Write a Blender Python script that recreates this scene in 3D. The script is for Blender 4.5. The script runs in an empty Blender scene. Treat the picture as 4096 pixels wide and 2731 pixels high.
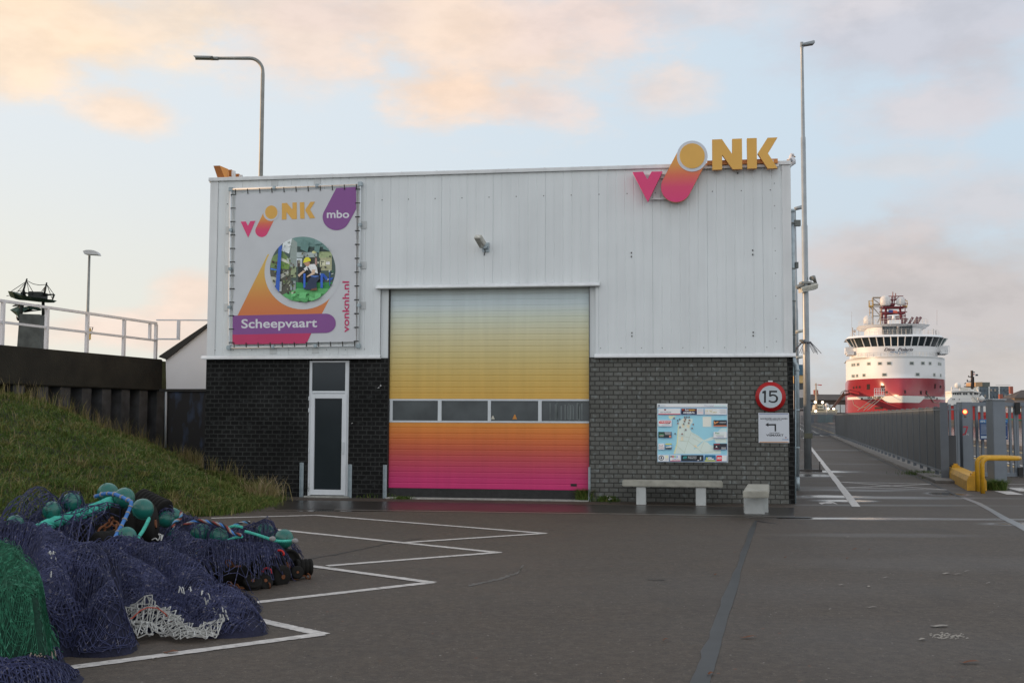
import bpy, bmesh, math, random
import numpy as np
from mathutils import Vector, Matrix
random.seed(7); rng = np.random.default_rng(11)
SC = bpy.context.scene
R = math.radians
# ------------------------------------------------------------------ camera
FPX = 4400.0; EYE = 1.65; PITCH = math.atan(299.5/4400); ROLL = 0.0037
_f = Vector((0, math.cos(PITCH), math.sin(PITCH)))
_r0 = Vector((1, 0, 0)); _u0 = _r0.cross(_f)
_r = _r0*math.cos(ROLL) + _u0*math.sin(ROLL); _u = _u0*math.cos(ROLL) - _r0*math.sin(ROLL)
CAMP = Vector((0, 0, EYE))
cd = bpy.data.cameras.new("camera"); cam = bpy.data.objects.new("camera", cd)
SC.collection.objects.link(cam); SC.camera = cam
cd.sensor_fit = 'HORIZONTAL'; cd.sensor_width = 36.0; cd.lens = FPX/4096*36.0
cd.clip_start = 0.1; cd.clip_end = 5000
mw = Matrix((( _r.x, _u.x, -_f.x, 0), (_r.y, _u.y, -_f.y, 0), (_r.z, _u.z, -_f.z, EYE), (0, 0, 0, 1)))
cam.matrix_world = mw
def ray(px, py): return _f + _r*((px-2048)/FPX) + _u*((1365.5-py)/FPX)
def W(px, py, z=0.0):
    d = ray(px, py); return CAMP + d*((z-EYE)/d.z)
def P(px, py, Y):
    d = ray(px, py); return CAMP + d*(Y/d.y)
# ------------------------------------------------------------------ light
SUN_EL = R(3.6); SUNV = Vector((-1.0, 0.16, 0)).normalized()
SUNV = Vector((SUNV.x*math.cos(SUN_EL), SUNV.y*math.cos(SUN_EL), math.sin(SUN_EL)))
sl = bpy.data.lights.new("sun", 'SUN'); sl.energy = 3.5; sl.angle = R(0.5); sl.color = (1.0, 0.62, 0.34)
so = bpy.data.objects.new("sun", sl); SC.collection.objects.link(so)
so.rotation_euler = (-SUNV).to_track_quat('-Z', 'Y').to_euler(); so.location = (-30, 5, 20)
SC.view_settings.view_transform = 'Standard'; SC.view_settings.look = 'None'
SC.view_settings.exposure = 0.07; SC.view_settings.gamma = 1.0
def lin(c):
    return tuple((v/255/12.92 if v/255 <= .04045 else ((v/255+.055)/1.055)**2.4) for v in c)
wd = bpy.data.worlds.new("World"); SC.world = wd; wd.use_nodes = True
nt = wd.node_tree; nt.nodes.clear()
def wn(t, **k):
    n = nt.nodes.new(t)
    for a, b in k.items(): setattr(n, a, b)
    return n
def wl(a, b): nt.links.new(a, b)
out = wn('ShaderNodeOutputWorld'); bg = wn('ShaderNodeBackground'); bg.inputs[1].default_value = 0.1
wl(bg.outputs[0], out.inputs[0])
sky = wn('ShaderNodeTexSky'); sky.sky_type = 'NISHITA'; sky.sun_disc = False
sky.sun_elevation = SUN_EL; sky.sun_rotation = math.atan2(SUNV.x, SUNV.y); sky.air_density = 1.0; sky.dust_density = 1.0; sky.ozone_density = 2.0
tc = wn('ShaderNodeTexCoord'); DIR = tc.outputs['Generated']
def mix(fac, a, b):
    n = wn('ShaderNodeMix', data_type='RGBA', blend_type='MIX')
    for s, v in ((n.inputs[0], fac), (n.inputs[6], a), (n.inputs[7], b)):
        if hasattr(v, 'node'): wl(v, s)
        else: s.default_value = v if not isinstance(v, tuple) else (*v, 1.0)[:4]
    return n.outputs[2]
def maths(op, a, b=None, c=None, clamp=False):
    n = wn('ShaderNodeMath', operation=op, use_clamp=clamp)
    for s, v in zip(n.inputs, (a, b, c)):
        if v is None: continue
        if hasattr(v, 'node'): wl(v, s)
        else: s.default_value = v
    return n.outputs[0]
def mrange(v, a, b, c=0, d=1, smooth=True):
    n = wn('ShaderNodeMapRange', interpolation_type='SMOOTHSTEP' if smooth else 'LINEAR')
    wl(v, n.inputs[0]); n.inputs[1].default_value = a; n.inputs[2].default_value = b; n.inputs[3].default_value = c; n.inputs[4].default_value = d
    return n.outputs[0]
SKYK = 10.0
def sc_(c, k=1.0): return tuple(v*SKYK*k for v in lin(c))
sep = wn('ShaderNodeSeparateXYZ'); wl(DIR, sep.inputs[0])
el = sep.outputs[2]
# clear air: soft gradient by height, warmer toward the sun, over the physical sky
low = mix(mrange(sep.outputs[0], -0.6, 0.45), sc_((240, 237, 224)), sc_((206, 216, 224)))
mid = mix(mrange(sep.outputs[0], -0.6, 0.5), sc_((230, 236, 240)), sc_((202, 220, 235)))
grad = mix(mrange(el, 0.06, 0.27), low, mid)
grad = mix(mrange(el, 0.30, 0.9), grad, sc_((150, 178, 214), .72))
base = mix(0.95, sky.outputs[0], grad)
# noise fields
def noise(scale, detail, rough=.55, stretch=(1, 1, 2.2), off=(0, 0, 0)):
    m = wn('ShaderNodeMapping'); wl(DIR, m.inputs[0]); m.inputs['Scale'].default_value = stretch; m.inputs['Location'].default_value = off
    n = wn('ShaderNodeTexNoise'); wl(m.outputs[0], n.inputs[0]); n.inputs['Scale'].default_value = scale; n.inputs['Detail'].default_value = detail; n.inputs['Roughness'].default_value = rough
    return n.outputs[0]
n1 = noise(6.0, 9, .6); n2 = noise(15, 8, .6, off=(3, 1, 2)); n3 = noise(2.5, 4, .5, off=(7, 2, 1))
nn = maths('ADD', maths('MULTIPLY', maths('SUBTRACT', n1, .5), 1.9), maths('MULTIPLY', maths('SUBTRACT', n2, .5), .75))
CL = [ # px, py, rx, ry, colour, density
 (3700, 1230, 800, 330, (197, 191, 190), .96), (3550, 1560, 1100, 220, (200, 194, 190), .93), (3950, 800, 360, 150, (206, 202, 205), .7),
 (3650, 130, 640, 230, (199, 199, 208), .85), (3760, 430, 420, 120, (214, 206, 208), .7), (2700, 40, 700, 120, (214, 210, 214), .75),
 (3980, 300, 200, 160, (204, 201, 207), .7), (2640, 370, 240, 120, (230, 214, 206), .75), (3600, 660, 250, 70, (216, 209, 208), .5),
 (2030, 210, 600, 280, (240, 218, 202), .92), (2330, 90, 480, 190, (232, 214, 207), .85), (1830, 380, 330, 130, (248, 220, 197), .85), (2180, 420, 280, 90, (230, 214, 208), .7), (1750, 120, 300, 160, (246, 222, 202), .7),
 (1220, 200, 380, 190, (242, 220, 204), .85), (1000, 30, 620, 90, (236, 218, 204), .8), (1330, 60, 260, 80, (230, 212, 204), .7),
 (230, 100, 560, 210, (252, 226, 198), .95), (-200, 200, 400, 160, (251, 228, 204), .9), (620, 60, 300, 110, (240, 222, 204), .85), (470, 440, 200, 90, (250, 226, 204), .85),
 (780, 1170, 150, 100, (248, 222, 204), .75), (600, 1330, 380, 70, (246, 222, 207), .7), (180, 1330, 260, 60, (246, 226, 212), .5),
 (3400, 1000, 330, 130, (208, 198, 196), .6)]
cur = base
for (px, py, rx, ry, c, dn) in CL:
    d = ray(px, py).normalized()
    vs = wn('ShaderNodeVectorMath', operation='SUBTRACT'); wl(DIR, vs.inputs[0]); vs.inputs[1].default_value = d
    vm = wn('ShaderNodeVectorMath', operation='MULTIPLY'); wl(vs.outputs[0], vm.inputs[0]); kx = FPX/rx; kz = FPX/ry
    vm.inputs[1].default_value = (kx, kx, kz)
    vl = wn('ShaderNodeVectorMath', operation='LENGTH'); wl(vm.outputs[0], vl.inputs[0])
    e = maths('SUBTRACT', vl.outputs['Value'], maths('MULTIPLY', nn, 1.35))
    f = mrange(e, 0.25, 1.3, dn, 0)
    # lighter rim and darker body come from a second noise
    cc = mix(mrange(n2, .35, .65), sc_(c, .95), sc_(c, 1.06))
    cur = mix(f, cur, cc)
# broken cloud all around the rest of the sky (behind the camera and overhead)
rear = mrange(sep.outputs[1], 0.55, 0.25)
rc = maths('MULTIPLY', mrange(maths('ADD', n3, maths('MULTIPLY', nn, .25)), .42, .62), rear)
cur = mix(mrange(sep.outputs[1], 0.45, 0.0), cur, sc_((208, 216, 224), 1.52))
cur = mix(rc, cur, sc_((222, 218, 212), 1.72))
over = mrange(el, .45, .75)
rc2 = maths('MULTIPLY', mrange(n3, .45, .6), over)
cur = mix(over, cur, sc_((190, 200, 216), 1.1))
cur = mix(rc2, cur, sc_((216, 212, 208), 1.35))
# below the horizon
cur = mix(mrange(el, -0.002, -0.03), cur, sc_((120, 118, 115), .5))
wl(cur, bg.inputs[0])
# ------------------------------------------------------------------ materials
MATS = {}
def mat(name, col, rough=.7, metal=0.0, var=.12, vscale=3.0, bump=0.0, bscale=40.0, spec=.4, coat=0.0, emit=None, estr=0.0):
    if name in MATS: return MATS[name]
    m = bpy.data.materials.new(name); m.use_nodes = True; t = m.node_tree; b = t.nodes['Principled BSDF']
    b.inputs['Roughness'].default_value = rough; b.inputs['Metallic'].default_value = metal
    b.inputs['Specular IOR Level'].default_value = spec; b.inputs['Coat Weight'].default_value = coat
    g = t.nodes.new('ShaderNodeTexCoord')
    if var > 0:
        n = t.nodes.new('ShaderNodeTexNoise'); n.inputs['Scale'].default_value = vscale; n.inputs['Detail'].default_value = 6
        t.links.new(g.outputs['Object'], n.inputs[0])
        mr = t.nodes.new('ShaderNodeMapRange'); mr.inputs[1].default_value = .3; mr.inputs[2].default_value = .7
        mr.inputs[3].default_value = 1-var; mr.inputs[4].default_value = 1+var; t.links.new(n.outputs[0], mr.inputs[0])
        v = t.nodes.new('ShaderNodeVectorMath'); v.operation = 'SCALE'; v.inputs[0].default_value = col; t.links.new(mr.outputs[0], v.inputs['Scale'])
        t.links.new(v.outputs[0], b.inputs['Base Color'])
    else: b.inputs['Base Color'].default_value = (*col, 1)
    if bump > 0:
        n2_ = t.nodes.new('ShaderNodeTexNoise'); n2_.inputs['Scale'].default_value = bscale; n2_.inputs['Detail'].default_value = 4
        t.links.new(g.outputs['Object'], n2_.inputs[0])
        bp = t.nodes.new('ShaderNodeBump'); bp.inputs['Strength'].default_value = bump; bp.inputs['Distance'].default_value = .01
        t.links.new(n2_.outputs[0], bp.inputs['Height']); t.links.new(bp.outputs[0], b.inputs['Normal'])
    if emit: b.inputs['Emission Color'].default_value = (*emit, 1); b.inputs['Emission Strength'].default_value = estr
    MATS[name] = m; return m
def al(c, k=.54):  # photographed colour in shade -> surface colour
    return tuple(min(.9, v/k) for v in lin(c))
def ramp_mat(name, stops, axis=2, rough=.5, coat=0.0, spec=.4):
    m = bpy.data.materials.new(name); m.use_nodes = True; t = m.node_tree; b = t.nodes['Principled BSDF']
    b.inputs['Roughness'].default_value = rough; b.inputs['Coat Weight'].default_value = coat; b.inputs['Specular IOR Level'].default_value = spec
    g = t.nodes.new('ShaderNodeTexCoord'); s = t.nodes.new('ShaderNodeSeparateXYZ'); t.links.new(g.outputs['Generated'], s.inputs[0])
    r = t.nodes.new('ShaderNodeValToRGB'); t.links.new(s.outputs[axis], r.inputs[0])
    e = r.color_ramp.elements
    while len(e) > 1: e.remove(e[-1])
    e[0].position = stops[0][0]; e[0].color = (*stops[0][1], 1)
    for p, c in stops[1:]:
        x = e.new(p); x.color = (*c, 1)
    t.links.new(r.outputs[0], b.inputs['Base Color']); return m
# ------------------------------------------------------------------ mesh builder
class MB:
    def __init__(s, fr=None): s.v = []; s.f = []; s.uv = []; s.mi = []; s.mats = []; s.cm = 0; s.fr = fr; s.sm = []; s.smooth = False
    def use(s, m):
        if m not in s.mats: s.mats.append(m)
        s.cm = s.mats.index(m); return s
    def add(s, vs, fs, uvs=None):
        o = len(s.v)
        for p in vs:
            p = Vector(p); s.v.append(s.fr(p) if s.fr else p)
        for i, f in enumerate(fs):
            s.f.append([o+k for k in f]); s.mi.append(s.cm); s.sm.append(s.smooth)
            s.uv.append(uvs[i] if uvs else None)
        return s
    def box(s, x0, x1, y0, y1, z0, z1):
        vs = [(x, y, z) for x in (x0, x1) for y in (y0, y1) for z in (z0, z1)]
        fs = [(0, 1, 3, 2), (4, 6, 7, 5), (0, 4, 5, 1), (2, 3, 7, 6), (0, 2, 6, 4), (1, 5, 7, 3)]
        uvs = []
        for f in fs:
            p = [vs[i] for i in f]
            ax = [len({q[k] for q in p}) == 1 for k in range(3)]
            if ax[0]: uvs.append([(q[1], q[2]) for q in p])
            elif ax[1]: uvs.append([(q[0], q[2]) for q in p])
            else: uvs.append([(q[0], q[1]) for q in p])
        return s.add(vs, fs, uvs)
    def prism(s, poly, y0, y1):   # poly in (x,z), extruded y0..y1
        n = len(poly); vs = [(a, y0, b) for a, b in poly] + [(a, y1, b) for a, b in poly]
        fs = [tuple(range(n)), tuple(range(2*n-1, n-1, -1))] + [(i, i+n, (i+1) % n+n, (i+1) % n) for i in range(n)]
        return s.add(vs, fs)
    def tube(s, pts, rad, n=8, cap=True):
        pts = [Vector(p) for p in pts]; rs = rad if isinstance(rad, (list, tuple)) else [rad]*len(pts)
        vs = []; T = []
        for i in range(len(pts)):
            a = pts[max(0, i-1)]; b = pts[min(len(pts)-1, i+1)]; t = (b-a); T.append(t.normalized() if t.length > 1e-9 else Vector((0, 0, 1)))
        ref = Vector((0, 0, 1)) if abs(T[0].z) < .9 else Vector((1, 0, 0))
        x = T[0].cross(ref).normalized()
        for i, p in enumerate(pts):
            x = (x - T[i]*x.dot(T[i])).normalized(); y = T[i].cross(x)
            for k in range(n):
                a = 2*math.pi*k/n; vs.append(p + (x*math.cos(a)+y*math.sin(a))*rs[i])
        fs = [(i*n+k, i*n+(k+1) % n, (i+1)*n+(k+1) % n, (i+1)*n+k) for i in range(len(pts)-1) for k in range(n)]
        old = s.smooth; s.smooth = n > 5; s.add(vs, fs); s.smooth = old
        if cap:
            L = (len(pts)-1)*n; o = len(s.v)-len(vs)
            s.f.append([o+k for k in range(n-1, -1, -1)]); s.f.append([o+L+k for k in range(n)])
            for _ in range(2): s.mi.append(s.cm); s.sm.append(False); s.uv.append(None)
        return s
    def cyl(s, a, b, r, n=12, r2=None): return s.tube([a, b], [r, r if r2 is None else r2], n)
    def lathe(s, prof, c, n=16, axis='z'):   # prof [(r,h)]
        vs = []
        for r_, h in prof:
            for k in range(n):
                a = 2*math.pi*k/n; u, v = r_*math.cos(a), r_*math.sin(a)
                q = (u, v, h) if axis == 'z' else ((h, u, v) if axis == 'x' else (u, h, v))
                vs.append(Vector(c)+Vector(q))
        fs = [(i*n+k, i*n+(k+1) % n, (i+1)*n+(k+1) % n, (i+1)*n+k) for i in range(len(prof)-1) for k in range(n)]
        old = s.smooth; s.smooth = True; s.add(vs, fs); s.smooth = old; return s
    def ball(s, c, r, n=20, m=12, sc=(1, 1, 1)):
        vs = []; 
        for i in range(m+1):
            t = math.pi*i/m
            for k in range(n):
                a = 2*math.pi*k/n; vs.append(Vector(c)+Vector((r*sc[0]*math.sin(t)*math.cos(a), r*sc[1]*math.sin(t)*math.sin(a), r*sc[2]*math.cos(t))))
        fs = [(i*n+k, (i+1)*n+k, (i+1)*n+(k+1) % n, i*n+(k+1) % n) for i in range(m) for k in range(n)]
        old = s.smooth; s.smooth = True; s.add(vs, fs); s.smooth = old; return s
    def build(s, name, m=None, parent=None, bevel=0):
        me = bpy.data.meshes.new(name)
        vs = s.v
        if parent is None:
            if vs:
                xs = [v.x for v in vs]; ys = [v.y for v in vs]; zs = [v.z for v in vs]
                org = Vector(((min(xs)+max(xs))/2, (min(ys)+max(ys))/2, min(zs)))
            else: org = Vector((0, 0, 0))
            off = org
        else:
            org = Vector((0, 0, 0)); off = wloc(parent)
        me.from_pydata([tuple(v-off) for v in vs], [], s.f)
        if s.mats:
            for q in s.mats: me.materials.append(q)
            me.polygons.foreach_set('material_index', s.mi)
        elif m: me.materials.append(m)
        me.polygons.foreach_set('use_smooth', s.sm)
        if any(u is not None for u in s.uv):
            ul = me.uv_layers.new(name='UVMap')
            for pl, u in zip(me.polygons, s.uv):
                if u:
                    for li, q in zip(pl.loop_indices, u): ul.data[li].uv = q
        me.update()
        o = bpy.data.objects.new(name, me); SC.collection.objects.link(o); o.location = org
        if parent is not None: o.parent = parent
        if bevel:
            bm = bmesh.new(); bm.from_mesh(me); bmesh.ops.remove_doubles(bm, verts=bm.verts, dist=1e-5)
            eg = [e for e in bm.edges if len(e.link_faces) == 2 and e.calc_face_angle(0) > .6]
            bmesh.ops.bevel(bm, geom=eg, offset=bevel, segments=2, affect='EDGES', clamp_overlap=True); bm.to_mesh(me); bm.free()
        return o
def wloc(o):
    l = o.location.copy()
    while o.parent: o = o.parent; l += o.location
    return l
def tag(o, label=None, cat=None, group=None, kind=None):
    if label: o['label'] = label
    if cat: o['category'] = cat
    if group: o['group'] = group
    if kind: o['kind'] = kind
    return o
def thing(name, loc, label, cat, group=None):
    o = bpy.data.objects.new(name, None); o.empty_display_size = .2; SC.collection.objects.link(o); o.location = loc
    return tag(o, label, cat, group)
def children(o): return [c for c in bpy.data.objects if c.parent == o]
def copy_tree(o, parent=None):
    kids = children(o); c = o.copy(); SC.collection.objects.link(c); c.parent = parent
    for k in kids: copy_tree(k, c)
    return c
def raw_mesh(name, V, F, m, parent=None, smooth=False, mats=None, mi=None):
    me = bpy.data.meshes.new(name); V = np.asarray(V, dtype=np.float32); F = np.asarray(F, dtype=np.int32)
    org = np.zeros(3)
    if parent is None: org = np.array([(V[:, 0].min()+V[:, 0].max())/2, (V[:, 1].min()+V[:, 1].max())/2, V[:, 2].min()])
    else: org = np.array(wloc(parent))
    me.vertices.add(len(V)); me.vertices.foreach_set('co', (V-org).astype(np.float32).ravel())
    k = F.shape[1]; me.loops.add(F.size); me.loops.foreach_set('vertex_index', F.ravel())
    me.polygons.add(len(F)); me.polygons.foreach_set('loop_start', np.arange(0, F.size, k, dtype=np.int32)); me.polygons.foreach_set('loop_total', np.full(len(F), k, dtype=np.int32))
    for q in (mats or [m]): me.materials.append(q)
    if mi is not None: me.polygons.foreach_set('material_index', np.asarray(mi, dtype=np.int32))
    me.polygons.foreach_set('use_smooth', np.full(len(F), smooth)); me.update(calc_edges=True)
    o = bpy.data.objects.new(name, me); SC.collection.objects.link(o)
    if parent is None: o.location = org
    else: o.parent = parent
    return o
# text -> polygons (unit box 0..1 wide and high)
def text_geo(txt, bold=0.0, shear=0.0, space=1.0):
    cu = bpy.data.curves.new('txt', 'FONT'); cu.body = txt; cu.size = 1; cu.offset = bold; cu.shear = shear; cu.space_character = space; cu.resolution_u = 4
    ob = bpy.data.objects.new('txt', cu); me = ob.to_mesh()
    V = [(v.co.x, v.co.y) for v in me.vertices]; F = [tuple(p.vertices) for p in me.polygons]
    ob.to_mesh_clear(); bpy.data.objects.remove(ob); bpy.data.curves.remove(cu)
    x0 = min(v[0] for v in V); x1 = max(v[0] for v in V); y0 = min(v[1] for v in V); y1 = max(v[1] for v in V)
    return [((x-x0)/(x1-x0), (y-y0)/(y1-y0)) for x, y in V], F
def put_text(mb, txt, mapf, bold=0.02, shear=0.0, space=1.0):
    V, F = text_geo(txt, bold, shear, space); mb.add([mapf(a, b) for a, b in V], F)
def clip_circle(poly, c, r, n=48):
    cp = [(c[0]+r*math.cos(2*math.pi*k/n), c[1]+r*math.sin(2*math.pi*k/n)) for k in range(n)]
    outp = list(poly)
    for i in range(n):
        a = cp[i]; b = cp[(i+1) % n]; inp = outp; outp = []
        if not inp: break
        def side(p): return (b[0]-a[0])*(p[1]-a[1])-(b[1]-a[1])*(p[0]-a[0])
        for j in range(len(inp)):
            p = inp[j]; q = inp[(j+1) % len(inp)]; sp = side(p); sq = side(q)
            if sp >= 0: outp.append(p)
            if (sp >= 0) != (sq >= 0):
                t = sp/(sp-sq); outp.append((p[0]+(q[0]-p[0])*t, p[1]+(q[1]-p[1])*t))
    return outp
def circ(cx, cy, r, n=40, ry=None):
    return [(cx+r*math.cos(2*math.pi*k/n), cy+(ry or r)*math.sin(2*math.pi*k/n)) for k in range(n)]
# ------------------------------------------------------------------ facade frame: s to the right, d toward the yard, z up
FO = W(3180, 2016, 0); YAW = math.atan(4400/29750)
FU = Vector((math.cos(YAW), -math.sin(YAW), 0)); FN = Vector((-math.sin(YAW), -math.cos(YAW), 0))
def fr(p): return FO + FU*p.x + FN*p.y + Vector((0, 0, p.z))
def F(px, py, d=0.0):          # pixel on the facade plane -> (s, z)
    r_ = ray(px, py); t = (FO + FN*d - CAMP).dot(FN)/r_.dot(FN); q = CAMP + r_*t - FO
    return q.dot(FU), q.z
def FR(x0, y0, x1, y1, d=0.0):
    ym = (y0+y1)/2; xm = (x0+x1)/2
    return F(x0, ym, d)[0], F(x1, ym, d)[0], F(xm, y1, d)[1], F(xm, y0, d)[1]
# ---- colours
M_clad = mat('white_cladding', (.73, .765, .775), .42, var=.05, vscale=.8)
M_trim = mat('white_trim', (.74, .755, .76), .4, var=.05, vscale=2)
M_soffit = mat('grey_soffit', (.3, .31, .31), .6)
M_galv = mat('galvanised_steel', (.34, .40, .43), .42, metal=.45, var=.18, vscale=9)
M_alu = mat('aluminium', (.62, .66, .68), .45, metal=.0, var=.06)
M_black = mat('black_rubber', (.022, .022, .022), .65, var=.25, vscale=12, bump=.4)
M_pvc = mat('white_pvc', (.70, .73, .76), .32, var=.04)
M_conc = mat('concrete', (.36, .36, .33), .85, var=.22, vscale=7, bump=.6, bscale=60)
def brick_mat(name, c1, c2, mort, stain, chalk, chalkc, bw=.1815, rh=.0905, ms=.011):
    m = bpy.data.materials.new(name); m.use_nodes = True; t = m.node_tree; b = t.nodes['Principled BSDF']; L = t.links.new
    uv = t.nodes.new('ShaderNodeUVMap'); br = t.nodes.new('ShaderNodeTexBrick'); L(uv.outputs[0], br.inputs[0])
    br.inputs['Scale'].default_value = 1; br.inputs['Brick Width'].default_value = bw; br.inputs['Row Height'].default_value = rh
    br.inputs['Mortar Size'].default_value = ms; br.inputs['Mortar Smooth'].default_value = .15; br.inputs['Color1'].default_value = (*c1, 1); br.inputs['Color2'].default_value = (*c2, 1); br.inputs['Mortar'].default_value = (*mort, 1)
    def nz(sc, det, lo, hi, a, z):
        n = t.nodes.new('ShaderNodeTexNoise'); n.inputs['Scale'].default_value = sc; n.inputs['Detail'].default_value = det; L(uv.outputs[0], n.inputs[0])
        r = t.nodes.new('ShaderNodeMapRange'); r.inputs[1].default_value = lo; r.inputs[2].default_value = hi; r.inputs[3].default_value = a; r.inputs[4].default_value = z; L(n.outputs[0], r.inputs[0]); return r.outputs[0]
    big = nz(1.3, 5, .3, .7, 1-stain, 1+stain); fine = nz(60, 4, .3, .7, .85, 1.15)
    mu = t.nodes.new('ShaderNodeMath'); mu.operation = 'MULTIPLY'; L(big, mu.inputs[0]); L(fine, mu.inputs[1])
    v = t.nodes.new('ShaderNodeVectorMath'); v.operation = 'SCALE'; L(br.outputs[0], v.inputs[0]); L(mu.outputs[0], v.inputs['Scale'])
    ck = nz(9, 7, .56, .66, 0, chalk)
    # chalky bloom lives on brick faces only
    inv = t.nodes.new('ShaderNodeMath'); inv.operation = 'SUBTRACT'; inv.inputs[0].default_value = 1; L(br.outputs['Fac'], inv.inputs[1])
    cm = t.nodes.new('ShaderNodeMath'); cm.operation = 'MULTIPLY'; L(ck, cm.inputs[0]); L(inv.outputs[0], cm.inputs[1])
    mx = t.nodes.new('ShaderNodeMix'); mx.data_type = 'RGBA'; L(cm.outputs[0], mx.inputs[0]); L(v.outputs[0], mx.inputs[6]); mx.inputs[7].default_value = (*chalkc, 1)
    L(mx.outputs[2], b.inputs['Base Color']); b.inputs['Roughness'].default_value = .85; b.inputs['Specular IOR Level'].default_value = .18
    bp = t.nodes.new('ShaderNodeBump'); bp.inputs['Distance'].default_value = .012; bp.inputs['Strength'].default_value = .8; bp.invert = True
    L(br.outputs['Fac'], bp.inputs['Height']); L(bp.outputs[0], b.inputs['Normal']); return m
M_bgrey = brick_mat('grey_brick', (.118, .118, .108), (.138, .138, .127), (.058, .058, .053), .14, .38, (.28, .32, .32))
M_bblack = brick_mat('black_brick', (.0075, .0075, .0075), (.012, .012, .012), (.036, .037, .036), .35, .14, (.13, .14, .14))
def streaked(m, amt=.10):
    t = m.node_tree; b = t.nodes['Principled BSDF']; src = b.inputs['Base Color'].links[0].from_socket; g = t.nodes.new('ShaderNodeNewGeometry'); mp = t.nodes.new('ShaderNodeMapping'); mp.inputs['Scale'].default_value = (7, 7, .35)
    n = t.nodes.new('ShaderNodeTexNoise'); n.inputs['Scale'].default_value = 1.0; n.inputs['Detail'].default_value = 6; t.links.new(g.outputs['Position'], mp.inputs[0]); t.links.new(mp.outputs[0], n.inputs[0])
    r = t.nodes.new('ShaderNodeMapRange'); r.inputs[1].default_value = .35; r.inputs[2].default_value = .7; r.inputs[3].default_value = 1.0; r.inputs[4].default_value = 1-amt; t.links.new(n.outputs[0], r.inputs[0])
    v = t.nodes.new('ShaderNodeVectorMath'); v.operation = 'SCALE'; t.links.new(src, v.inputs[0]); t.links.new(r.outputs[0], v.inputs['Scale']); t.links.new(v.outputs[0], b.inputs['Base Color'])
streaked(M_clad, .06); streaked(M_trim, .12); streaked(M_pvc, .06)
zS = 2.82; zT = 6.60
bld = thing('workshop_building', fr(Vector((-6, 0, 0))), 'white clad workshop on a brick base with a tall colour graded roller door', 'building')
def fb(*a): return MB(fr).box(*a)
# brick base
dl, dr = FR(1232, 1442, 1393, 1982)[:2]
rl = FR(1551, 1700, 2356, 1900)[0]; rr = FR(1551, 1700, 2356, 1900)[1]
sg = F(3153, 1800)[0]
mb = MB(fr); mb.box(-11.9, dl-.004, -.22, 0, -.05, zS); mb.box(dr+.004, rl-.02, -.22, 0, -.05, zS)
tag(mb.build('brick_wall', M_bblack, bld), 'black brick wall either side of the narrow door')
mb = MB(fr); mb.box(sg+.002, 0, -.22, -.004, -.05, zS); mb.box(-.2, 0, -11, -.225, -.05, zS)
tag(mb.build('brick_wall', M_bblack, bld), 'black mossy brick corner strip beside the downpipe')
mb = fb(rr+.012, sg, -.20, .004, -.05, zS); tag(mb.build('brick_wall', M_bgrey, bld), 'grey brick wall behind the benches')
# body walls (sides, back), roof
mb = MB(fr); mb.box(-11.9, -11.66, -11, -.225, -.05, zS); mb.box(-11.9, 0, -11.2, -11.0, -.05, zS); mb.build('rear_wall', M_bblack, bld)
mb = MB(fr); mb.box(-11.84, -11.78, -11.2, .0, zS, zT-.06); mb.box(-.09, -.03, -11.2, .0, zS, zT-.06); mb.box(-11.84, -.03, -11.26, -11.2, zS, zT-.06)
mb.build('side_cladding', M_clad, bld)
fb(-11.7, -.1, -11.1, -.02, zT-.25, zT-.12).build('roof', mat('roof_felt', (.06, .06, .06), .9), bld)
fb(-11.7, -.1, -8, -7.9, 0.02, 6.2).build('inner_wall', mat('inner_dark', (.03, .03, .03), .9), bld)
# cladding: real ribbed sheet, profile along s
def clad(s0, s1, z0, z1, name='cladding', d0=.05):
    pts = []; s = s0; pitch = 1.062; n = 6
    js = [-.545-k*pitch for k in range(0, 13)]
    marks = []
    for j in js:
        marks.append((j, 'J'))
        for q in range(1, n): marks.append((j+q*pitch/n, 'R'))
    marks = sorted(m for m in marks if s0+.02 < m[0] < s1-.02)
    pts.append((s0, d0))
    for m_, k in marks:
        if k == 'J': pts += [(m_-.008, d0), (m_-.003, d0-.009), (m_+.003, d0-.009), (m_+.008, d0)]
        else: pts += [(m_-.020, d0), (m_-.008, d0-.0065), (m_+.004, d0-.0065), (m_+.012, d0)]
    pts.append((s1, d0))
    mb = MB(fr); vs = [(a, b, z0) for a, b in pts]+[(a, b, z1) for a, b in pts]; k = len(pts)
    mb.add(vs, [(i, i+1, i+1+k, i+k) for i in range(k-1)])
    mb.add([(s0, d0, z0), (s0, 0, z0), (s0, 0, z1), (s0, d0, z1)], [(0, 1, 2, 3)]); mb.add([(s1, d0, z0), (s1, 0, z0), (s1, 0, z1), (s1, d0, z1)], [(0, 1, 2, 3)])
    return mb
zLn = F(1955, 1146)[1]
cl = F(1523, 1300)[0]; cr = F(2383, 1300)[0]
mb = clad(-11.84, cl, zS, zLn); c2 = clad(cr, -.02, zS, zLn); c3 = clad(-11.84, -.02, zLn, zT-.02)
for q in (c2, c3):
    o_ = len(mb.v); mb.v += q.v; mb.f += [[i+o_ for i in f] for f in q.f]; mb.mi += q.mi; mb.uv += q.uv; mb.sm += q.sm
CLAD = mb.build('cladding', M_clad, bld)
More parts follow.
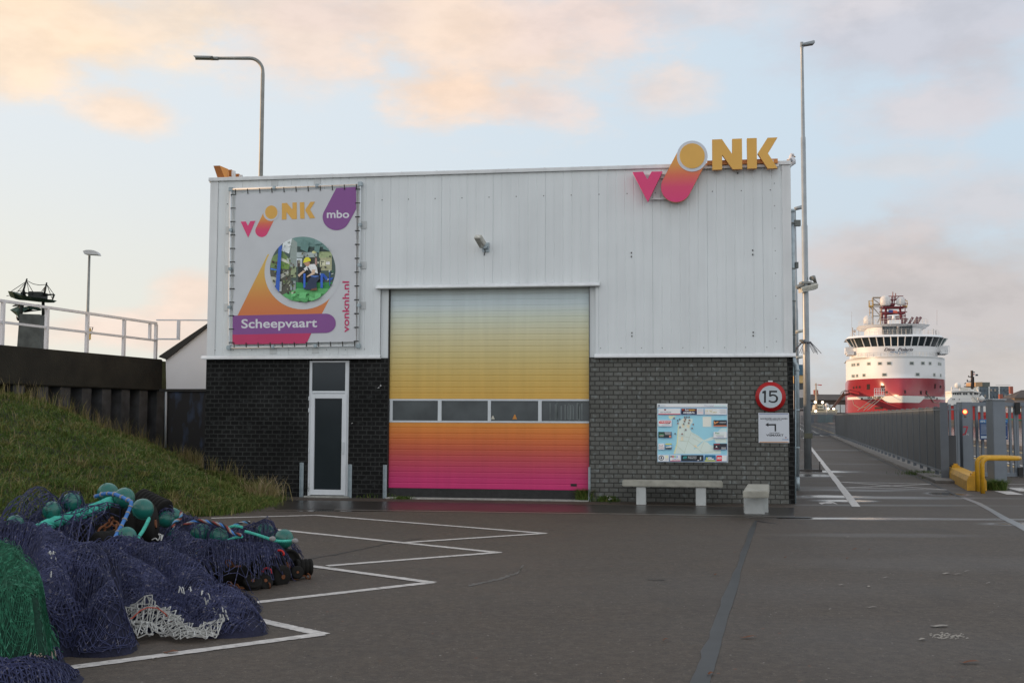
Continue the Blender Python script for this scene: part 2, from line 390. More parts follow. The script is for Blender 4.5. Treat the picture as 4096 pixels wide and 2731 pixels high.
# screws and old bracket marks
mb = MB(fr)
for k in range(21):
    a = -11.5+.555*k
    if a < -.1: mb.box(a, a+.018, .0505, .056, 6.05, 6.068)
for k in range(30):
    a = -11.7+.40*k
    if not (cl-.05 < a < cr+.05) and a < -.1: mb.box(a, a+.014, .0505, .056, zS+.17, zS+.184)
for (x, y) in ((2526, 1013), (2526, 1028), (3010, 1003), (3010, 1020), (2528, 1332), (2528, 1345), (3012, 1330), (3012, 1343), (2950, 696)):
    a, z = F(x, y); mb.box(a-.012, a+.012, .0505, .06, z-.015, z+.015)
for k in range(8): mb.box(-.32, -.306, .0505, .055, 3.1+.44*k, 3.114+.44*k)
mb.build('screw', mat('dark_screw', (.08, .08, .08), .6), CLAD)
# corner and edge trims
mb = MB(fr); mb.box(-11.87, -11.70, .052, .066, zS, zT-.03); mb.box(-.17, -.005, .052, .066, zS, zT-.03)
mb.build('corner_trim', M_trim, bld)
mb = MB(fr)
for a, b in ((-11.98, cl+.02), (cr-.02, .045)):
    mb.prism([(a, zS-.012), (b, zS-.012), (b, zS+.012), (a, zS+.012)], .0, .115)
    mb.add([(a, .113, zS+.013), (b, .113, zS+.013), (b, .0545, zS+.065), (a, .0545, zS+.065)], [(0, 1, 2, 3)])
mb.build('drip_flashing', M_trim, bld)
# reveal panels beside the door, lintel
zr0 = F(1540, 1432)[1]
mb = MB(fr); mb.box(cl+.002, rl-.005, -.16, -.03, zS+.005, zLn-.02); mb.box(rr+.0, cr-.002, -.16, -.03, zS-.02, zLn-.02)
mb.box(cl-.03, cl+.0, -.03, .051, zS+.07, zLn-.01); mb.box(cr+.001, cr+.03, -.03, .0515, zS+.07, zLn-.01)
mb.build('reveal_panel', M_clad, bld)
a, b = F(1510, 1146)[0], F(2400, 1146)[0]
mb = MB(fr); mb.box(a, b, -.10, .16, zLn-.03, zLn-.012); mb.add([(a, .162, zLn-.012), (b, .162, zLn-.012), (b, .053, zLn+.05), (a, .053, zLn+.05)], [(0, 1, 2, 3)])
mb.add([(a, .162, zLn-.03), (b, .162, zLn-.03), (b, .162, zLn-.012), (a, .162, zLn-.012)], [(0, 1, 2, 3)])
mb.build('lintel_flashing', M_trim, bld)
mb = MB(fr); mb.box(-11.9, .0, -.06, .10, zT-.055, zT+.0); mb.box(-11.9, .0, -.10, .092, zT+.001, zT+.018); mb.box(-11.95, -11.88, -11.3, -.062, zT-.055, zT+.01); mb.box(-.05, .03, -11.3, -.062, zT-.055, zT+.01)
mb.box(-11.86, -.03, -11.3, -11.2, zT-.055, zT+.01)
for k in range(16): mb.box(-11.5+.74*k, -11.46+.74*k, -.06, -.02, zT+.018, zT+.05)
mb.build('roof_trim', M_trim, bld)
# ---- roller door
zb = F(1953, 1968)[1]; zt = F(1953, 1150)[1]; wz0 = F(1955, 1690)[1]; wz1 = F(1955, 1595)[1]
def A(c): return al(c)
GR = [(0, A((158, 38, 88))), (.05, A((154, 40, 84))), (.10, A((152, 48, 74))), (.15, A((152, 58, 62))), (.19, A((154, 68, 50))), (.24, A((164, 84, 44))), (.30, A((172, 102, 42))), (.335, A((174, 116, 44))),
      (.46, A((166, 132, 62))), (.56, A((163, 138, 76))), (.66, A((162, 148, 100))), (.76, A((164, 158, 126))), (.85, A((162, 166, 150))), (.92, A((158, 168, 170))), (.96, A((154, 165, 168))), (1, A((142, 146, 140)))]
M_roll = ramp_mat('door_gradient', GR, 2, .38)
def slats(z0, z1, n, mb, s0, s1, d):
    h = (z1-z0)/n; pts = []
    for i in range(n):
        z = z0+i*h; pts += [(d, z+.006), (d+.002, z+.016), (d+.002, z+h-.014), (d, z+h-.003), (d-.0035, z+h-.002), (d-.0035, z+h)]
    pts = [(d-.0035, z0)] + pts
    vs = [(s0, a, b) for a, b in pts]+[(s1, a, b) for a, b in pts]; k = len(pts)
    mb.add(vs, [(i, i+k, i+k+1, i+1) for i in range(k-1)])
mb = MB(fr); slats(zb+.055, wz0, 12, mb, rl, rr, -.10); slats(wz1, zt-.005, 19, mb, rl, rr, -.10)
streaked(M_roll, .08); DOOR = mb.build('roller_door', M_roll, bld)
fb(rl, rr, -.15, -.105, .02, zb+.055).build('rubber_seal', M_black, DOOR)
mb = fb(rl-.02, rl-.002, -.16, -.02, .02, zt); mb.box(rr+.001, rr+.011, -.16, .0, .02, zt); mb.build('guide_rail', mat('dark_guide', (.02, .02, .02), .6), DOOR)
WF = MB(fr)
xs = [(85, 103), (388, 411), (703, 722), (1020, 1042), (1347, 1353)]
py = lambda q: 1500+q/1.5685
for a, b in xs:
    s0, s1 = F(py(a), 1640)[0], F(py(b), 1640)[0]; WF.box(s0, s1, -.13, -.088, wz0+.035, wz1-.035)
WF.box(rl+.002, rr-.002, -.13, -.0885, wz0, wz0+.036); WF.box(rl+.002, rr-.002, -.13, -.0885, wz1-.036, wz1)
WFO = WF.build('window_band', M_alu, DOOR)
M_pane = mat('dark_pane', (.06, .07, .072), .18, var=.3, vscale=2, spec=.5)
for i in range(4):
    s0, s1 = F(py(xs[i][1]), 1640)[0], F(py(xs[i+1][0]), 1640)[0]
    fb(s0+.003, s1-.003, -.125, -.108, wz0+.037, wz1-.037).build('pane', M_pane, WFO)
s0 = F(py(1070), 1640)[0]; s1 = F(py(1300), 1640)[0]
mb = MB(fr)
rs_ = random.Random(3)
for k in range(22):
    q = s0+(s1-s0)*rs_.random(); mb.box(q, q+.012+.02*rs_.random(), -.1075, -.1065, wz0+.05+.03*rs_.random(), wz1-.06-.08*rs_.random())
mb.build('streaks', mat('milky_streak', (.13, .15, .15), .5, var=.4), WFO)
for (x, y, w, h, c) in ((1968, 1676, 16, 14, (.62, .6, .5)), (2056, 1676, 20, 19, (.6, .25, .05))):
    a, z = F(x, y); q = w/210/2; mb = MB(fr); mb.prism([(a-q, z), (a+q, z), (a+q*.2, z+h/207), (a-q*.2, z+h/207)], -.1075, -.1045)
    mb.build('cone', mat('cone%d' % w, c, .5), WFO)
a, z = F(2293, 1939); fb(a-.06, a+.06, -.105, -.09, z-.03, z+.02).build('handle', M_black, DOOR)
# ---- narrow door with transom
mb = MB(fr); z0 = .03; z1 = F(1312, 1442)[1]
fs = [F(1246, 1510)[0], F(1379, 1510)[0]]; tz = (F(1312, 1563)[1], F(1312, 1449)[1]); lz = F(1312, 1574)[1]
mb.box(dl, fs[0], -.12, -.03, z0, z1); mb.box(fs[1], dr, -.12, -.03, z0, z1); mb.box(fs[0], fs[1], -.12, -.031, tz[1], z1); mb.box(fs[0], fs[1], -.12, -.031, lz+.01, tz[0])
DF = mb.build('door_frame', M_pvc, bld, bevel=.004)
M_dglass = mat('dark_door_glass', (.020, .027, .032), .16, var=.15, vscale=1, spec=.45)
fb(fs[0], fs[1], -.10, -.06, tz[0], tz[1]).build('transom_pane', M_dglass, DF)
g = [F(1255, 1775)[0], F(1365, 1775)[0], F(1310, 1958)[1], F(1310, 1593)[1]]
l0, l1 = F(1240, 1775)[0], F(1384, 1775)[0]
mb = MB(fr); mb.box(l0, g[0], -.09, -.012, .045, lz); mb.box(g[1], l1, -.09, -.012, .045, lz); mb.box(g[0], g[1], -.09, -.013, .045, g[2]); mb.box(g[0], g[1], -.09, -.013, g[3], lz)
DL = mb.build('door', M_pvc, bld, bevel=.004)
fb(g[0], g[1], -.07, -.05, g[2], g[3]).build('pane', M_dglass, DL)
h = FR(1369, 1767, 1376, 1814); mb = MB(fr); mb.box(h[0], h[1], -.0115, .02, h[2], h[3]); mb.build('handle', M_alu, DL, bevel=.006)
mb = MB(fr)
for y in (1593, 1640, 1800, 1925): 
    a, z = F(1235, y); mb.box(a-.012, a+.010, -.028, -.005, z-.04, z+.04)
mb.build('hinge', M_pvc, DL)
fb(dl-.05, dr+.05, -.1, .06, -.02, .028).build('doorstep', M_conc, bld)
fb(rl, rr, -.16, .12, -.02, .022).build('door_sill', M_conc, bld)
# stickers on the brick
mb = MB(fr)
for (x, y, w, h) in ((1408, 1694, .045, .022), (1514, 1553, .05, .03), (1522, 1547, .04, .05)):
    a, z = F(x, y); mb.prism([(a-w/2, z), (a+w/2, z+h*.4), (a+w*.1, z+h)], .0005, .003)
mb.build('sticker', mat('pale_sticker', (.5, .5, .5), .6), bld)
# dirty runs under the map board (rust from the fixings)
# ---- steel bumper strips
for i, (x0, y0, x1, y1) in enumerate(((1202, 1849, 1215, 1976), (1395, 1856, 1408, 1988), (1535, 1858, 1548, 1976), (2354, 1867, 2362, 1972))):
    s0, s1, a, b = FR(x0, y0, x1, y1); mb = MB(fr); mb.box(s0, s1, .006, .02, -.02, b); mb.box(s0-.0, s0+.01, .0205, .06, -.02, b)
    o = mb.build('bumper_strip', M_galv)
    tag(o, ['galvanised steel strip left of the narrow white door', 'galvanised steel strip right of the narrow white door', 'galvanised steel strip at the left edge of the roller door', 'galvanised steel strip at the right edge of the roller door'][i], 'steel strip', 'steel strips guarding the door edges')
# ---- rooftop letters VONK (front)
def C4(q): return (2450+q[0]/1.96, 500+q[1]/1.96)
def fp(pts, mp, d): return [F(*mp(p), d) for p in pts]
M_gold = mat('gold_letter', al((172, 132, 62)), .4, var=.04); M_goldside = mat('orange_edge', (.62, .26, .07), .5, var=.05)
M_pink = mat('pink_letter', al((172, 48, 92)), .4, var=.04)
M_pill = ramp_mat('pill_gradient', [(0, al((168, 44, 90))), (.25, al((168, 52, 84))), (.45, al((170, 82, 62))), (.62, al((172, 118, 56))), (1, al((174, 130, 60)))], 2, .4)
M_ring = mat('letter_ring', (.62, .66, .72), .4, var=.03)
sign = thing('rooftop_sign', fr(Vector((F(2800, 700)[0], .2, 5.6))), 'large pink to gold letters V O N K rising over the right roof edge', 'sign')
def letter(pts, m, name, d0=.16, d1=.26, parent=sign, side=None):
    for poly in pts:
        q = fp(poly, C4, d1); mb = MB(fr); n = len(q)
        mb.use(m); mb.add([(a, d1, b) for a, b in q], [tuple(range(n))])
        mb.use(side or m); mb.add([(a, d1, b) for a, b in q]+[(a, d0, b) for a, b in q], [(i, i+n, (i+1) % n+n, (i+1) % n) for i in range(n)]+[tuple(range(2*n-1, n-1, -1))])
        o = mb.build(name, None, parent)
    return o
letter([[(158, 370), (240, 367), (273, 427), (308, 366), (392, 365), (277, 603)]], M_pink, 'letter')
a0, r0 = (498, 487), 118; a1, r1 = (625, 245), 121
ang = math.atan2(a1[1]-a0[1], a1[0]-a0[0])
pill = [(a0[0]+r0*math.cos(ang+math.pi/2+math.pi*k/18), a0[1]+r0*math.sin(ang+math.pi/2+math.pi*k/18)) for k in range(19)] + [(a1[0]+r0*math.cos(ang-math.pi/2+math.pi*k/18), a1[1]+r0*math.sin(ang-math.pi/2+math.pi*k/18)) for k in range(19)]
L_O = letter([pill], M_pill, 'letter', side=M_goldside)
letter([circ(625, 245, 121, 48)], M_ring, 'ring', .2605, .27, L_O); letter([circ(625, 243, 98, 48)], M_gold, 'disc', .2705, .28, L_O)
letter([[(781, 115), (858, 112), (938, 228), (938, 110), (1015, 107), (1018, 346), (943, 348), (860, 234), (859, 350), (783, 352)]], M_gold, 'letter', side=M_goldside)
Kp = letter([[(1054, 105), (1131, 103), (1133, 341), (1057, 343)]], M_gold, 'letter', side=M_goldside)
letter([[(1216, 101), (1293, 98), (1218, 222), (1294, 339), (1218, 342), (1138, 224)]], M_gold, 'letter', side=M_goldside)
mb = MB(fr)
for (x0, y0, x1, y1) in ((700, 328, 1300, 346), (255, 388, 440, 402), (285, 582, 440, 594)):
    q = FR(*C4((x0, y0)), *C4((x1, y1))); mb.box(q[0], q[1], .10, .13, q[2], q[3])
for (x, y) in ((757, 322), (1162, 310), (392, 412), (333, 570)):
    a, z = F(*C4((x, y))); mb.box(a-.035, a+.035, .052, .0995, z-.04, z+.04)
for (x, y) in ((820, 300), (980, 300), (1095, 300), (1250, 300), (620, 330), (300, 395), (480, 590), (275, 588)):
    a, z = F(*C4((x, y))); mb.box(a-.02, a+.02, .13, .16, z-.03, z+.03)
mb.build('mounting_rail', M_trim, sign)
q = FR(*C4((740, 287)), *C4((1290, 312))); fb(q[0], q[1], .105, .159, q[2]-.02, q[3]).build('cable_duct', M_goldside, sign)
# ---- letters of the second sign, seen from their backs at the left roof corner
sign2 = thing('rooftop_sign', fr(Vector((-11.95, -2, 6.6))), 'orange letter backs of a second sign on the left roof corner, seen edge on', 'sign')
M_or = mat('orange_letter', (.62, .24, .035), .45, var=.05)
XL = -11.99
def sidelet(poly, d0, d1, s0=XL-.0, s1=XL+.30):
    mb = MB(fr); pts = poly; n = len(pts)
    mb.add([(s0, a, b) for a, b in pts]+[(s1, a, b) for a, b in pts], [tuple(range(n)), tuple(range(2*n-1, n-1, -1))]+[(i, i+n, (i+1) % n+n, (i+1) % n) for i in range(n)])
    return mb.build('letter', M_or, sign2)
for i, d in enumerate((-.04, -.44, -.84, -1.24)):
    s0 = -11.74; top = 6.90; ln = .10 if i == 0 else 0
    mb = MB(fr)
    mb.add([(s0, d, 6.58), (s0+.16, d, 6.58), (s0+.12-ln, d, top), (s0-.02-ln, d, top),
            (s0, d-.22, 6.58), (s0+.16, d-.22, 6.58), (s0+.12, d-.22, top-.03), (s0-.02, d-.22, top-.03)],
           [(0, 1, 2, 3), (7, 6, 5, 4), (0, 4, 5, 1), (1, 5, 6, 2), (2, 6, 7, 3), (3, 7, 4, 0)])
    mb.mats = [M_or, mat('orange_face_shade', (.34, .105, .008), .5, var=.05)]; mb.mi = [1, 0, 0, 0, 0, 0]  # front faces get a darker copy of the orange, shade put into the colour
    mb.build('letter', None, sign2)
    MB(fr).box(s0+.18, s0+.25, d-.30, d-.25, 6.6, 6.84).build('bracket', M_trim, sign2)
# ---- banner on tube frame
def C3(q): return (780+q[0]/1.845, 600+q[1]/1.845)
ban = thing('banner_frame', fr(Vector((F(1180, 1000)[0], .1, 3))), 'printed school banner laced into a white tube frame above the narrow door', 'banner')
M_ban = mat('banner_white', (.62, .635, .66), .5, var=.03); M_pur = mat('banner_purple', al((104, 62, 112)), .5, var=.03)
M_magenta = mat('banner_magenta', al((150, 44, 80)), .5, var=.03); M_whitep = mat('banner_text_white', (.72, .72, .76), .5, var=0)
def flat(mb, poly, mp, d, m):
    mb.use(m); q = fp(poly, mp, d); mb.add([(a, d, b) for a, b in q], [tuple(range(len(q)))]); return mb
sheet = MB(fr); flat(sheet, [(300, 326), (300, 326), (1192, 280), (1188, 1414), (277, 1432)][1:], C3, .125, M_ban)
fac = flat(sheet, [(300, 326), (1192, 280), (1188, 1414), (277, 1432)], C3, .12, M_ban)
SH = sheet.build('banner_sheet', None, ban)
PR = MB(fr); dd = [.129]
def pr(poly, m, mp=C3, step=.0012): dd[0] += step*.25; flat(PR, poly, mp, dd[0], m)
def prt(txt, x0, y0, x1, y1, m, bold=.03, shear=0, mp=C3, vert=False, mb=None, d=None, slope=0):
    dd[0] += .0003; D = d or dd[0]; B = mb or PR; B.use(m)
    def g(a, b):
        if vert: x = x0+(x1-x0)*(1-b); y = y1-(y1-y0)*a
        else: x = x0+(x1-x0)*a; y = y1-(y1-y0)*b+slope*a
        s_, z_ = F(*mp((x, y)), D); return (s_, D, z_)
    put_text(B, txt, g, bold, shear)
M_tri = ramp_mat('banner_orange', [(0, al((164, 92, 56))), (.25, al((166, 104, 56))), (.6, al((168, 130, 64))), (1, al((172, 146, 76)))], 2, .5)
mtri = MB(fr)
flat(mtri, [(313, 1222), (536, 770), (556, 770), (700, 1100), (1020, 1045), (936, 1209)], C3, .1268, M_tri); mtri.build('printed_triangle', None, SH)
pr(circ(795, 902, 282, 48, 274), M_ban)
mpl = MB(fr); sp_ = [(492, 588), 47, (562, 465), 47]
ang = math.atan2(465-588, 562-492)
pl = [(492+47*math.cos(ang+math.pi/2+math.pi*k/14), 596+47*math.sin(ang+math.pi/2+math.pi*k/14)) for k in range(15)] + [(555+47*math.cos(ang-math.pi/2+math.pi*k/14), 468+47*math.sin(ang-math.pi/2+math.pi*k/14)) for k in range(15)]
flat(mpl, pl, C3, .1275, M_pill); mpl.build('printed_pill', None, SH)
pr(circ(561, 467, 57, 32), M_ban); pr(circ(563, 460, 46, 32, 50), M_gold)
pr([(337, 529), (374, 527), (391, 560), (408, 525), (446, 523), (392, 647)], M_pink)
pr([(641, 393), (678, 391), (719, 440), (719, 389), (751, 387), (752, 510), (716, 511), (675, 458), (675, 513), (641, 514)], M_gold)
pr([(773, 387), (806, 385), (809, 507), (776, 508)], M_gold); pr([(852, 383), (886, 382), (849, 440), (887, 503), (848, 505), (812, 443)], M_gold)
# purple drop
dp = [(1043, 281), (1189, 273), (1190, 435)] + [(1043+101*math.cos(t), 495+97*math.sin(t)) for t in [R(a_) for a_ in range(28, 200, 9)]]
pr(dp, M_pur); prt('mbo', 973, 445, 1138, 503, M_whitep, .02)
# bottom band
pr([(276, 1357), (858, 1351), (823, 1427), (276, 1434)], M_magenta)
pr([(278, 1222), (965, 1207)] + [(965+74*math.cos(t), 1278+71*math.sin(t)) for t in [R(a_) for a_ in range(-80, 91, 12)]] + [(277, 1362)], M_pur)
prt('Scheepvaart', 342, 1248, 901, 1336, M_whitep, .018, slope=-8)
prt('vonknh.nl', 1088, 968, 1138, 1345, M_magenta, .018, vert=True)
# photo disc
CP = (700, 795); RPX = 655
def C6(q): return (1070+q[0]/5.057, 920+q[1]/5.057)
def ph(poly, c, k=.52):
    pp = clip_circle(poly, (712, 797), 662, 56)
    if len(pp) > 2:
        nm = 'print_%d_%d_%d' % c
        pr(pp, mat(nm, al(c, k), .5, var=.10, vscale=25), C6)
def rc(x0, y0, x1, y1): return [(x0, y0), (x1, y0), (x1, y1), (x0, y1)]
ph(circ(712, 797, 662, 56), (60, 74, 70))
ph([(470, 90), (1250, 90), (1280, 430), (600, 330), (480, 250)], (88, 116, 112)); ph(rc(590, 340, 1290, 440), (48, 62, 60))
ph([(470, 150), (600, 250), (600, 760), (450, 740)], (118, 128, 124)); ph([(330, 200), (500, 140), (440, 480), (280, 420)], (176, 184, 186))
ph([(60, 560), (300, 420), (470, 620), (420, 800), (60, 760)], (92, 112, 70)); ph([(270, 640), (450, 700), (430, 800), (265, 780)], (96, 124, 60)); ph([(280, 560), (450, 640), (440, 690), (270, 620)], (176, 178, 160))
ph([(60, 760), (470, 800), (480, 1260), (280, 1380), (60, 1000)], (70, 70, 62)); ph([(260, 900), (420, 820), (430, 880), (270, 990)], (150, 150, 140))
ph([(60, 940), (200, 960), (200, 1100), (110, 1150)], (150, 152, 138))
ph(rc(590, 450, 1000, 560), (140, 150, 150)); ph(rc(1040, 440, 1300, 560), (128, 140, 104)); ph(rc(1060, 560, 1300, 820), (140, 140, 112)); ph(rc(1180, 640, 1260, 700), (205, 205, 185))
ph(rc(1058, 612, 1165, 722), (176, 176, 150)); ph(rc(1072, 628, 1150, 650), (70, 74, 60)); ph(rc(590, 575, 700, 740), (168, 176, 180)); ph(rc(600, 610, 660, 740), (70, 60, 56)); ph(rc(760, 550, 960, 700), (52, 56, 52)); ph(rc(960, 540, 1000, 740), (140, 110, 104))
ph(circ(945, 448, 45, 16, 26), (240, 190, 130)); ph(rc(470, 740, 580, 960), (120, 130, 100)); ph(rc(620, 750, 1080, 1080), (32, 36, 38))
ph([(280, 1320), (600, 1180), (1260, 1160), (1380, 1300), (1000, 1500), (400, 1500)], (76, 138, 84)); ph(rc(580, 1060, 1320, 1180), (44, 110, 60)); ph([(490, 1440), (960, 1430), (950, 1450), (500, 1458)], (20, 40, 26)); ph([(600, 1310), (830, 1300), (835, 1255), (842, 1300), (840, 1316), (600, 1322)], (24, 50, 32))
ph([(1010, 1260), (1030, 1295), (1150, 1295), (1150, 1305), (1020, 1305)], (24, 50, 32))
ph([(222, 350), (290, 300), (235, 1290), (160, 1190)], (44, 78, 150)); ph([(62, 770), (220, 800), (215, 830), (62, 800)], (60, 110, 180)); ph([(240, 1040), (290, 1040), (280, 1240), (232, 1240)], (170, 176, 170))
ph(rc(460, 1030, 570, 1215), (120, 130, 128)); ph(rc(500, 1030, 520, 1215), (60, 66, 66)); ph(rc(725, 880, 768, 1170), (44, 82, 160)); ph(rc(1072, 880, 1118, 1170), (44, 82, 160)); ph([(1030, 880), (1140, 880), (1230, 980), (1330, 960), (1300, 1010), (1180, 1010), (1110, 930)], (40, 76, 150)); ph(rc(1250, 840, 1268, 1130), (40, 76, 150))
rq = random.Random(21)
def speck(x0, y0, x1, y1, n, pal, s0=12, s1=46):
    for _ in range(n):
        x = rq.uniform(x0, x1); y = rq.uniform(y0, y1); w = rq.uniform(s0, s1); h = rq.uniform(s0*.5, s1); k = rq.uniform(-.5, .5)*w
        ph([(x, y), (x+w, y+k), (x+w*.8, y+h+k), (x-w*.1, y+h)], rq.choice(pal))
PALM = [(60, 62, 52), (120, 124, 104), (96, 108, 66), (40, 40, 36), (160, 160, 144), (84, 60, 48), (70, 84, 60)]
speck(290, 640, 560, 1260, 46, PALM); speck(80, 600, 210, 1100, 16, PALM); speck(300, 230, 470, 600, 10, [(190, 194, 192), (120, 126, 122), (150, 154, 150)]); speck(600, 450, 1250, 760, 30, [(60, 62, 58), (110, 112, 96), (150, 150, 136), (84, 84, 66), (40, 42, 40)]); speck(1010, 800, 1330, 1120, 14, [(60, 90, 70), (150, 156, 150), (40, 60, 110), (50, 60, 54)]); speck(620, 760, 720, 1060, 6, [(50, 56, 60), (20, 24, 28)]); speck(560, 120, 1200, 320, 8, [(80, 108, 104), (94, 120, 118)], 60, 160)
speck(340, 1200, 1250, 1420, 8, [(88, 154, 98), (70, 130, 80)], 60, 160)
ph([(222, 350), (290, 300), (235, 1290), (160, 1190)], (44, 78, 150)); ph(rc(725, 880, 768, 1170), (44, 82, 160)); ph(rc(1072, 880, 1118, 1170), (44, 82, 160))
# kneeling worker in the print
ph([(740, 1190), (860, 980), (900, 900), (1050, 930), (1040, 1000), (990, 1060), (1000, 1190), (860, 1205), (750, 1205)], (34, 44, 66)); ph([(860, 930), (930, 900), (1050, 930), (960, 960)], (60, 92, 150))
ph([(890, 1190), (1000, 1165), (1000, 1220), (860, 1225)], (90, 62, 46))
ph([(730, 790), (800, 720), (880, 690), (960, 690), (1000, 760), (1020, 880), (960, 860), (880, 860), (790, 800), (770, 830)], (186, 196, 208)); ph([(800, 740), (830, 760), (890, 850), (1020, 880), (1030, 920), (880, 920), (840, 900)], (36, 38, 44))
ph([(612, 910), (720, 820), (770, 830), (700, 890), (640, 950)], (172, 150, 130)); ph([(790, 940), (890, 870), (900, 800), (970, 800), (950, 890), (800, 955)], (172, 150, 130))
ph([(735, 670), (770, 650), (850, 640), (860, 690), (820, 740), (770, 720)], (150, 116, 96)); ph([(720, 665), (740, 590), (770, 555), (830, 550), (870, 590), (875, 625), (800, 645)], (212, 176, 48))
PR.build('printing', None, SH)
# tube frame
tf = MB(fr)
def ft(pts, d, r, mb, n=8):
    q = [F(*C3(p), d) for p in pts]; mb.tube([(a, d, b) for a, b in q], r, n)
ft([(266, 292), (1220, 252), (1206, 1445), (250, 1458), (266, 292)], .12, .026, tf); FRM = tf.build('frame_tube', M_alu, ban)
cm_ = MB(fr)
for (x, y) in ((266, 292), (1220, 252), (1206, 1445), (250, 1458)):
    a, z = F(*C3((x, y)), .12); cm_.box(a-.045, a+.045, .085, .155, z-.045, z+.045)
cl_pts = [(586, 279), (902, 263), (1218, 552), (1214, 850), (1210, 1147), (265, 592), (261, 878), (254, 1160), (576, 1451), (889, 1445)]
for i, (x, y) in enumerate(cl_pts):
    a, z = F(*C3((x, y)), .12); cm_.box(a-.035, a+.035, .08, .155, z-.035, z+.035)
cm_.build('clamp', M_galv, FRM, bevel=.01)
pl_ = MB(fr)
for i, (x, y) in enumerate(cl_pts):
    ox, oy = ((0, -26) if i < 2 else (26, 0) if i < 5 else (-14, 0) if i < 8 else (0, 26)); a, z = F(*C3((x+ox, y+oy)), .06); pl_.box(a-.07, a+.07, .0525, .066, z-.075, z+.075)
pl_.build('wall_plate', mat('grey_plate', (.56, .58, .58), .6, var=.1), FRM)
lc = MB(fr)
def lace(p, q, k, off):
    for i in range(k+1):
        t = (i+.0)/k; x = p[0]+(q[0]-p[0])*t; y = p[1]+(q[1]-p[1])*t
        a = F(*C3((x, y)), .15); b = F(*C3((x+off[0], y+off[1])), .135)
        lc.tube([(a[0], .149, a[1]), (b[0], .136, b[1])], .011, 5)
lace((298, 291), (1190, 253), 10, (3, 36)); lace((290, 1457), (1180, 1446), 10, (-3, -34)); lace((264, 330), (250, 1420), 11, (36, 0)); lace((1219, 290), (1207, 1410), 11, (-34, 0))
lc.build('lacing', M_black, FRM)
# ---- flood light on the facade
def C5(q): return (1850+q[0]/10.453, 900+q[1]/10.453)
fl = thing('flood_light', fr(Vector((F(1940, 985)[0], .1, F(1940, 1000)[1]))), 'grey flood light on a square plate in the middle of the white facade', 'lamp')
q = FR(*C5((835, 740)), *C5((1125, 1135)), .06); fb(q[0], q[1], .055, .075, q[2], q[3]).build('wall_plate', M_galv, fl, bevel=.003)
def P3(x, y, d): a, z = F(*C5((x, y)), d); return fr(Vector((a, d, z)))
mb = MB(); mb.tube([P3(1000, 940, .075), P3(930, 900, .2)], .035, 8); mb.build('arm', M_galv, fl)
def slab(pts, dv):
    mb = MB(); n = len(pts); mb.add([p for p in pts]+[p+dv for p in pts], [tuple(range(n)), tuple(range(2*n-1, n-1, -1))]+[(i, i+n, (i+1) % n+n, (i+1) % n) for i in range(n)]); return mb
cs = [P3(470, 540, .52), P3(730, 540, .52), P3(930, 850, .2), P3(830, 985, .18), P3(710, 970, .18)]
slab(cs, Vector((.03, .05, .07))).build('housing', mat('lamp_housing', (.5, .5, .45), .5, var=.25, vscale=30), fl, bevel=.006)
cs = [P3(490, 560, .54), P3(705, 560, .54), P3(900, 850, .22), P3(720, 940, .2)]
slab(cs, Vector((0, -.006, -.006))).build('glass', mat('lamp_glass', (.33, .32, .27), .25, var=.2, vscale=14), fl)
mb = MB(); mb.tube([P3(925, 1000, .08), P3(945, 1120, .09), P3(905, 1270, .056)], .008, 6); mb.build('cable', M_black, fl)
# ---- map board
def C2m(q): return (2600+q[0]/5.2257, 1580+q[1]/5.2257)
mp_ = thing('map_board', fr(Vector((F(2770, 1848)[0], .02, F(2770, 1848)[1]))), 'rectangular tourist map board with advertisement tiles above the long bench', 'information board')
q = FR(2628.3, 1613.2, 2911.6, 1848.6); fb(q[0], q[1], .006, .028, q[2], q[3]).build('board', mat('board_white', (.62, .66, .66), .4, var=.03), mp_, bevel=.003)
B = MB(fr); D = [.0285]
def bp_(poly, c, k=.5):
    D[0] += .00022; flat(B, poly, C2m, D[0], mat('map_%d_%d_%d' % c, al(c, k), .45, var=.03))
def bt(t, x0, y0, x1, y1, c, bold=.02, shear=0):
    D[0] += .00022; prt(t, x0, y0, x1, y1, mat('map_%d_%d_%d' % c, al(c, .5), .45, var=.03), bold, shear, C2m, False, B, D[0])
SEA = (122, 166, 200); LAND = (168, 190, 172); PAPER = (178, 186, 200)
bp_(rc(158, 262, 1612, 1392), (132, 162, 202)); bp_(rc(160, 420, 1610, 1235), SEA); bp_(rc(160, 184, 1612, 250), PAPER); bp_(rc(160, 252, 1612, 261), (36, 44, 84))
bp_([(590, 600), (620, 530), (700, 480), (800, 490), (890, 490), (890, 560), (850, 620), (830, 690), (870, 770), (1000, 840), (1130, 940), (1260, 880), (1330, 860), (1330, 930), (1200, 960), (1110, 960), (1200, 980), (1260, 1040), (1320, 1050), (1480, 1130), (1480, 1225), (490, 1225), (560, 1010), (580, 800)], LAND)
bp_([(1330, 900), (1600, 900), (1600, 1000), (1380, 1000)], LAND); bp_([(1430, 740), (1500, 685), (1600, 690), (1600, 765), (1430, 765)], (160, 186, 186))
bp_([(585, 640), (600, 640), (580, 1010), (520, 1225), (492, 1225), (555, 1010)], (205, 198, 140)); bp_([(388, 428), (570, 430), (500, 450), (440, 512), (395, 480)], (200, 196, 150))
bp_([(920, 1110), (1100, 960), (1115, 960), (960, 1110), (920, 1130)], SEA); bp_([(1100, 450), (1280, 447), (1282, 660), (1104, 662)], (200, 180, 170))
for p_ in ([(650, 870), (690, 865), (700, 950), (640, 950)], [(905, 1050), (960, 1040), (1000, 1080), (950, 1105)], [(660, 600), (720, 610), (710, 680), (670, 670)], [(765, 610), (830, 625), (825, 690), (770, 670)], [(700, 490), (760, 500), (750, 540), (690, 530)]): bp_(p_, (200, 172, 150))
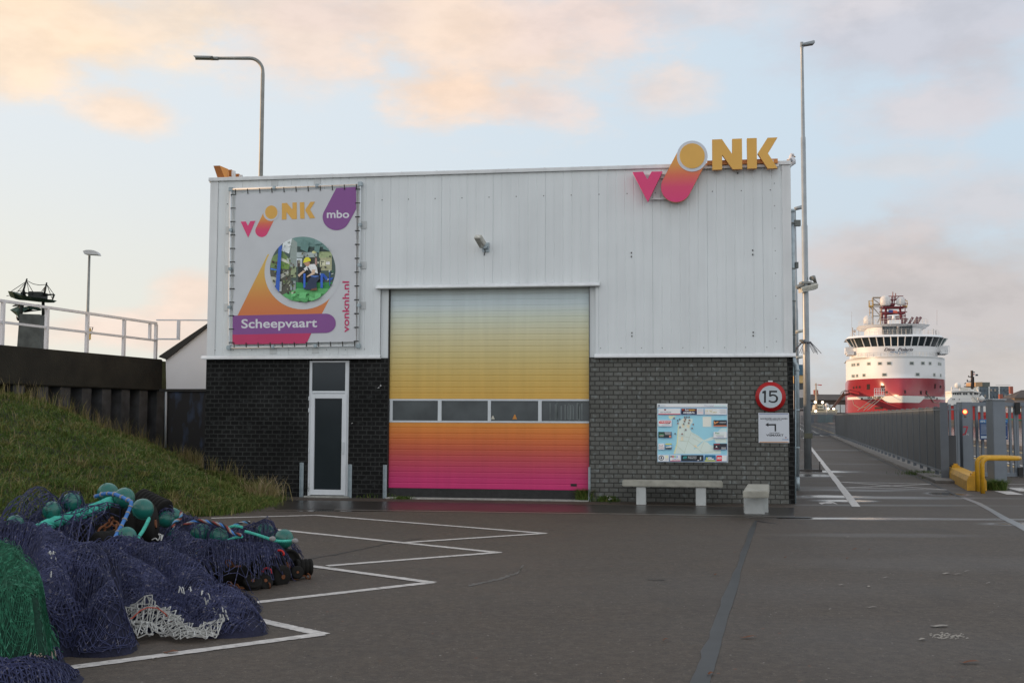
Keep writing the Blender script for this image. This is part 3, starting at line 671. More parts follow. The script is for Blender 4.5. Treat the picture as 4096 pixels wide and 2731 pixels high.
for a_, b_ in (((600, 850), (820, 880)), ((860, 780), (710, 1220)), ((870, 790), (1100, 920)), ((800, 960), (1100, 1200)), ((620, 950), (800, 965)), ((555, 1045), (720, 1200)), ((1130, 980), (1060, 1140)), ((890, 890), (1080, 1000)), ((720, 700), (710, 860)), ((1100, 1200), (1470, 1165))):
    v = Vector((b_[0]-a_[0], b_[1]-a_[1])).normalized()*2; n_ = (-v.y, v.x); bp_([(a_[0]+n_[0], a_[1]+n_[1]), (b_[0]+n_[0], b_[1]+n_[1]), (b_[0]-n_[0], b_[1]-n_[1]), (a_[0]-n_[0], a_[1]-n_[1])], (140, 148, 130))
for i, (x, y) in enumerate(((768, 457), (817, 457), (725, 461), (620, 503), (740, 503), (825, 520), (580, 531), (722, 548), (584, 587), (705, 600), (810, 581), (904, 609), (628, 667), (748, 722), (672, 809), (527, 805), (880, 690), (505, 480))):
    bp_(circ(x, y, 17, 12), [(40, 44, 52), (66, 60, 66), (110, 60, 70)][i % 3]); bp_(circ(x, y+2, 7, 8), [(150, 150, 160), (160, 120, 90), (120, 140, 90)][i % 3]); bp_(rc(x-38+12*(i % 4), y+21, x+24, y+25), (90, 96, 110))
def tile(x0, y0, x1, y1, c): bp_(rc(x0+4, y0+5, x1+5, y1+6), (90, 110, 150)); bp_(rc(x0, y0, x1, y1), c)
K_ = (34, 36, 44); RED = (170, 30, 40); GOLD = (160, 150, 110)
tile(175, 280, 635, 403, PAPER); bp_(rc(175, 388, 635, 403), RED); bt('HOTEL WILLEMSOORD', 215, 345, 445, 360, (70, 74, 90)); bp_([(290, 290), (340, 290), (330, 320), (300, 320)], (90, 30, 46)); bt('diner   lunch   kamers', 215, 366, 440, 376, (100, 104, 120))
tile(655, 280, 980, 403, (28, 30, 52)); bp_(rc(655, 280, 980, 330), (74, 26, 30)); bt('fun', 730, 288, 806, 326, (220, 220, 220), .03); bt('tastic', 810, 288, 942, 326, (200, 140, 60), .03); bt('ADMIRAL', 690, 345, 940, 383, (210, 214, 224), .04); bt('CASINO', 770, 388, 860, 397, (150, 160, 190)); bp_([(668, 290), (705, 290), (690, 316)], (190, 80, 30))
tile(982, 280, 1118, 403, PAPER)
for k in range(5): bp_(rc(998, 292+k*21, 1104, 297+k*21), (110, 110, 130) if k < 3 else (170, 90, 100))
tile(1144, 280, 1605, 405, PAPER); bt('HOTEL & PROEFLOKAAL', 1155, 292, 1400, 302, GOLD); bt('DE', 1160, 318, 1220, 345, GOLD, .03); bt('W', 1238, 312, 1308, 362, GOLD, .03); bt('ERF', 1312, 342, 1398, 366, GOLD, .03); bp_(rc(1160, 362, 1222, 366), (170, 110, 100)); bp_(rc(1155, 382, 1400, 388), GOLD)
for k in range(4): bp_(rc(1450+(k % 2)*20, 300+24*k, 1585, 305+24*k), (100, 104, 120))
tile(175, 520, 455, 650, PAPER); bp_([(180, 570), (215, 532), (425, 530), (440, 555), (405, 588), (200, 590)], RED); bp_([(280, 596), (430, 572), (420, 590), (380, 600)], K_); bt('verpoes', 212, 540, 426, 574, (220, 220, 224), .04, .3); bt('FIETSEN', 300, 580, 398, 592, (220, 220, 224), .02); bp_(rc(240, 614, 410, 618), (110, 114, 130)); bp_(rc(240, 630, 410, 634), (110, 114, 130))
tile(1328, 520, 1606, 650, K_); bp_(rc(1328, 630, 1606, 650), (190, 100, 50)); bp_([(1332, 548), (1350, 545), (1362, 575), (1400, 550), (1432, 552), (1430, 568), (1395, 580), (1352, 606), (1344, 600)], (200, 120, 70)); bt('WARNARS', 1452, 560, 1592, 580, (190, 194, 200), .02)
tile(176, 765, 450, 888, K_); bp_(circ(242, 825, 56, 24), (60, 140, 80)); bp_(circ(242, 825, 53, 24), K_); bt('badkamer', 198, 806, 284, 820, (70, 160, 90)); bp_(rc(190, 832, 290, 838), (200, 200, 200)); bp_(rc(200, 850, 280, 856), (200, 190, 150))
for k in range(3): bp_(rc(305+6*k, 775+20*k, 440-4*k, 783+20*k), (200, 204, 210))
bp_(circ(420, 862, 24, 14), (170, 110, 90))
tile(1328, 765, 1606, 892, PAPER); bt('Ras', 1366, 772, 1448, 808, (56, 120, 80), .02); bt('RasPaas', 1452, 778, 1560, 806, (166, 180, 190), .01); bp_(rc(1385, 845, 1545, 852), (90, 94, 110)); bp_(rc(1372, 822, 1560, 828), (120, 160, 140)); bp_(rc(1408, 868, 1545, 876), (110, 130, 150))
tile(176, 1008, 300, 1132, PAPER); bt('NICOLAAS', 178, 1088, 294, 1104, (70, 64, 80)); bt('hd', 196, 1035, 266, 1078, (140, 100, 110), .0); bp_(rc(180, 1115, 294, 1119), (190, 110, 110))
tile(322, 1008, 452, 1132, (50, 80, 110)); bp_(rc(322, 1008, 452, 1030), (190, 170, 70)); bp_(rc(326, 1040, 448, 1060), (120, 170, 210)); bp_([(326, 1080), (448, 1060), (448, 1090), (326, 1095)], (190, 204, 214)); bp_(rc(326, 1098, 448, 1130), (54, 66, 60))
tile(1328, 1010, 1606, 1135, K_); bp_([(1370, 1090), (1390, 1055), (1410, 1090)], (200, 204, 210)); bp_(rc(1340, 1020, 1460, 1032), (150, 40, 40)); bp_(rc(1340, 1112, 1440, 1122), (130, 40, 40))
for k in range(3): bp_(rc(1490, 1090+16*k, 1590, 1096+16*k), (180, 184, 190))
tile(176, 1248, 395, 1380, PAPER); bp_(circ(238, 1312, 55, 24), (30, 32, 40)); bp_(circ(238, 1312, 40, 24), PAPER); bp_([(215, 1335), (225, 1285), (250, 1280), (262, 1335)], (60, 70, 84)); bp_(rc(320, 1262, 378, 1312), (210, 190, 150))
for k in range(3): bp_(rc(312, 1326+14*k, 384, 1330+14*k), (150, 140, 130))
tile(418, 1250, 640, 1376, PAPER); bp_(rc(418, 1365, 640, 1376), RED)
for k, (ch, c_) in enumerate(zip('MEGA', ((60, 70, 60), (160, 50, 50), (70, 140, 70), (60, 100, 170)))): bt(ch, 428+40*k, 1262, 464+40*k, 1302, c_, .05)
bp_([(460, 1310), (520, 1322), (590, 1312), (520, 1332)], (50, 110, 180)); bt('NICOLAAS', 460, 1334, 628, 1344, (110, 114, 130)); bp_(rc(460, 1350, 628, 1355), (170, 60, 70))
tile(655, 1250, 1116, 1378, (26, 34, 40)); bt('4777', 688, 1276, 776, 1334, (50, 130, 130), .05, .3)
for k in range(4): bt(['Food & Drinks 4774', 'Restaurant & lunch', 'Willemsoord', '1781 AS Den Helder'][k], 790+8*(k % 2), 1272+16*k, 970, 1282+16*k, (190, 196, 200), .01)
bp_(rc(985, 1280, 1040, 1360), (14, 16, 18)); bp_(rc(1045, 1290, 1068, 1350), (150, 154, 150)); bp_([(980, 1368), (1010, 1352), (1030, 1356), (1010, 1370)], (200, 204, 210))
tile(1144, 1250, 1368, 1378, (32, 84, 112)); bp_(rc(1144, 1360, 1368, 1378), (180, 176, 60)); bt('den', 1212, 1285, 1290, 1316, (214, 220, 224), .04); bt('helder', 1208, 1312, 1342, 1346, (214, 220, 224), .04)
for k in range(3): bp_([(1168, 1308+16*k), (1188, 1292+16*k), (1208, 1308+16*k), (1208, 1318+16*k), (1188, 1303+16*k), (1168, 1318+16*k)], (190, 180, 60))
tile(1388, 1258, 1606, 1378, PAPER); bp_(rc(1390, 1260, 1502, 1374), (176, 20, 34)); bt('LEGO', 1398, 1292, 1494, 1336, (220, 220, 214), .05, .15)
bt('Wees loyaal.', 1130, 206, 1338, 238, (110, 122, 144), .01); bt('Besteed lokaal.', 1350, 206, 1598, 238, (130, 176, 214), .01); bp_(rc(176, 200, 200, 238), (40, 60, 90)); bp_(rc(206, 213, 326, 219), (90, 110, 130)); bp_(rc(206, 229, 300, 233), (130, 170, 200))
B.build('printed_map', None, mp_)
# ---- round speed sign
a, z = F(3081.5, 1586.5); rs = 59.3/4400*21.2
sg15 = thing('speed_sign', fr(Vector((a, .03, z-rs))), 'round red rimmed speed limit sign reading 15 on the grey brick', 'road sign')
mb = MB(fr); mb.lathe([(0, .03), (rs*.98, .03), (rs, .035), (rs, .045), (0, .045)], (a, 0, z), 48, 'y'); mb.build('disc', mat('sign_red', (.42, .012, .014), .4, var=.04), sg15)
mb = MB(fr); mb.add([(a+rs*.745*math.cos(t), .0455, z+rs*.745*math.sin(t)) for t in [2*math.pi*k/48 for k in range(48)]], [tuple(range(48))]); mb.build('white_field', mat('sign_white', (.50, .56, .60), .35, var=.04), sg15)
def C8(q): return (2950+q[0]/5.2267, 1500+q[1]/5.2267)
mb = MB(fr); K8 = mat('sign_black', (.015, .016, .02), .4, var=0)
flat(mb, [(518, 345), (560, 322), (596, 322), (594, 576), (553, 576), (555, 378), (518, 382)], C8, .046, K8)
five = [(664, 322), (828, 322), (828, 360), (700, 360), (697, 405), (740, 396), (800, 410), (845, 455), (850, 500), (830, 550), (780, 578), (720, 578), (646, 552), (660, 520), (715, 545), (765, 545), (800, 520), (808, 485), (795, 450), (755, 432), (720, 434), (695, 450), (660, 444)]
flat(mb, five, C8, .046, K8); mb.build('number', None, sg15)
q = FR(3072, 1522, 3090, 1528); fb(q[0], q[1], .005, .04, q[2], q[3]).build('clamp', M_alu, sg15)
# ---- direction sign
q = FR(3033.5, 1651, 3156, 1770.5)
ds = thing('direction_sign', fr(Vector(((q[0]+q[1])/2, .03, q[2]))), 'square white fish market sign with a left pointing arrow under the round sign', 'sign')
fb(q[0], q[1], .012, .03, q[2], q[3]).build('plate', mat('plate_white', (.60, .63, .68), .4, var=.03), ds, bevel=.003)
mb = MB(fr); 
flat(mb, rc(455, 803, 1058, 815), C8, .0306, mat('plate_blue', (.03, .07, .26), .4, var=0)); flat(mb, rc(462, 1391, 1068, 1405), C8, .0306, mat('plate_orange', (.6, .25, .06), .4, var=0))
flat(mb, [(583, 1036), (646, 990), (646, 1020), (806, 1018), (808, 1174), (776, 1174), (774, 1052), (646, 1052), (648, 1080)], C8, .0306, K8)
prt('NOORDZEE AAN DE HAVEN', 478, 893, 1042, 926, K8, .03, 0, C8, False, mb, .0306); prt('HET NIEUWEDIEP 27B', 595, 934, 922, 950, K8, .02, 0, C8, False, mb, .0306)
prt('DAGVERSE', 672, 1198, 880, 1222, K8, .02, 0, C8, False, mb, .0306); prt('VISMARKT', 598, 1232, 962, 1276, K8, .03, 0, C8, False, mb, .0306)
prt('NOORDZEE', 935, 1332, 1066, 1356, mat('logo_blue', (.12, .22, .42), .4, var=0), .02, 0, C8, False, mb, .0306)
flat(mb, [(985, 1300), (1010, 1284), (1036, 1300), (1010, 1300)], C8, .0306, mat('plate_blue', (0, 0, 0))); flat(mb, [(985, 1304), (1030, 1306), (1010, 1320)], C8, .0306, mat('plate_orange', (0, 0, 0)))
mb.build('lettering', None, ds)
# ---- benches
def bench(pts, z0, z1, legs, lab):
    c = sum((Vector(p) for p in pts), Vector((0, 0)))/4
    t = thing('concrete_bench', fr(Vector((c.x, c.y, 0))), lab, 'bench', 'concrete benches by the brick wall')
    mb = MB(fr); n = 4; mb.add([(p[0], p[1], z0) for p in pts]+[(p[0], p[1], z1) for p in pts], [(3, 2, 1, 0), (4, 5, 6, 7)]+[(i, (i+1) % 4, (i+1) % 4+4, i+4) for i in range(4)])
    mb.build('seat', mat('bench_seat', (.36, .35, .30), .85, var=.2, vscale=6, bump=.7, bscale=80), t, bevel=.012)
    for l in legs: MB(fr).box(*l, -.01, z0-.001).build('leg', mat('bench_leg', (.50, .52, .51), .8, var=.12, vscale=5, bump=.4, bscale=50), t, bevel=.01)
def GF(px, py, z=0):
    p = W(px, py, z)-FO; return p.dot(FU), p.dot(FN)
s0 = GF(2489, 2017)[0]; s1 = GF(2890, 2019)[0]; dF = GF(2700, 2020)[1]
bench([(s0, dF-.42), (s1, dF-.42), (s1, dF+.02), (s0, dF+.02)], .34, .45, [(GF(2545, 2017)[0], GF(2584, 2017)[0], dF-.36, dF-.02), (GF(2783, 2019)[0], GF(2823.6, 2019)[0], dF-.36, dF-.02)], 'long concrete bench on two legs beneath the map board')
fa = GF(2980, 2055); fb_ = GF(3059, 2055); t0 = GF(2971, 1964, .46); t1 = GF(3074.5, 1964, .46); t2 = GF(3077.7, 1935.5, .46); t3 = GF(2990, 1935, .46)
dk = (t2[0]-t1[0])*0+.0
bench([t3, t2, t1, t0], .35, .46, [(fa[0], fb_[0], fa[1]-.35, fa[1]-.03), (fa[0]+.12, fb_[0]+.09, t2[1]+.15, t2[1]+.5)], 'second concrete bench seen end on at the wall corner')
# ---- flue pipe and downpipe on the right side wall
pp = thing('flue_pipe', W(3188, 1960, 0), 'tall grey metal flue with clamps up the right side of the building', 'pipe')
pb = W(3188, 1960, 0); Yp = pb.y
def PV(px, py, Y=Yp): return P(px, py, Y)
mb = MB(); mb.tube([PV(3169, 842), PV(3171, 1100), PV(3174, 1440)], .052, 12); mb.tube([PV(3168.5, 838), PV(3169, 848)], .06, 12); mb.build('upper_flue', M_galv, pp)
x0 = pb.x
mb = MB(); mb.tube([PV(3174, 1432), PV(3176, 1450), PV(3184, 1462), PV(3186, 1480), Vector((x0, Yp, pb.z+.3))], .062, 12); mb.tube([Vector((x0, Yp, .0)), Vector((x0, Yp, .3))], .066, 12)
for y in (1480, 1640, 1790): mb.tube([PV(3187, y-3), PV(3187, y+3)], .069, 12)
mb.build('lower_pipe', M_galv, pp)
mb = MB()
for y in (893, 1075, 1205, 1340): p_ = PV(3170, y); mb.box(p_.x-.12, p_.x+.06, p_.y-.07, p_.y+.07, p_.z-.012, p_.z+.012)
for (x0_, x1_, y) in ((3176, 3201, 893), (3182, 3192, 1061)): a_ = PV(x0_, y); b_ = PV(x1_, y); mb.box(a_.x, b_.x, a_.y-.05, a_.y+.05, a_.z-.07, a_.z+.07)
mb.build('clamp', mat('dull_clamp', (.16, .17, .16), .6, metal=.3), pp)
dpipe = MB(); q = W(3182, 2012, 0); dpipe.tube([P(3182, 1500, q.y), q], .014, 6); o = dpipe.build('drain_pipe', mat('pale_pipe', (.35, .45, .5), .5)); tag(o, 'thin pale drain pipe on the right corner of the building', 'pipe')
# ------------------------------------------------------------------ ground
FB0 = W(3785, 1920); FB1 = W(3342, 1745); AX = (FB1-FB0).normalized()
qe = FB0+AX*34+Vector((9.1, 0, 0)) # quay edge point
def quay(Y): return qe.x + (Y-qe.y)*AX.x/AX.y
def asphalt():
    m = bpy.data.materials.new('asphalt'); m.use_nodes = True; t = m.node_tree; b = t.nodes['Principled BSDF']; L = t.links.new
    g = t.nodes.new('ShaderNodeNewGeometry')
    def N(sc, det, ro=.55, st=(1, 1, 1)):
        mp = t.nodes.new('ShaderNodeMapping'); mp.inputs['Scale'].default_value = st; L(g.outputs['Position'], mp.inputs[0])
        n = t.nodes.new('ShaderNodeTexNoise'); n.inputs['Scale'].default_value = sc; n.inputs['Detail'].default_value = det; n.inputs['Roughness'].default_value = ro; L(mp.outputs[0], n.inputs[0]); return n.outputs[0]
    def MR(v, a, z, c, d):
        r = t.nodes.new('ShaderNodeMapRange'); r.interpolation_type = 'SMOOTHSTEP'; L(v, r.inputs[0]); r.inputs[1].default_value = a; r.inputs[2].default_value = z; r.inputs[3].default_value = c; r.inputs[4].default_value = d; return r.outputs[0]
    def MA(op, a, b_=None):
        n = t.nodes.new('ShaderNodeMath'); n.operation = op
        for s, v in zip(n.inputs, (a, b_)):
            if v is None: continue
            if hasattr(v, 'node'): L(v, s)
            else: s.default_value = v
        return n.outputs[0]
    def MX(f, a, c):
        n = t.nodes.new('ShaderNodeMix'); n.data_type = 'RGBA'
        for s, v in ((n.inputs[0], f), (n.inputs[6], a), (n.inputs[7], c)):
            if hasattr(v, 'node'): L(v, s)
            else: s.default_value = v if not isinstance(v, tuple) else (*v, 1)
        return n.outputs[2]
    big = N(.35, 5); med = N(2.2, 5); mid_ = N(26, 5, .75); fine = N(90, 3, .7); grit = N(160, 2, .8)
    col = MX(MR(big, .3, .7, 0, 1), (.080, .059, .042), (.115, .087, .062))
    col = MX(MR(med, .35, .7, 0, .4), col, (.060, .050, .043))
    col = MX(MR(mid_, .38, .62, 0, .65), col, (.046, .036, .027))
    col = MX(MR(N(11, 5, .7), .36, .58, .42, 0), col, (.15, .12, .092))
    col = MX(MR(fine, .35, .65, 0, .6), col, (.034, .030, .028))
    col = MX(MR(grit, .66, .74, 0, .75), col, (.22, .20, .18))
    col = MX(MR(N(14, 3), .70, .74, 0, .35), col, (.12, .055, .03))
    col = MX(MR(N(.9, 6, .6, (1, .35, 1)), .56, .70, 0, .45), col, (.046, .038, .032))
    col = MX(MR(N(3.1, 6, .65), .60, .68, 0, .35), col, (.040, .034, .030))
    def VO(sc, lo, hi, am):
        v = t.nodes.new('ShaderNodeTexVoronoi'); v.inputs['Scale'].default_value = sc; L(g.outputs['Position'], v.inputs['Vector']); return MR(v.outputs['Distance'], lo, hi, am, 0)
    col = MX(VO(7.0, .035, .07, .8), col, (.30, .27, .24)); col = MX(VO(5.3, .05, .09, .7), col, (.020, .016, .014)); col = MX(VO(3.7, .035, .06, .8), col, (.16, .06, .03)); col = MX(VO(14.0, .10, .16, .5), col, (.17, .145, .12))
    # wetness: bands and puddles at fixed places in the yard
    sx = t.nodes.new('ShaderNodeSeparateXYZ'); L(g.outputs['Position'], sx.inputs[0]); X, Y = sx.outputs[0], sx.outputs[1]
    warp = MA('MULTIPLY', MA('SUBTRACT', N(1.1, 4), .5), 1.0)
    wet = None
    for (px, py, rx, ry, am) in PUD:
        c = W(px, py, 0)
        dx = MA('DIVIDE', MA('SUBTRACT', X, c.x), rx); dy = MA('DIVIDE', MA('SUBTRACT', Y, c.y), ry)
        r2 = MA('ADD', MA('MULTIPLY', dx, dx), MA('MULTIPLY', dy, dy))
        v = MR(MA('ADD', MA('SQRT', r2), warp), .35, 1.3, am, 0)
        wet = v if wet is None else MA('MAXIMUM', wet, v)
    rough = MR(wet, 0, 1, .72, .08); rough = MA('ADD', rough, MR(big, .3, .7, -.05, .06))
    col = MX(MR(wet, 0, 1, 0, .55), col, (.026, .023, .021))
    L(col, b.inputs['Base Color']); L(rough, b.inputs['Roughness']); b.inputs['Specular IOR Level'].default_value = .36
    bp = t.nodes.new('ShaderNodeBump'); bp.inputs['Distance'].default_value = .006; L(MR(wet, .3, .95, .55, 0), bp.inputs['Strength']); L(fine, bp.inputs['Height']); L(bp.outputs[0], b.inputs['Normal'])
    return m
PUD = [(3500, 2073, 2.4, .26, .80), (3280, 2072, .8, .2, .95), (3000, 2067, 2.2, .07, .6), (3390, 2002, .7, .38, .85), (3320, 1985, 1.0, .5, .8), (3300, 1885, 1.2, .8, .85), (3240, 1900, .9, 1.2, .7),
       (1950, 2045, 5.2, .12, .95), (1450, 2040, 1.1, .25, .95), (3300, 1950, 3.0, .7, .35), (3600, 1990, 3.2, .50, .55), (4090, 2095, .8, .3, .9), (3790, 1975, .5, .7, .85),
       (3400, 1855, 2.2, .6, .3), (3350, 1800, 2.5, .8, .4), (3960, 1955, 1.5, .8, .4), (3750, 2075, 2.6, .24, .65), (3450, 1960, 2.2, .5, .45), (3600, 2020, 2.8, .30, .45), (3500, 2140, 2.2, .35, .35), (2300, 2350, 4.5, 1.3, .22), (3300, 2560, 2.6, 1.3, .2), (1700, 2250, 2.5, .9, .3), (3800, 2250, 3, .9, .25), (2050, 2150, 5, .8, .2), (1310, 1990, .9, .1, .8), (3560, 1840, .6, 3, .35)]
M_asph = asphalt()
yb = -60; yf = 340.0
mb = MB(); mb.add([(-700, yb, 0), (quay(yb), yb, 0), (quay(yf), yf, 0), (-700, yf, 0)], [(0, 1, 2, 3)]); mb.build('yard_ground', M_asph).update_tag()
tag(bpy.data.objects['yard_ground'], kind='structure')
mb = MB(); mb.add([(-700, yf, 0), (900, yf, 0), (900, 2500, 0), (-700, 2500, 0)], [(0, 1, 2, 3)]); tag(mb.build('far_ground', mat('far_land', (.07, .07, .06), .9, var=.3, vscale=.02)), kind='structure')
mb = MB(); mb.add([(quay(yb), yb, 0), (quay(yf), yf, 0), (quay(yf), yf, -3), (quay(yb), yb, -3)], [(0, 1, 2, 3)]); mb.add([(quay(yf), yf, .0), (900, yf, .0), (900, yf, -3), (quay(yf), yf, -3)], [(0, 1, 2, 3)])
tag(mb.build('quay_wall', mat('quay_stone', (.2, .16, .13), .8, var=.3, vscale=1)), kind='structure')
mw_ = bpy.data.materials.new('water'); mw_.use_nodes = True; t = mw_.node_tree; b = t.nodes['Principled BSDF']; b.inputs['Base Color'].default_value = (.02, .03, .035, 1); b.inputs['Roughness'].default_value = .08
n = t.nodes.new('ShaderNodeTexNoise'); n.inputs['Scale'].default_value = 1.1; n.inputs['Detail'].default_value = 4; g = t.nodes.new('ShaderNodeNewGeometry'); t.links.new(g.outputs['Position'], n.inputs[0])
bp = t.nodes.new('ShaderNodeBump'); bp.inputs['Strength'].default_value = .35; bp.inputs['Distance'].default_value = .15; t.links.new(n.outputs[0], bp.inputs['Height']); t.links.new(bp.outputs[0], b.inputs['Normal'])
mb = MB(); mb.add([(-60, -70, -.9), (1200, -70, -.9), (1200, yf+5, -.9), (-60, yf+5, -.9)], [(0, 1, 2, 3)]); tag(mb.build('harbour_water', mw_), kind='structure')
# ---- painted lines
M_line = mat('road_paint', (.52, .49, .46), .6, var=.22, vscale=14, bump=.4, bscale=120)
def worn(m, base=(.10, .08, .065)):
    t = m.node_tree; b = t.nodes['Principled BSDF']; src = b.inputs['Base Color'].links[0].from_socket; g = t.nodes.new('ShaderNodeNewGeometry'); n = t.nodes.new('ShaderNodeTexNoise'); n.inputs['Scale'].default_value = 9; n.inputs['Detail'].default_value = 9; n.inputs['Roughness'].default_value = .75; t.links.new(g.outputs['Position'], n.inputs[0])
    r = t.nodes.new('ShaderNodeMapRange'); r.inputs[1].default_value = .57; r.inputs[2].default_value = .66; r.inputs[4].default_value = .75; t.links.new(n.outputs[0], r.inputs[0]); x = t.nodes.new('ShaderNodeMix'); x.data_type = 'RGBA'; t.links.new(r.outputs[0], x.inputs[0]); t.links.new(src, x.inputs[6]); x.inputs[7].default_value = (*base, 1); t.links.new(x.outputs[2], b.inputs['Base Color'])
worn(M_line); M_yline = mat('yellow_paint', (.5, .33, .10), .6, var=.15, vscale=6)
def strip(name, pts, w, m, z=.004, px=True, jit=0.0):
    q = [W(*p) if px else Vector(p) for p in pts]; q = [Vector((a.x, a.y, z)) for a in q]; L_, R_ = [], []
    if jit:
        r_ = []
        for i in range(len(q)-1):
            for k in range(40): r_.append(q[i].lerp(q[i+1], k/40))
        r_.append(q[-1]); q = r_
    rj = random.Random(5)
    for i, p in enumerate(q):
        t_ = (q[min(i+1, len(q)-1)]-q[max(i-1, 0)]).normalized(); n_ = Vector((-t_.y, t_.x, 0)); ww = w/2*(1+jit*(rj.random()-.5)); L_.append(p+n_*ww); R_.append(p-n_*ww)
    mb = MB()
    for i in range(len(q)-1): mb.add([L_[i], L_[i+1], R_[i+1], R_[i]], [(0, 1, 2, 3)])
    o = mb.build(name, m); tag(o, kind='structure'); return o
def zig(lines, name, m, w, z=.004):
    k = 0
    for a_, b_ in lines: strip(name, [a_, b_], w, m, z+.0010*(k % 3), True, .16); k += 1
zig([((845, 2072), (1268, 2060)), ((1262, 2060), (2184, 2133.5)), ((2180, 2133), (1620, 2170)), ((1100, 2117), (2000, 2210.5)), ((1998, 2209), (1308, 2263)), ((1243, 2264), (1733, 2331)), ((1729, 2329), (900, 2423))], 'parking_line', M_line, .11)
zig([((980, 2468), (1296, 2538)), ((1290, 2536), (150, 2688))], 'parking_line', M_line, .115, .004)
zig([((3425, 2026), (3237, 1782)), ((3237, 1782), (3215, 1750))], 'path_line', M_line, .15, .004)
zig([((3359, 1927.6), (3731, 1935.7)), ((3379, 1950.6), (3785.6, 1959)), ((3359, 1927.6), (3785, 1959)), ((3379, 1950.6), (3731, 1935.7))], 'crossing_line', M_line, .10, .0052)
mb = MB()
for poly in ([(3273, 2010), (3300, 2008), (3318, 2003), (3335, 2008), (3352, 2017), (3330, 2012), (3322, 2014), (3300, 2013), (3286, 2017)],):
    mb.add([W(*p)+Vector((0, 0, .0045)) for p in poly], [tuple(range(len(poly)))])
tag(mb.build('painted_arrow', M_line), kind='structure')
M_patch = mat('smooth_bitumen', (.036, .038, .040), .42, var=.25, vscale=3)
# long dark seam of sealed asphalt
def ribbon(name, left, right, m, z=.004):
    mb = MB(); k = len(left); vs = [W(*p)+Vector((0, 0, z)) for p in left]+[W(*p)+Vector((0, 0, z)) for p in right]
    mb.add(vs, [(i, i+1, i+1+k, i+k) for i in range(k-1)]); tag(mb.build(name, m), kind='structure')
rj = random.Random(9); ys = [2084+i*(2760-2084)/26 for i in range(27)]
lf = []; rt = []
for y in ys:
    t_ = (y-2084)/(2731-2084); cx = 3024-(3024-2806)*t_**.95; hw = 7+40*t_+3*math.sin(t_*17)
    lf.append((cx-hw*.9+rj.uniform(-3, 3)*(1+2*t_), y)); rt.append((cx+hw*.75+rj.uniform(-2, 2), y))
ribbon('sealed_seam', lf, rt, M_patch)
M_kerb = mat('kerb_concrete', (.17, .155, .14), .8, var=.25, vscale=5, bump=.4)
ribbon('concrete_strip', [(3842, 1990), (3900, 2012), (3960, 2045), (4005, 2075), (4070, 2108), (4140, 2150)], [(3860, 1989), (3925, 2012), (3985, 2045), (4030, 2070), (4096, 2100), (4160, 2138)], mat('pale_seam', (.15, .15, .15), .35, var=.2, vscale=4))
# old cracks and a faint repair in the yard
M_crack = mat('tar_crack', (.026, .023, .021), .55, var=.3, vscale=6)
def crack(pts, w, seed, m=M_crack, z=.0030):
    r = random.Random(seed); q = []
    for i in range(len(pts)-1):
        for k in range(12): t_ = k/12; q.append((pts[i][0]+(pts[i+1][0]-pts[i][0])*t_+r.gauss(0, 2.2), pts[i][1]+(pts[i+1][1]-pts[i][1])*t_+r.gauss(0, .7)))
    a = [(x, y-w*(.4+r.random())) for x, y in q]; b = [(x, y+w*(.4+r.random())) for x, y in q]; ribbon('asphalt_crack', a, b, m, z)
crack([(1230, 2238), (1400, 2205), (1560, 2172), (1700, 2150)], 1.6, 1); crack([(2090, 2262), (2075, 2290), (1990, 2318), (1860, 2345)], 4.5, 2, mat('grey_repair', (.085, .082, .078), .5, var=.3, vscale=5))
crack([(3022, 2082), (3060, 2088), (3110, 2093)], 1.8, 3); crack([(2590, 2318), (2640, 2320), (2662, 2321)], 1.0, 4)
# gutter in front of the building
ribbon('gutter', [(1340, 2037), (2400, 2052), (3180, 2063)], [(1335, 2040.5), (2400, 2056), (3180, 2067.5)], mat('gutter_stone', (.13, .115, .10), .4, var=.25, vscale=3), .0045)
ribbon('drain_cover', [(3110, 2066), (3240, 2067)], [(3108, 2072), (3238, 2073)], mat('drain_iron', (.03, .028, .025), .45, var=.3), .009)
ribbon('apron', [(1080, 1999), (1600, 2006), (2400, 2018), (3176, 2030)], [(1100, 2036), (1600, 2038), (2400, 2050), (3176, 2062)], mat('wet_apron', (.036, .031, .028), .30, var=.25, vscale=1.5, bump=.15, bscale=90), .003)
# kerb and slot under the fence
FB0 = W(3785, 1920); FB1 = W(3342, 1745); FDIR = (FB1-FB0).normalized(); FPR = Vector((FDIR.y, -FDIR.x, 0))
def fence_fr(p): return FB0 + FDIR*p.x + FPR*p.y + Vector((0, 0, p.z))
mb = MB(fence_fr); mb.box(-1.5, 78, -.45, .35, 0, .07); o = mb.build('kerb', M_kerb, bevel=.01); tag(o, kind='structure')
mb = MB(fence_fr); mb.box(-6.5, 78, -.62, -.56, .001, .006); tag(mb.build('slot_drain', M_black), kind='structure')
# quay markings beyond the gate
def along(name, y0, off, w, m, yA=38, yB=250, z=.004):
    pts = [(quay(y)-off, y, z) for y in (yA, yB)]; strip(name, pts, w, m, z, px=False)
along('quay_line', 0, 2.1, .22, M_yline, 36, 330); along('quay_line', 0, 5.6, .20, M_yline, 34, 330); along('quay_line', 0, 5.15, .15, M_line, 34, 330); along('quay_line', 0, 8.5, .22, M_yline, 99, 330); along('quay_line', 0, 10.2, .22, M_line, 99, 330); along('quay_line', 0, 11.4, .22, M_line, 99, 330)
for k, (x0_, x1_, y_) in enumerate(((3700, 4200, 1936), (3720, 4200, 1946), (3990, 4200, 1959))): strip('crossing_line', [(x0_+140, y_), (x1_, y_+2)], .10, M_line, .0045+.0012*k)
for k, (x_, y_) in enumerate(((4035, 1975), (4082, 1962))): strip('crossing_line', [(x_-25, y_-10), (x_+28, y_+4)], .35, M_line, .009+.001*k)
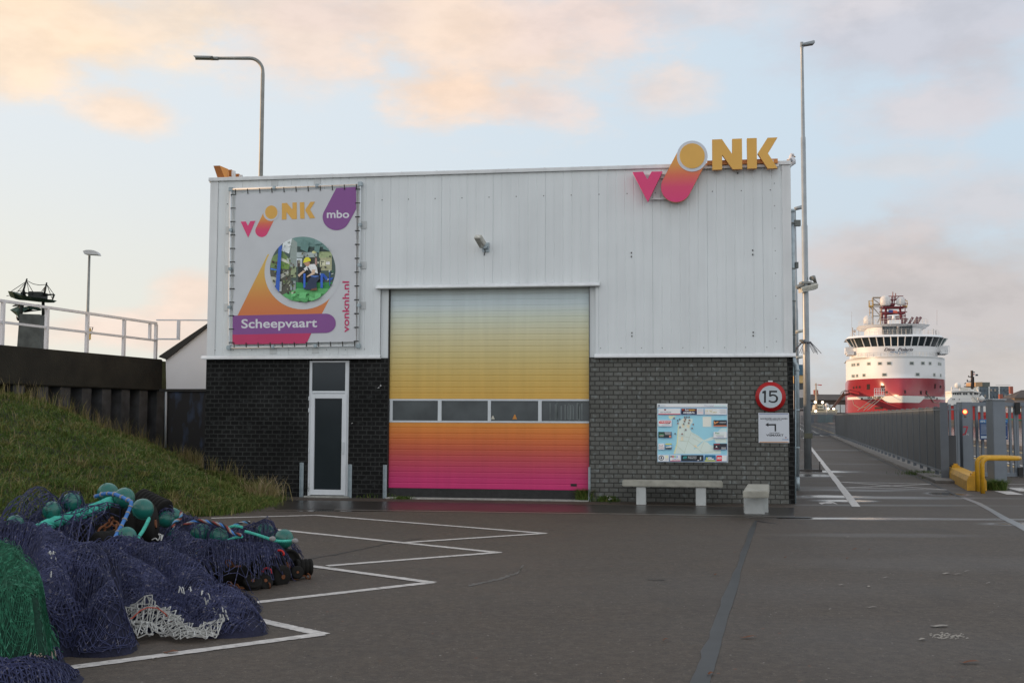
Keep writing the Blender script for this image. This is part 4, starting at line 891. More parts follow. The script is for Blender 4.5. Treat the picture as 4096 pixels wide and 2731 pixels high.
# quay coping
mb = MB(); 
for (u0, u1) in ((-1.2, .15),):
    mb.add([(quay(y)+u, y, z) for y in (20, yf) for (u, z) in ((u0, 0), (u0, .22), (u1, .22), (u1, -.3))], [(0, 4, 5, 1), (1, 5, 6, 2), (2, 6, 7, 3), (0, 1, 2, 3), (7, 6, 5, 4)])
tag(mb.build('quay_coping', mat('coping', (.30, .22, .17), .8, var=.2, vscale=2)), kind='structure')
# ------------------------------------------------------------------ dike wall, railing, sheet piles on the left
w0 = Vector((-10.26, 22, 0)); w1 = Vector((-8.777, 27.6, 0)); WD = (w1-w0).normalized(); WN = Vector((WD.y, -WD.x, 0))  # WN to the right (yard)
def wf(p): return w0 + WD*p.x + WN*p.y + Vector((0, 0, p.z))
Lw = (w1-w0).length
M_dark = mat('mossy_concrete', (.016, .015, .011), .9, var=.5, vscale=1.6, bump=.8, bscale=25)
dk = thing('retaining_wall', wf(Vector((2, 0, 0))), 'dark mossy concrete capping beam on steel sheet piles left of the building', 'wall')
mb = MB(wf); mb.box(-55, Lw+.02, -.55, 0, 2.26, 3.045); mb.build('capping_beam', M_dark, dk, bevel=.02)
mb = MB(wf); pts = []; s = -55.0
while s < Lw+.1:
    pts += [(s, -.06), (s+.34, -.06), (s+.40, -.42), (s+.68, -.42), (s+.74, -.06)]; s += .74
k = len(pts); mb.add([(a, b, -.2) for a, b in pts]+[(a, b, 2.26) for a, b in pts], [(i, i+1, i+1+k, i+k) for i in range(k-1)])
mb.build('sheet_piles', mat('sheet_pile_steel', (.040, .042, .046), .6, metal=.0, var=.6, vscale=3), dk)
tag((lambda m_: (m_.add([wf(Vector((-60, -.56, 2.95))), wf(Vector((Lw+280, -.56, 2.95))), wf(Vector((Lw+280, -90, 2.6))), wf(Vector((-60, -90, 2.6)))], [(0, 1, 2, 3)]), m_.add([wf(Vector((Lw+.0, -.56, 3.05))), wf(Vector((Lw+.0, -.56, 0))), wf(Vector((Lw+280, -.56, 0))), wf(Vector((Lw+280, -.56, 3.05)))], [(0, 1, 2, 3)]), m_.build('dike_top_and_shade_wall', mat('dike_grass', (.06, .07, .03), .9, var=.3)))[-1])(MB()), kind='structure')  # dike top, plus an unseen stretch behind the building added to shade the fence
# railing
rail = thing('railing', wf(Vector((2, -.2, 3.04))), 'white steel railing along the top of the dark dike wall', 'railing')
M_rail = mat('rail_white', (.60, .62, .66), .4, var=.05)
rx = lambda px, py: (P(px, py, 22+ (px/650)*5.6))
prj = lambda px, yz: None
def wall_s(px):  # wall coordinate where this pixel column meets the railing line
    d = ray(px, 1400); n_ = WN; o_ = wf(Vector((0, -.2, 0))); t_ = (o_-CAMP).dot(n_)/d.dot(n_); q_ = CAMP+d*t_; return (q_-w0).dot(WD)
mb = MB(wf); mb.box(-40, wall_s(622), -.235, -.165, 3.93, 3.985); mb.build('top_rail', M_rail, rail)
mb = MB(wf); mb.box(-40, wall_s(622), -.225, -.175, 3.50, 3.55); mb.build('middle_rail', M_rail, rail)
sp = [wall_s(x) for x in (6, 184, 346, 494, 622)]
for s in [sp[0]-1.5*k for k in range(5, 0, -1)]+sp: MB(wf).box(s-.035, s+.035, -.234, -.166, 3.045, 3.93).build('post', M_rail, rail)
MB(wf).box(sp[-1]-.30, sp[-1]-.24, -.23, -.17, 3.551, 3.93).build('post', M_rail, rail)
Yr = 27.6
def hb(x0, y0, x1, y1, nm):
    a = P(x0, y0, Yr); b = P(x1, y1, Yr); mb = MB(); mb.box(a.x, b.x, Yr-.03, Yr+.03, b.z, a.z); mb.build(nm, M_rail, rail)
hb(626, 1277.5, 860, 1283, 'top_rail'); hb(626, 1353, 719, 1359, 'middle_rail'); hb(709, 1283.5, 719, 1352.5, 'post')
# lean-to
lt = thing('lean_to', P(740, 1855, 26.4), 'sloping white gusset panel bridging the dike wall and the building', 'lean-to')
Yl = 27.0
def slabY(pts, Y0, Y1, Y=Yl):
    n = len(pts); q = [P(x, y, Y) for x, y in pts]; mb = MB(); mb.add([(a.x, Y0, a.z) for a in q]+[(a.x, Y1, a.z) for a in q], [tuple(range(n)), tuple(range(2*n-1, n-1, -1))]+[(i, i+n, (i+1) % n+n, (i+1) % n) for i in range(n)]); return mb
slabY([(855, 1283), (855, 1555), (665, 1555), (663, 1434)], Yl, Yl+.2).build('panel', mat('white_panel', (.66, .68, .72), .5, var=.05, vscale=1), lt)
slabY([(860, 1276), (860, 1288), (668, 1438), (638, 1428), (642, 1423)], Yl-.08, Yl+3).build('roof', mat('dark_roof', (.03, .03, .028), .8), lt)
slabY([(640, 1555.5), (855, 1555.5), (855, 1566), (640, 1566)], Yl-.05, Yl+.3).build('beam', M_black, lt)
M_bl = bpy.data.materials.new('blue_stained'); M_bl.use_nodes = True; t = M_bl.node_tree; b = t.nodes['Principled BSDF']; n = t.nodes.new('ShaderNodeTexNoise'); n.inputs['Scale'].default_value = 1.6; n.inputs['Detail'].default_value = 5
g = t.nodes.new('ShaderNodeTexCoord'); mp = t.nodes.new('ShaderNodeMapping'); mp.inputs['Scale'].default_value = (2.2, 2.2, .8); t.links.new(g.outputs['Object'], mp.inputs[0]); t.links.new(mp.outputs[0], n.inputs[0])
r = t.nodes.new('ShaderNodeValToRGB'); r.color_ramp.elements[0].position = .54; r.color_ramp.elements[0].color = (.010, .010, .012, 1); r.color_ramp.elements[1].position = .70; r.color_ramp.elements[1].color = (.035, .06, .12, 1); t.links.new(n.outputs[0], r.inputs[0]); t.links.new(r.outputs[0], b.inputs['Base Color']); b.inputs['Roughness'].default_value = .7
slabY([(664, 1566.5), (855, 1566.5), (855, 1990), (664, 1990)], Yl, Yl+.2).build('back_wall', M_bl, lt)
mb = MB(); mb.tube([P(664, 1567, Yl-.1), P(662, 1790, Yl-.1)], .028, 8); mb.build('drain_pipe', mat('dull_white_pipe', (.34, .37, .40), .5), lt)
# ------------------------------------------------------------------ street furniture
M_grey = mat('grey_enamel', (.17, .195, .225), .4, var=.07); M_fence = mat('fence_grey', (.062, .065, .071), .5, metal=.0, var=.16, vscale=1.2)
M_fence2 = mat('fence_post_grey', (.12, .135, .155), .45, var=.1)
M_pole = mat('pole_paint', (.29, .32, .34), .35, metal=.25, var=.12, vscale=3)
M_polel = mat('pole_galv', (.26, .265, .25), .5, metal=.3, var=.15, vscale=4)
# right pole
pb = W(3232, 1882); YP = pb.y
pole = thing('lamp_post', pb, 'tall grey stepped lamp post standing on a base plate beside the building', 'lamp post')
def Z(px, py, Y=None): return P(px, py, Y or YP).z
mb = MB(); x0, y0 = pb.x, pb.y
def vpole(mb, x, y, segs, n=14):
    pts = []; rr = []
    for z, r in segs: pts.append((x, y, z)); rr.append(r)
    mb.tube(pts, rr, n)
za, zb_, zc = Z(3212, 552), Z(3216, 905), Z(3223, 1378); ztop = Z(3210, 170)
vpole(mb, x0, y0, [(.03, .118), (zc-.25, .108), (zc+.05, .098), (zb_, .094), (zb_+.06, .078), (za, .076), (za+.05, .058), (ztop-.22, .046), (ztop-.2, .052), (ztop, .052)])
mb.build('shaft', M_pole, pole)
mb = MB(); mb.box(x0-.42, x0+.36, y0-.3, y0+.3, 0, .05); mb.cyl((x0+.30, y0-.25, .05), (x0+.30, y0-.25, .3), .02, 6); mb.build('base_plate', mat('rusty_plate', (.10, .09, .085), .7, var=.3), pole)
mb = MB(); q0, q1 = P(3203, 178, YP), P(3256, 165, YP)
mb.add([q0+Vector((0, -.12, -.0)), q1+Vector((0, -.12, 0)), q1+Vector((0, .12, 0)), q0+Vector((0, .12, 0)), q0+Vector((0, -.12, -.07)), q1+Vector((.0, -.12, -.11)), q1+Vector((0, .12, -.11)), q0+Vector((0, .12, -.07))], [(0, 1, 2, 3), (7, 6, 5, 4), (0, 4, 5, 1), (1, 5, 6, 2), (2, 6, 7, 3), (3, 7, 4, 0)])
mb.build('lamp_head', M_pole, pole, bevel=.02)
a, b = P(3213, 1710, YP), P(3233, 1750, YP); MB().box(x0-.125, x0+.125, y0-.135, y0-.09, P(3230, 1752, YP).z, P(3230, 1732, YP).z).build('access_plate', mat('olive_plate', (.13, .13, .09), .6), pole)
spk = MB(); zz = Z(3223, 1370); spk.lathe([(.10, zz-.03), (.16, zz-.03), (.16, zz+.03), (.10, zz+.03)], (x0, y0, 0), 14)
for k in range(14):
    an = 2*math.pi*k/14; c, s_ = math.cos(an), math.sin(an); spk.tube([(x0+.15*c, y0+.15*s_, zz), (x0+(.35+.22*(k % 3)/2)*c, y0+(.35+.22*(k % 3)/2)*s_, zz-.30-.05*(k % 2))], .010, 4)
spk.build('spike_collar', mat('spike_steel', (.12, .12, .13), .5, metal=.4), pole)
def fx(name, lab, cat, base, parts, grp=None):
    t = thing(name, base, lab, cat, grp)
    for nm, mb_, m_ in parts: mb_.build(nm, m_, t)
    return t
# floodlight + camera on the pole
fzl = P(3240, 1150, YP)
m1 = MB(); m1.tube([P(3186, 1150, YP-.1), P(3212, 1140, YP-.1)], .07, 4); m1.box(x0-.16, x0+.16, y0-.16, y0+.16, Z(3220, 1136), Z(3220, 1128))
m2 = MB(); h0, h1 = P(3206, 1152, YP-.25), P(3274, 1136, YP-.25); dz = Vector((0, 0, -.13)); dy = Vector((0, .35, 0))
m2.add([h0, h1, h1+dy+Vector((-.04, 0, .1)), h0+dy+Vector((-.02, 0, .1)), h0+dz+Vector((.04, 0, 0)), h1+dz+Vector((-.02, 0, 0)), h1+dy+dz, h0+dy+dz], [(0, 1, 2, 3), (7, 6, 5, 4), (0, 4, 5, 1), (1, 5, 6, 2), (2, 6, 7, 3), (3, 7, 4, 0)])
m3 = MB(); g0, g1 = P(3210, 1163, YP-.262), P(3272, 1149, YP-.262); m3.add([g0, g1, g1+Vector((-.02, .01, .085)), g0+Vector((0, .01, .085))], [(0, 1, 2, 3)])
fx('flood_light', 'wide flood light clamped partway up the tall grey lamp post', 'lamp', fzl, [('bracket', m1, M_polel), ('housing', m2, mat('lamp_housing', (.5, .5, .45))), ('glass', m3, mat('lamp_glass', (.3, .3, .3)))])
m1 = MB(); c0 = P(3252, 1116, YP); m1.tube([c0+Vector((-.08, -.1, -.0)), c0+Vector((.0, -.02, .05)), c0+Vector((.13, .1, -.14))], [.075, .08, .03], 10); m2 = MB(); m2.tube([P(3225, 1130, YP-.15), P(3258, 1132, YP)], .015, 6)
fx('camera', 'dark round camera on top of the flood light bracket', 'camera', c0, [('hood', m1, mat('camera_grey', (.22, .22, .2), .5)), ('arm', m2, M_polel)])
m1 = MB(); c0 = P(3206, 1364, YP-.1); m1.tube([c0+Vector((-.06, -.1, 0)), c0+Vector((.04, .05, .02))], .045, 10); m2 = MB(); m2.tube([P(3192, 1373, YP), P(3212, 1373, YP)], .015, 6)
fx('camera', 'small camera on a short arm just above the spiked collar', 'camera', c0, [('body', m1, mat('camera_grey', (.22, .22, .2), .5)), ('arm', m2, M_polel)])
# second thin lamp post further off
YQ = 62.0; q = P(3192, 1760, YQ); m1 = MB(); vpole(m1, q.x, YQ, [(0, .12), (P(3188, 1240, YQ).z, .10), (P(3187, 1230, YQ).z, .085), (P(3183, 840, YQ).z, .06)], 10)
m2 = MB(); a_ = P(3179, 836, YQ); b_ = P(3207, 829, YQ); m2.tube([a_, b_], [.11, .12], 6)
fx('lamp_post', 'thin grey lamp post farther off just right of the building edge', 'lamp post', Vector((q.x, YQ, 0)), [('shaft', m1, M_pole), ('lamp_head', m2, M_pole)])
for (x_, y_, lab) in ((3198, 1326, 'small box lamp high between the flue and the tall post'), (3194, 1430, 'lower small box lamp between the flue and the tall post')):
    c0 = P(x_, y_, 36); m1 = MB(); m1.tube([c0+Vector((-.13, 0, -.02)), c0+Vector((.12, 0, .03))], .055, 6); m2 = MB(); m2.tube([P(3184, y_, 36), c0], .025, 5); fx('wall_lamp', lab, 'lamp', c0, [('head', m1, mat('lamp_housing', (.5, .5, .5))), ('arm', m2, M_polel)])
# left tall curved lamp behind the building
YL = 38.0; b0 = P(1043, 705, YL); xr = b0.x; pts = [(xr, YL, 0), (xr, YL, P(1043, 300, YL).z)]
zt_ = P(1000, 234, YL).z; z3 = P(1043, 290, YL).z; xL = P(1000, 234, YL).x
arc = [(xL+(xr-xL)*math.sin(t), YL, z3+(zt_-z3)*(1-math.cos(math.pi/2-t))*1.0) for t in []]
for k in range(9):
    t = math.pi/2*k/8; pts.append((xr-(xr-xL)*(1-math.cos(t)), YL, z3+(zt_-z3)*math.sin(t)))
pts.append((P(870, 234, YL).x, YL, P(870, 234, YL).z))
rr = [.10, .07] + [.062]*9 + [.055]
m1 = MB(); m1.tube(pts, rr, 12)
e = P(860, 235, YL); m2 = MB(); h = P(777, 233, YL)
m2.add([(h.x, YL-.15, h.z+.04), (e.x-.05, YL-.15, h.z+.03), (e.x-.05, YL+.15, h.z+.03), (h.x, YL+.15, h.z+.04), (h.x+.12, YL-.32, h.z-.08), (e.x-.12, YL-.32, h.z-.09), (e.x-.05, YL+.15, h.z-.03), (h.x, YL+.15, h.z-.02)], [(0, 1, 2, 3), (7, 6, 5, 4), (0, 4, 5, 1), (1, 5, 6, 2), (2, 6, 7, 3), (3, 7, 4, 0)])
m3 = MB(); m3.tube([e+Vector((-.15, 0, 0)), e+Vector((.12, 0, 0))], .07, 8)
fx('street_lamp', 'tall street lamp with a long curved arm rising behind the left roof', 'street lamp', Vector((xr, YL, 0)), [('post', m1, M_polel), ('lamp_head', m2, mat('lamp_head_grey', (.16, .165, .15), .5)), ('sleeve', m3, M_polel)])
# small lamp on the dike
YD = 44.0; b0 = P(345, 1440, YD); m1 = MB(); vpole(m1, b0.x, YD, [(2.6, .075), (P(345, 1022, YD).z, .045)], 10)
m2 = MB(); 
prof = [(337, 1006), (343, 1018), (400, 1022), (395, 1012), (385, 1005), (370, 1002), (350, 1002)]
q = [P(x, y, YD) for x, y in prof]; n = len(q); m2.add([(a.x, YD-.16, a.z) for a in q]+[(a.x, YD+.16, a.z) for a in q], [tuple(range(n)), tuple(range(2*n-1, n-1, -1))]+[(i, i+n, (i+1) % n+n, (i+1) % n) for i in range(n)])
fx('street_lamp', 'short street lamp with an oval grey head behind the white railing', 'street lamp', Vector((b0.x, YD, 2.6)), [('post', m1, M_polel), ('lamp_head', m2, mat('pale_lamp', (.5, .5, .5), .4))])
m1 = MB(); 
for tri in ([(353, 1313), (360, 1312), (359, 1358), (354, 1352)],):
    q = [P(x, y, YD-.1) for x, y in tri]; n = 4; m1.add([(a.x, YD-.1, a.z) for a in q]+[(a.x, YD+.02, a.z) for a in q], [tuple(range(n)), tuple(range(2*n-1, n-1, -1))]+[(i, i+n, (i+1) % n+n, (i+1) % n) for i in range(n)])
m2 = MB(); m2.tube([P(353, 1310, YD), P(372, 1308, YD), P(357, 1360, YD), P(353, 1310, YD)], .02, 5)
fx('street_sign', 'small sunlit yellow triangular sign on the short street lamp', 'sign', P(357, 1360, YD), [('plate', m1, mat('yellow_sign', (.7, .42, .08), .5)), ('rim', m2, mat('dark_rim', (.08, .06, .05), .6))])
# ------------------------------------------------------------------ ship sculpture
YS = 34.0
def S(x, y): p = P(x/2.85, 900+y/2.85, YS); return p
scp = thing('ship_sculpture', P(140, 1400, YS), 'green bronze sculpture of a fishing ship above leaping fish on a stone plinth', 'sculpture')
M_brz = mat('bronze', (.045, .085, .07), .5, metal=.5, var=.5, vscale=6); M_brd = mat('dark_bronze', (.018, .022, .02), .55, metal=.4, var=.3)
m1 = MB(); pl_ = [(280, 1022), (508, 1030), (498, 1420), (250, 1420)]; q = [S(*p) for p in pl_]
m1.add([(a.x, YS-.35, a.z) for a in q]+[(a.x-.06, YS+.35, a.z) for a in q], [(0, 1, 2, 3), (7, 6, 5, 4)]+[(i, (i+4), (i+1) % 4+4, (i+1) % 4) for i in range(4)]); m1.build('plinth', mat('plinth_stone', (.075, .08, .075), .7, var=.4, vscale=3, bump=.4), scp)
# hull loft: stations along length
hl = MB(); st = [(92, 755, 760, .02), (130, 762, 822, .22), (200, 772, 850, .38), (300, 815, 858, .45), (420, 838, 872, .46), (520, 848, 880, .42), (600, 858, 882, .28), (618, 856, 864, .2)]
vs = []
for (x, yt, yb2, w_) in st:
    a_ = S(x, yt); b_ = S(x, yb2); vs += [(a_.x, YS-w_, a_.z), (b_.x, YS-w_*.35, b_.z), (b_.x, YS+w_*.35, b_.z), (a_.x, YS+w_, a_.z)]
fs = []
for i in range(len(st)-1):
    for k in range(4): fs.append((i*4+k, i*4+(k+1) % 4, (i+1)*4+(k+1) % 4, (i+1)*4+k))
hl.add(vs, fs+[(0, 3, 2, 1), (28, 29, 30, 31)]); hl.build('hull', M_brz, scp)
cb = MB()
def sb(x0, y0, x1, y1, w, mb_): a_ = S(x0, y0); b_ = S(x1, y1); mb_.box(a_.x, b_.x, YS-w, YS+w, b_.z, a_.z)
sb(365, 770, 500, 845, .28, cb); sb(372, 768, 420, 800, .30, cb); sb(470, 770, 490, 800, .12, cb); sb(180, 768, 195, 790, .2, cb); sb(250, 765, 275, 810, .1, cb); cb.build('deckhouse', M_brd, scp)
ms = MB()
for p in ([(250, 800), (308, 610)], [(500, 810), (533, 655)], [(268, 770), (380, 790)], [(505, 800), (617, 790)], [(617, 790), (598, 850)], [(285, 810), (275, 740)]):
    ms.tube([S(*p[0]), S(*p[1])], [.035, .022] if len(p) == 2 else .03, 6)
ms.build('mast', M_brd, scp)
rg = MB()
for p in ([(305, 640), (130, 755)], [(305, 640), (200, 760)], [(305, 640), (260, 740)], [(308, 645), (380, 770)], [(308, 645), (330, 770)], [(530, 680), (460, 775)], [(530, 680), (480, 775)], [(535, 680), (600, 770), (617, 790)], [(535, 680), (590, 830)], [(308, 635), (380, 672), (450, 685), (530, 678)], [(75, 808), (110, 803), (130, 825)], [(190, 760), (250, 745)]):
    rg.tube([S(*q_) for q_ in p], .010, 4)
rg.build('rigging', M_brd, scp)
def fish(poly, w=.07, m=M_brz):
    q = [S(*p) for p in poly]; n = len(q); c = sum(q, Vector())/n
    mb_ = MB(); mb_.add([(a.x, YS, a.z) for a in q]+[(c.x, YS-w*2, c.z), (c.x, YS+w*2, c.z)], [(i, (i+1) % n, n) for i in range(n)]+[((i+1) % n, i, n+1) for i in range(n)]); mb_.build('fish', m, scp)
fish([(112, 966), (240, 910), (262, 960), (225, 1095), (200, 1040)]); fish([(135, 925), (190, 895), (345, 900), (480, 905), (340, 920), (250, 912), (150, 930)], .06, M_brd)
fish([(230, 940), (330, 925), (440, 940), (480, 960), (460, 978), (350, 955), (300, 960), (245, 1000)], .07, M_brz); fish([(260, 1000), (330, 965), (470, 975), (350, 975), (290, 998)], .05, M_brd); fish([(540, 945), (590, 930), (605, 945), (660, 962), (600, 950)], .04, M_brd)
fish([(185, 1030), (200, 1062), (235, 1068), (232, 1098), (200, 1090), (184, 1065)], .04, M_brd)
m1 = MB(); m1.tube([S(250, 880), S(235, 1000), S(222, 1090)], [.08, .07, .03], 8); m1.tube([S(492, 880), S(492, 1028)], .05, 8); m1.tube([S(220, 1062), S(285, 1062)], .05, 6); m1.build('support', M_brd, scp)
# ------------------------------------------------------------------ louvred fence
fen = thing('steel_fence', FB0, 'long grey steel panel fence running from the gate toward the white and red ship', 'fence')
Lf = (FB1-FB0).length; n_p = int(Lf/1.86)
for k in range(n_p+1):
    s = k*1.86
    MB(fence_fr).box(s-.022, s+.022, -.048, .05, .07, 1.975).build('post', M_fence2, fen)
mb = MB(fence_fr); sx_ = 0.0
while sx_ < n_p*1.86-.1:
    # shallow ribs so that the panels read as folded sheet
    a_ = sx_; b_ = sx_+1.8; k = 6
    for i in range(k):
        u = a_+.032+(b_-a_-.0)*i/k; v = a_+.032+(b_-a_-.0)*(i+1)/k-.004
        mb.add([(u, -.012, .22), (v, -.032, .22), (v, -.032, 1.93), (u, -.012, 1.93)], [(0, 1, 2, 3)])
    sx_ += 1.86
mb.build('panels', M_fence, fen)
mb = MB(fence_fr); mb.box(-.03, n_p*1.86+.03, -.055, -.015, 1.86, 1.90); mb.box(-.03, n_p*1.86+.03, -.055, -.015, .19, .235); mb.box(-.03, n_p*1.86, -.05, .0, 1.935, 1.95); mb.build('rail', M_fence2, fen)
m1 = MB(fence_fr); m1.box(-.10, -.035, -.13, .07, .0, 2.06); m1.build('end_post', M_fence2, fen)
# bar gate across the far end of the path
g0, g1 = P(3236, 1700, FB1.y), P(3342, 1700, FB1.y)
bg_ = thing('bar_gate', Vector(((g0.x+g1.x)/2, FB1.y, 0)), 'grey bar gate closing the far end of the asphalt path', 'gate')
mb = MB(); mb.box(g0.x, g1.x, FB1.y-.03, FB1.y+.03, 1.86, 1.92); mb.box(g0.x, g1.x, FB1.y-.03, FB1.y+.03, .14, .22); mb.build('rail', M_fence2, bg_)
nb = 22
for k in range(nb+1):
    x = g0.x+(g1.x-g0.x)*k/nb; MB().box(x-.03, x+.03, FB1.y-.025, FB1.y+.025, .05, 2.12).build('bar', M_fence2, bg_)
MB().box(g0.x-.2, g0.x-.05, FB1.y-.1, FB1.y+.1, 0, 2.3).build('post', M_fence2, bg_)
# ------------------------------------------------------------------ gate at right
YG = 31.2
gt = thing('sliding_gate', P(4050, 1905, YG), 'grey sliding bar gate at the right edge with a flat top rail', 'gate')
def GX(px, Y=YG): return P(px, 1750, Y).x
def GZ(py, px=3950, Y=YG): return P(px, py, Y).z
mb = MB(); mb.box(GX(3880), GX(4330), YG-.06, YG+.06, GZ(1624), GZ(1609)); mb.build('top_rail', M_grey, gt)
mb = MB(); mb.box(GX(3880), GX(4330), YG-.06, YG+.06, GZ(1904), GZ(1890)); mb.build('bottom_rail', M_grey, gt)
for px in (3887, 3908, 3930, 3952, 3974, 4019, 4041, 4070, 4094, 4116, 4138, 4160, 4182, 4204, 4226, 4250):
    x = GX(px); MB().box(x-.032, x+.032, YG-.03, YG+.03, GZ(1890), GZ(1624)).build('bar', M_grey, gt)
x = GX(4060); MB().box(x-.03, x+.03, YG-.03, YG+.03, GZ(1890), GZ(1624)).build('bar', M_grey, gt)
for (x0_, y0_, x1_, y1_) in ((4057, 1609, 4076, 1656), (4062, 1868, 4082, 1904)):
    MB().box(GX(x0_), GX(x1_), YG-.13, YG-.07, GZ(y1_), GZ(y0_)).build('rubber_buffer', M_black, gt)
# control post with red lamp
YC = 31.0; cp = thing('control_post', P(3859, 1900, YC), 'grey gate control post with a glowing red lamp and a red number 7', 'post')
cx0, cx1 = GX(3839, YC), GX(3878, YC); zc1 = GZ(1608, 3859, YC)
MB().box(cx0, cx1, YC-.2, YC+.2, -.0, zc1).build('post', M_grey, cp, bevel=.008)
yy = YC-.2
def PC(px, py): return P(px, py, yy-.004)
c0 = PC(3860, 1646.5); m1 = MB(); m1.lathe([(.0, -.035), (.035, -.03), (.052, 0)], (c0.x, yy, c0.z), 18, 'y'); m1.build('red_lamp', mat('red_lamp_on', (.9, .1, .03), .3, var=0, emit=(1.0, .14, .04), estr=9), cp)
m1 = MB(); m1.lathe([(.075, 0), (.075, -.012), (.055, -.014)], (c0.x, yy, c0.z), 18, 'y'); m1.build('lamp_bezel', mat('red_bezel', (.6, .05, .03), .4, emit=(1, .05, .02), estr=.6), cp)
c0 = PC(3861, 1664); m1 = MB(); m1.lathe([(.0, -.012), (.035, -.01), (.04, 0)], (c0.x, yy, c0.z), 16, 'y'); m1.build('unlit_lamp', mat('brown_lens', (.16, .12, .09), .3), cp)
M_red = mat('red_lettering', (.45, .03, .05), .5, var=0)
mb = MB(); mb.use(M_red)
for poly in ([(3853, 1704), (3872, 1704), (3872, 1709), (3853, 1709)], [(3867, 1709), (3872, 1709), (3863, 1738), (3857, 1738)]):
    mb.add([PC(*p) for p in poly], [tuple(range(4))])
mb.use(mat('pale_lettering', (.6, .6, .62), .5, var=0)); put_text(mb, 'HTC', lambda a_, b_: PC(3858+18*a_, 1740-7*b_), .04); mb.use(M_red); mb.add([PC(3849, 1740), PC(3857, 1740), PC(3859, 1733), PC(3853, 1733)], [(0, 1, 2, 3)]); mb.build('lettering', None, cp)
# short panel and bars between fence and control post
sg_ = thing('side_gate', P(3812, 1910, 29.8), 'narrow grey gate of bars over a low solid panel at the fence end', 'gate')
YH = 30.0
MB().box(GX(3788, YH), GX(3822, YH), YH-.03, YH+.03, .12, GZ(1741, 3805, YH)).build('panel', M_fence, sg_)
MB().box(GX(3786, YH), GX(3838, YH), YH-.03, YH+.03, GZ(1640, 3805, YH), GZ(1634, 3805, YH)).build('rail', M_grey, sg_)
for px in (3801, 3823, 3833): x = GX(px, YH); MB().box(x-.03, x+.03, YH-.02, YH+.02, .05, GZ(1616, 3805, YH)).build('bar', M_grey, sg_)
# big post
YB = 27.3; bp0 = thing('gate_post', P(3985, 1945, YB), 'broad grey square gate post with a cap behind the yellow hoop', 'post')
MB().box(GX(3960, YB), GX(4010, YB), YB-.2, YB+.2, 0, GZ(1600, 3985, YB)).build('post', M_grey, bp0, bevel=.01)
MB().box(GX(3957, YB), GX(4013, YB), YB-.24, YB+.24, GZ(1600, 3985, YB)+.002, GZ(1596, 3985, YB)+.004).build('cap', mat('pale_cap', (.4, .43, .46), .4), bp0)
MB().box(GX(4010, YB)+.002, GX(4013, YB)+.02, YB-.1, YB+.15, GZ(1690, 3985, YB), GZ(1605, 3985, YB)).build('side_box', M_grey, bp0)
# blue notice
YN = 30.9; nt_ = thing('notice_board', P(3975, 1757, YN), 'blue security notice board fixed to the gate bars behind the broad post', 'notice')
def PN(px, py, d=0): return P(px, py, YN-d)
mb = MB(); a_ = PN(3918, 1676); b_ = PN(4032, 1757); mb.use(mat('notice_blue', (.018, .055, .17), .4, var=.03)).box(a_.x, b_.x, YN, YN+.02, b_.z, a_.z); mb.build('board', None, nt_)
mb = MB(); mb.use(mat('notice_light', (.03, .16, .38), .4, var=.03)); q = [PN(3918.5, 1676.5, .003), PN(4031.5, 1676.5, .003), PN(4031.5, 1691, .003), PN(3918.5, 1691, .003)]; mb.add(q, [(0, 1, 2, 3)])
mb.add([PN(4006, 1714, .003), PN(4020, 1714, .003), PN(4020, 1727, .003), PN(4006, 1727, .003)], [(0, 1, 2, 3)])
mb.use(mat('notice_text', (.42, .5, .58), .4, var=0)); put_text(mb, 'ISPS', lambda a_, b_: PN(3922+19*a_, 1689-9*b_, .006), .05)
put_text(mb, '1', lambda a_, b_: PN(4011+4*a_, 1725-9*b_, .006), .05)
for k in range(9):
    y_ = 1697+4.6*k; mb.add([PN(3924, y_, .004), PN(3950+6*(k % 3), y_, .004), PN(3950+6*(k % 3), y_+1.3, .004), PN(3924, y_+1.3, .004)], [(0, 1, 2, 3)])
for (xa, xb_, ya, yb2) in ((3944, 3957, 1681, 1683), (3944, 3957, 1686, 1688), (3924, 3953, 1743, 1752), (4008, 4027, 1745, 1749), (4010, 4024, 1732, 1734), (4010, 4026, 1682, 1684), (4010, 4026, 1700, 1702)):
    mb.add([PN(xa, yb2, .004), PN(xb_, yb2, .004), PN(xb_, ya, .004), PN(xa, ya, .004)], [(0, 1, 2, 3)])
mb.build('lettering', None, nt_)
# yellow hoop barrier
M_yel = mat('yellow_enamel', (.62, .33, .02), .38, var=.12, vscale=10)
h1 = W(3911.5, 1964); h2 = W(3931.5, 1972.5); ztop_ = P(3931, 1829, h2.y).z-.02
xr_ = P(4040, 1826, (h1.y+h2.y)/2).x; ym_ = (h1.y+h2.y)/2; hr = .045
def arc3(c, r, a0_, a1_, plane, n=6):
    out_ = []
    for k in range(n+1):
        a = a0_+(a1_-a0_)*k/n
        if plane == 'xz': out_.append(Vector((c[0]+r*math.cos(a), c[1], c[2]+r*math.sin(a))))
        else: out_.append(Vector((c[0]+r*math.cos(a), c[1]+r*math.sin(a), c[2])))
    return out_
bh = thing('hoop_barrier', Vector(((h1.x+xr_)/2, ym_, 0)), 'yellow bent tube hoop barrier wrapped round the broad gate post', 'barrier')
dyy = abs(h1.y-h2.y)/2
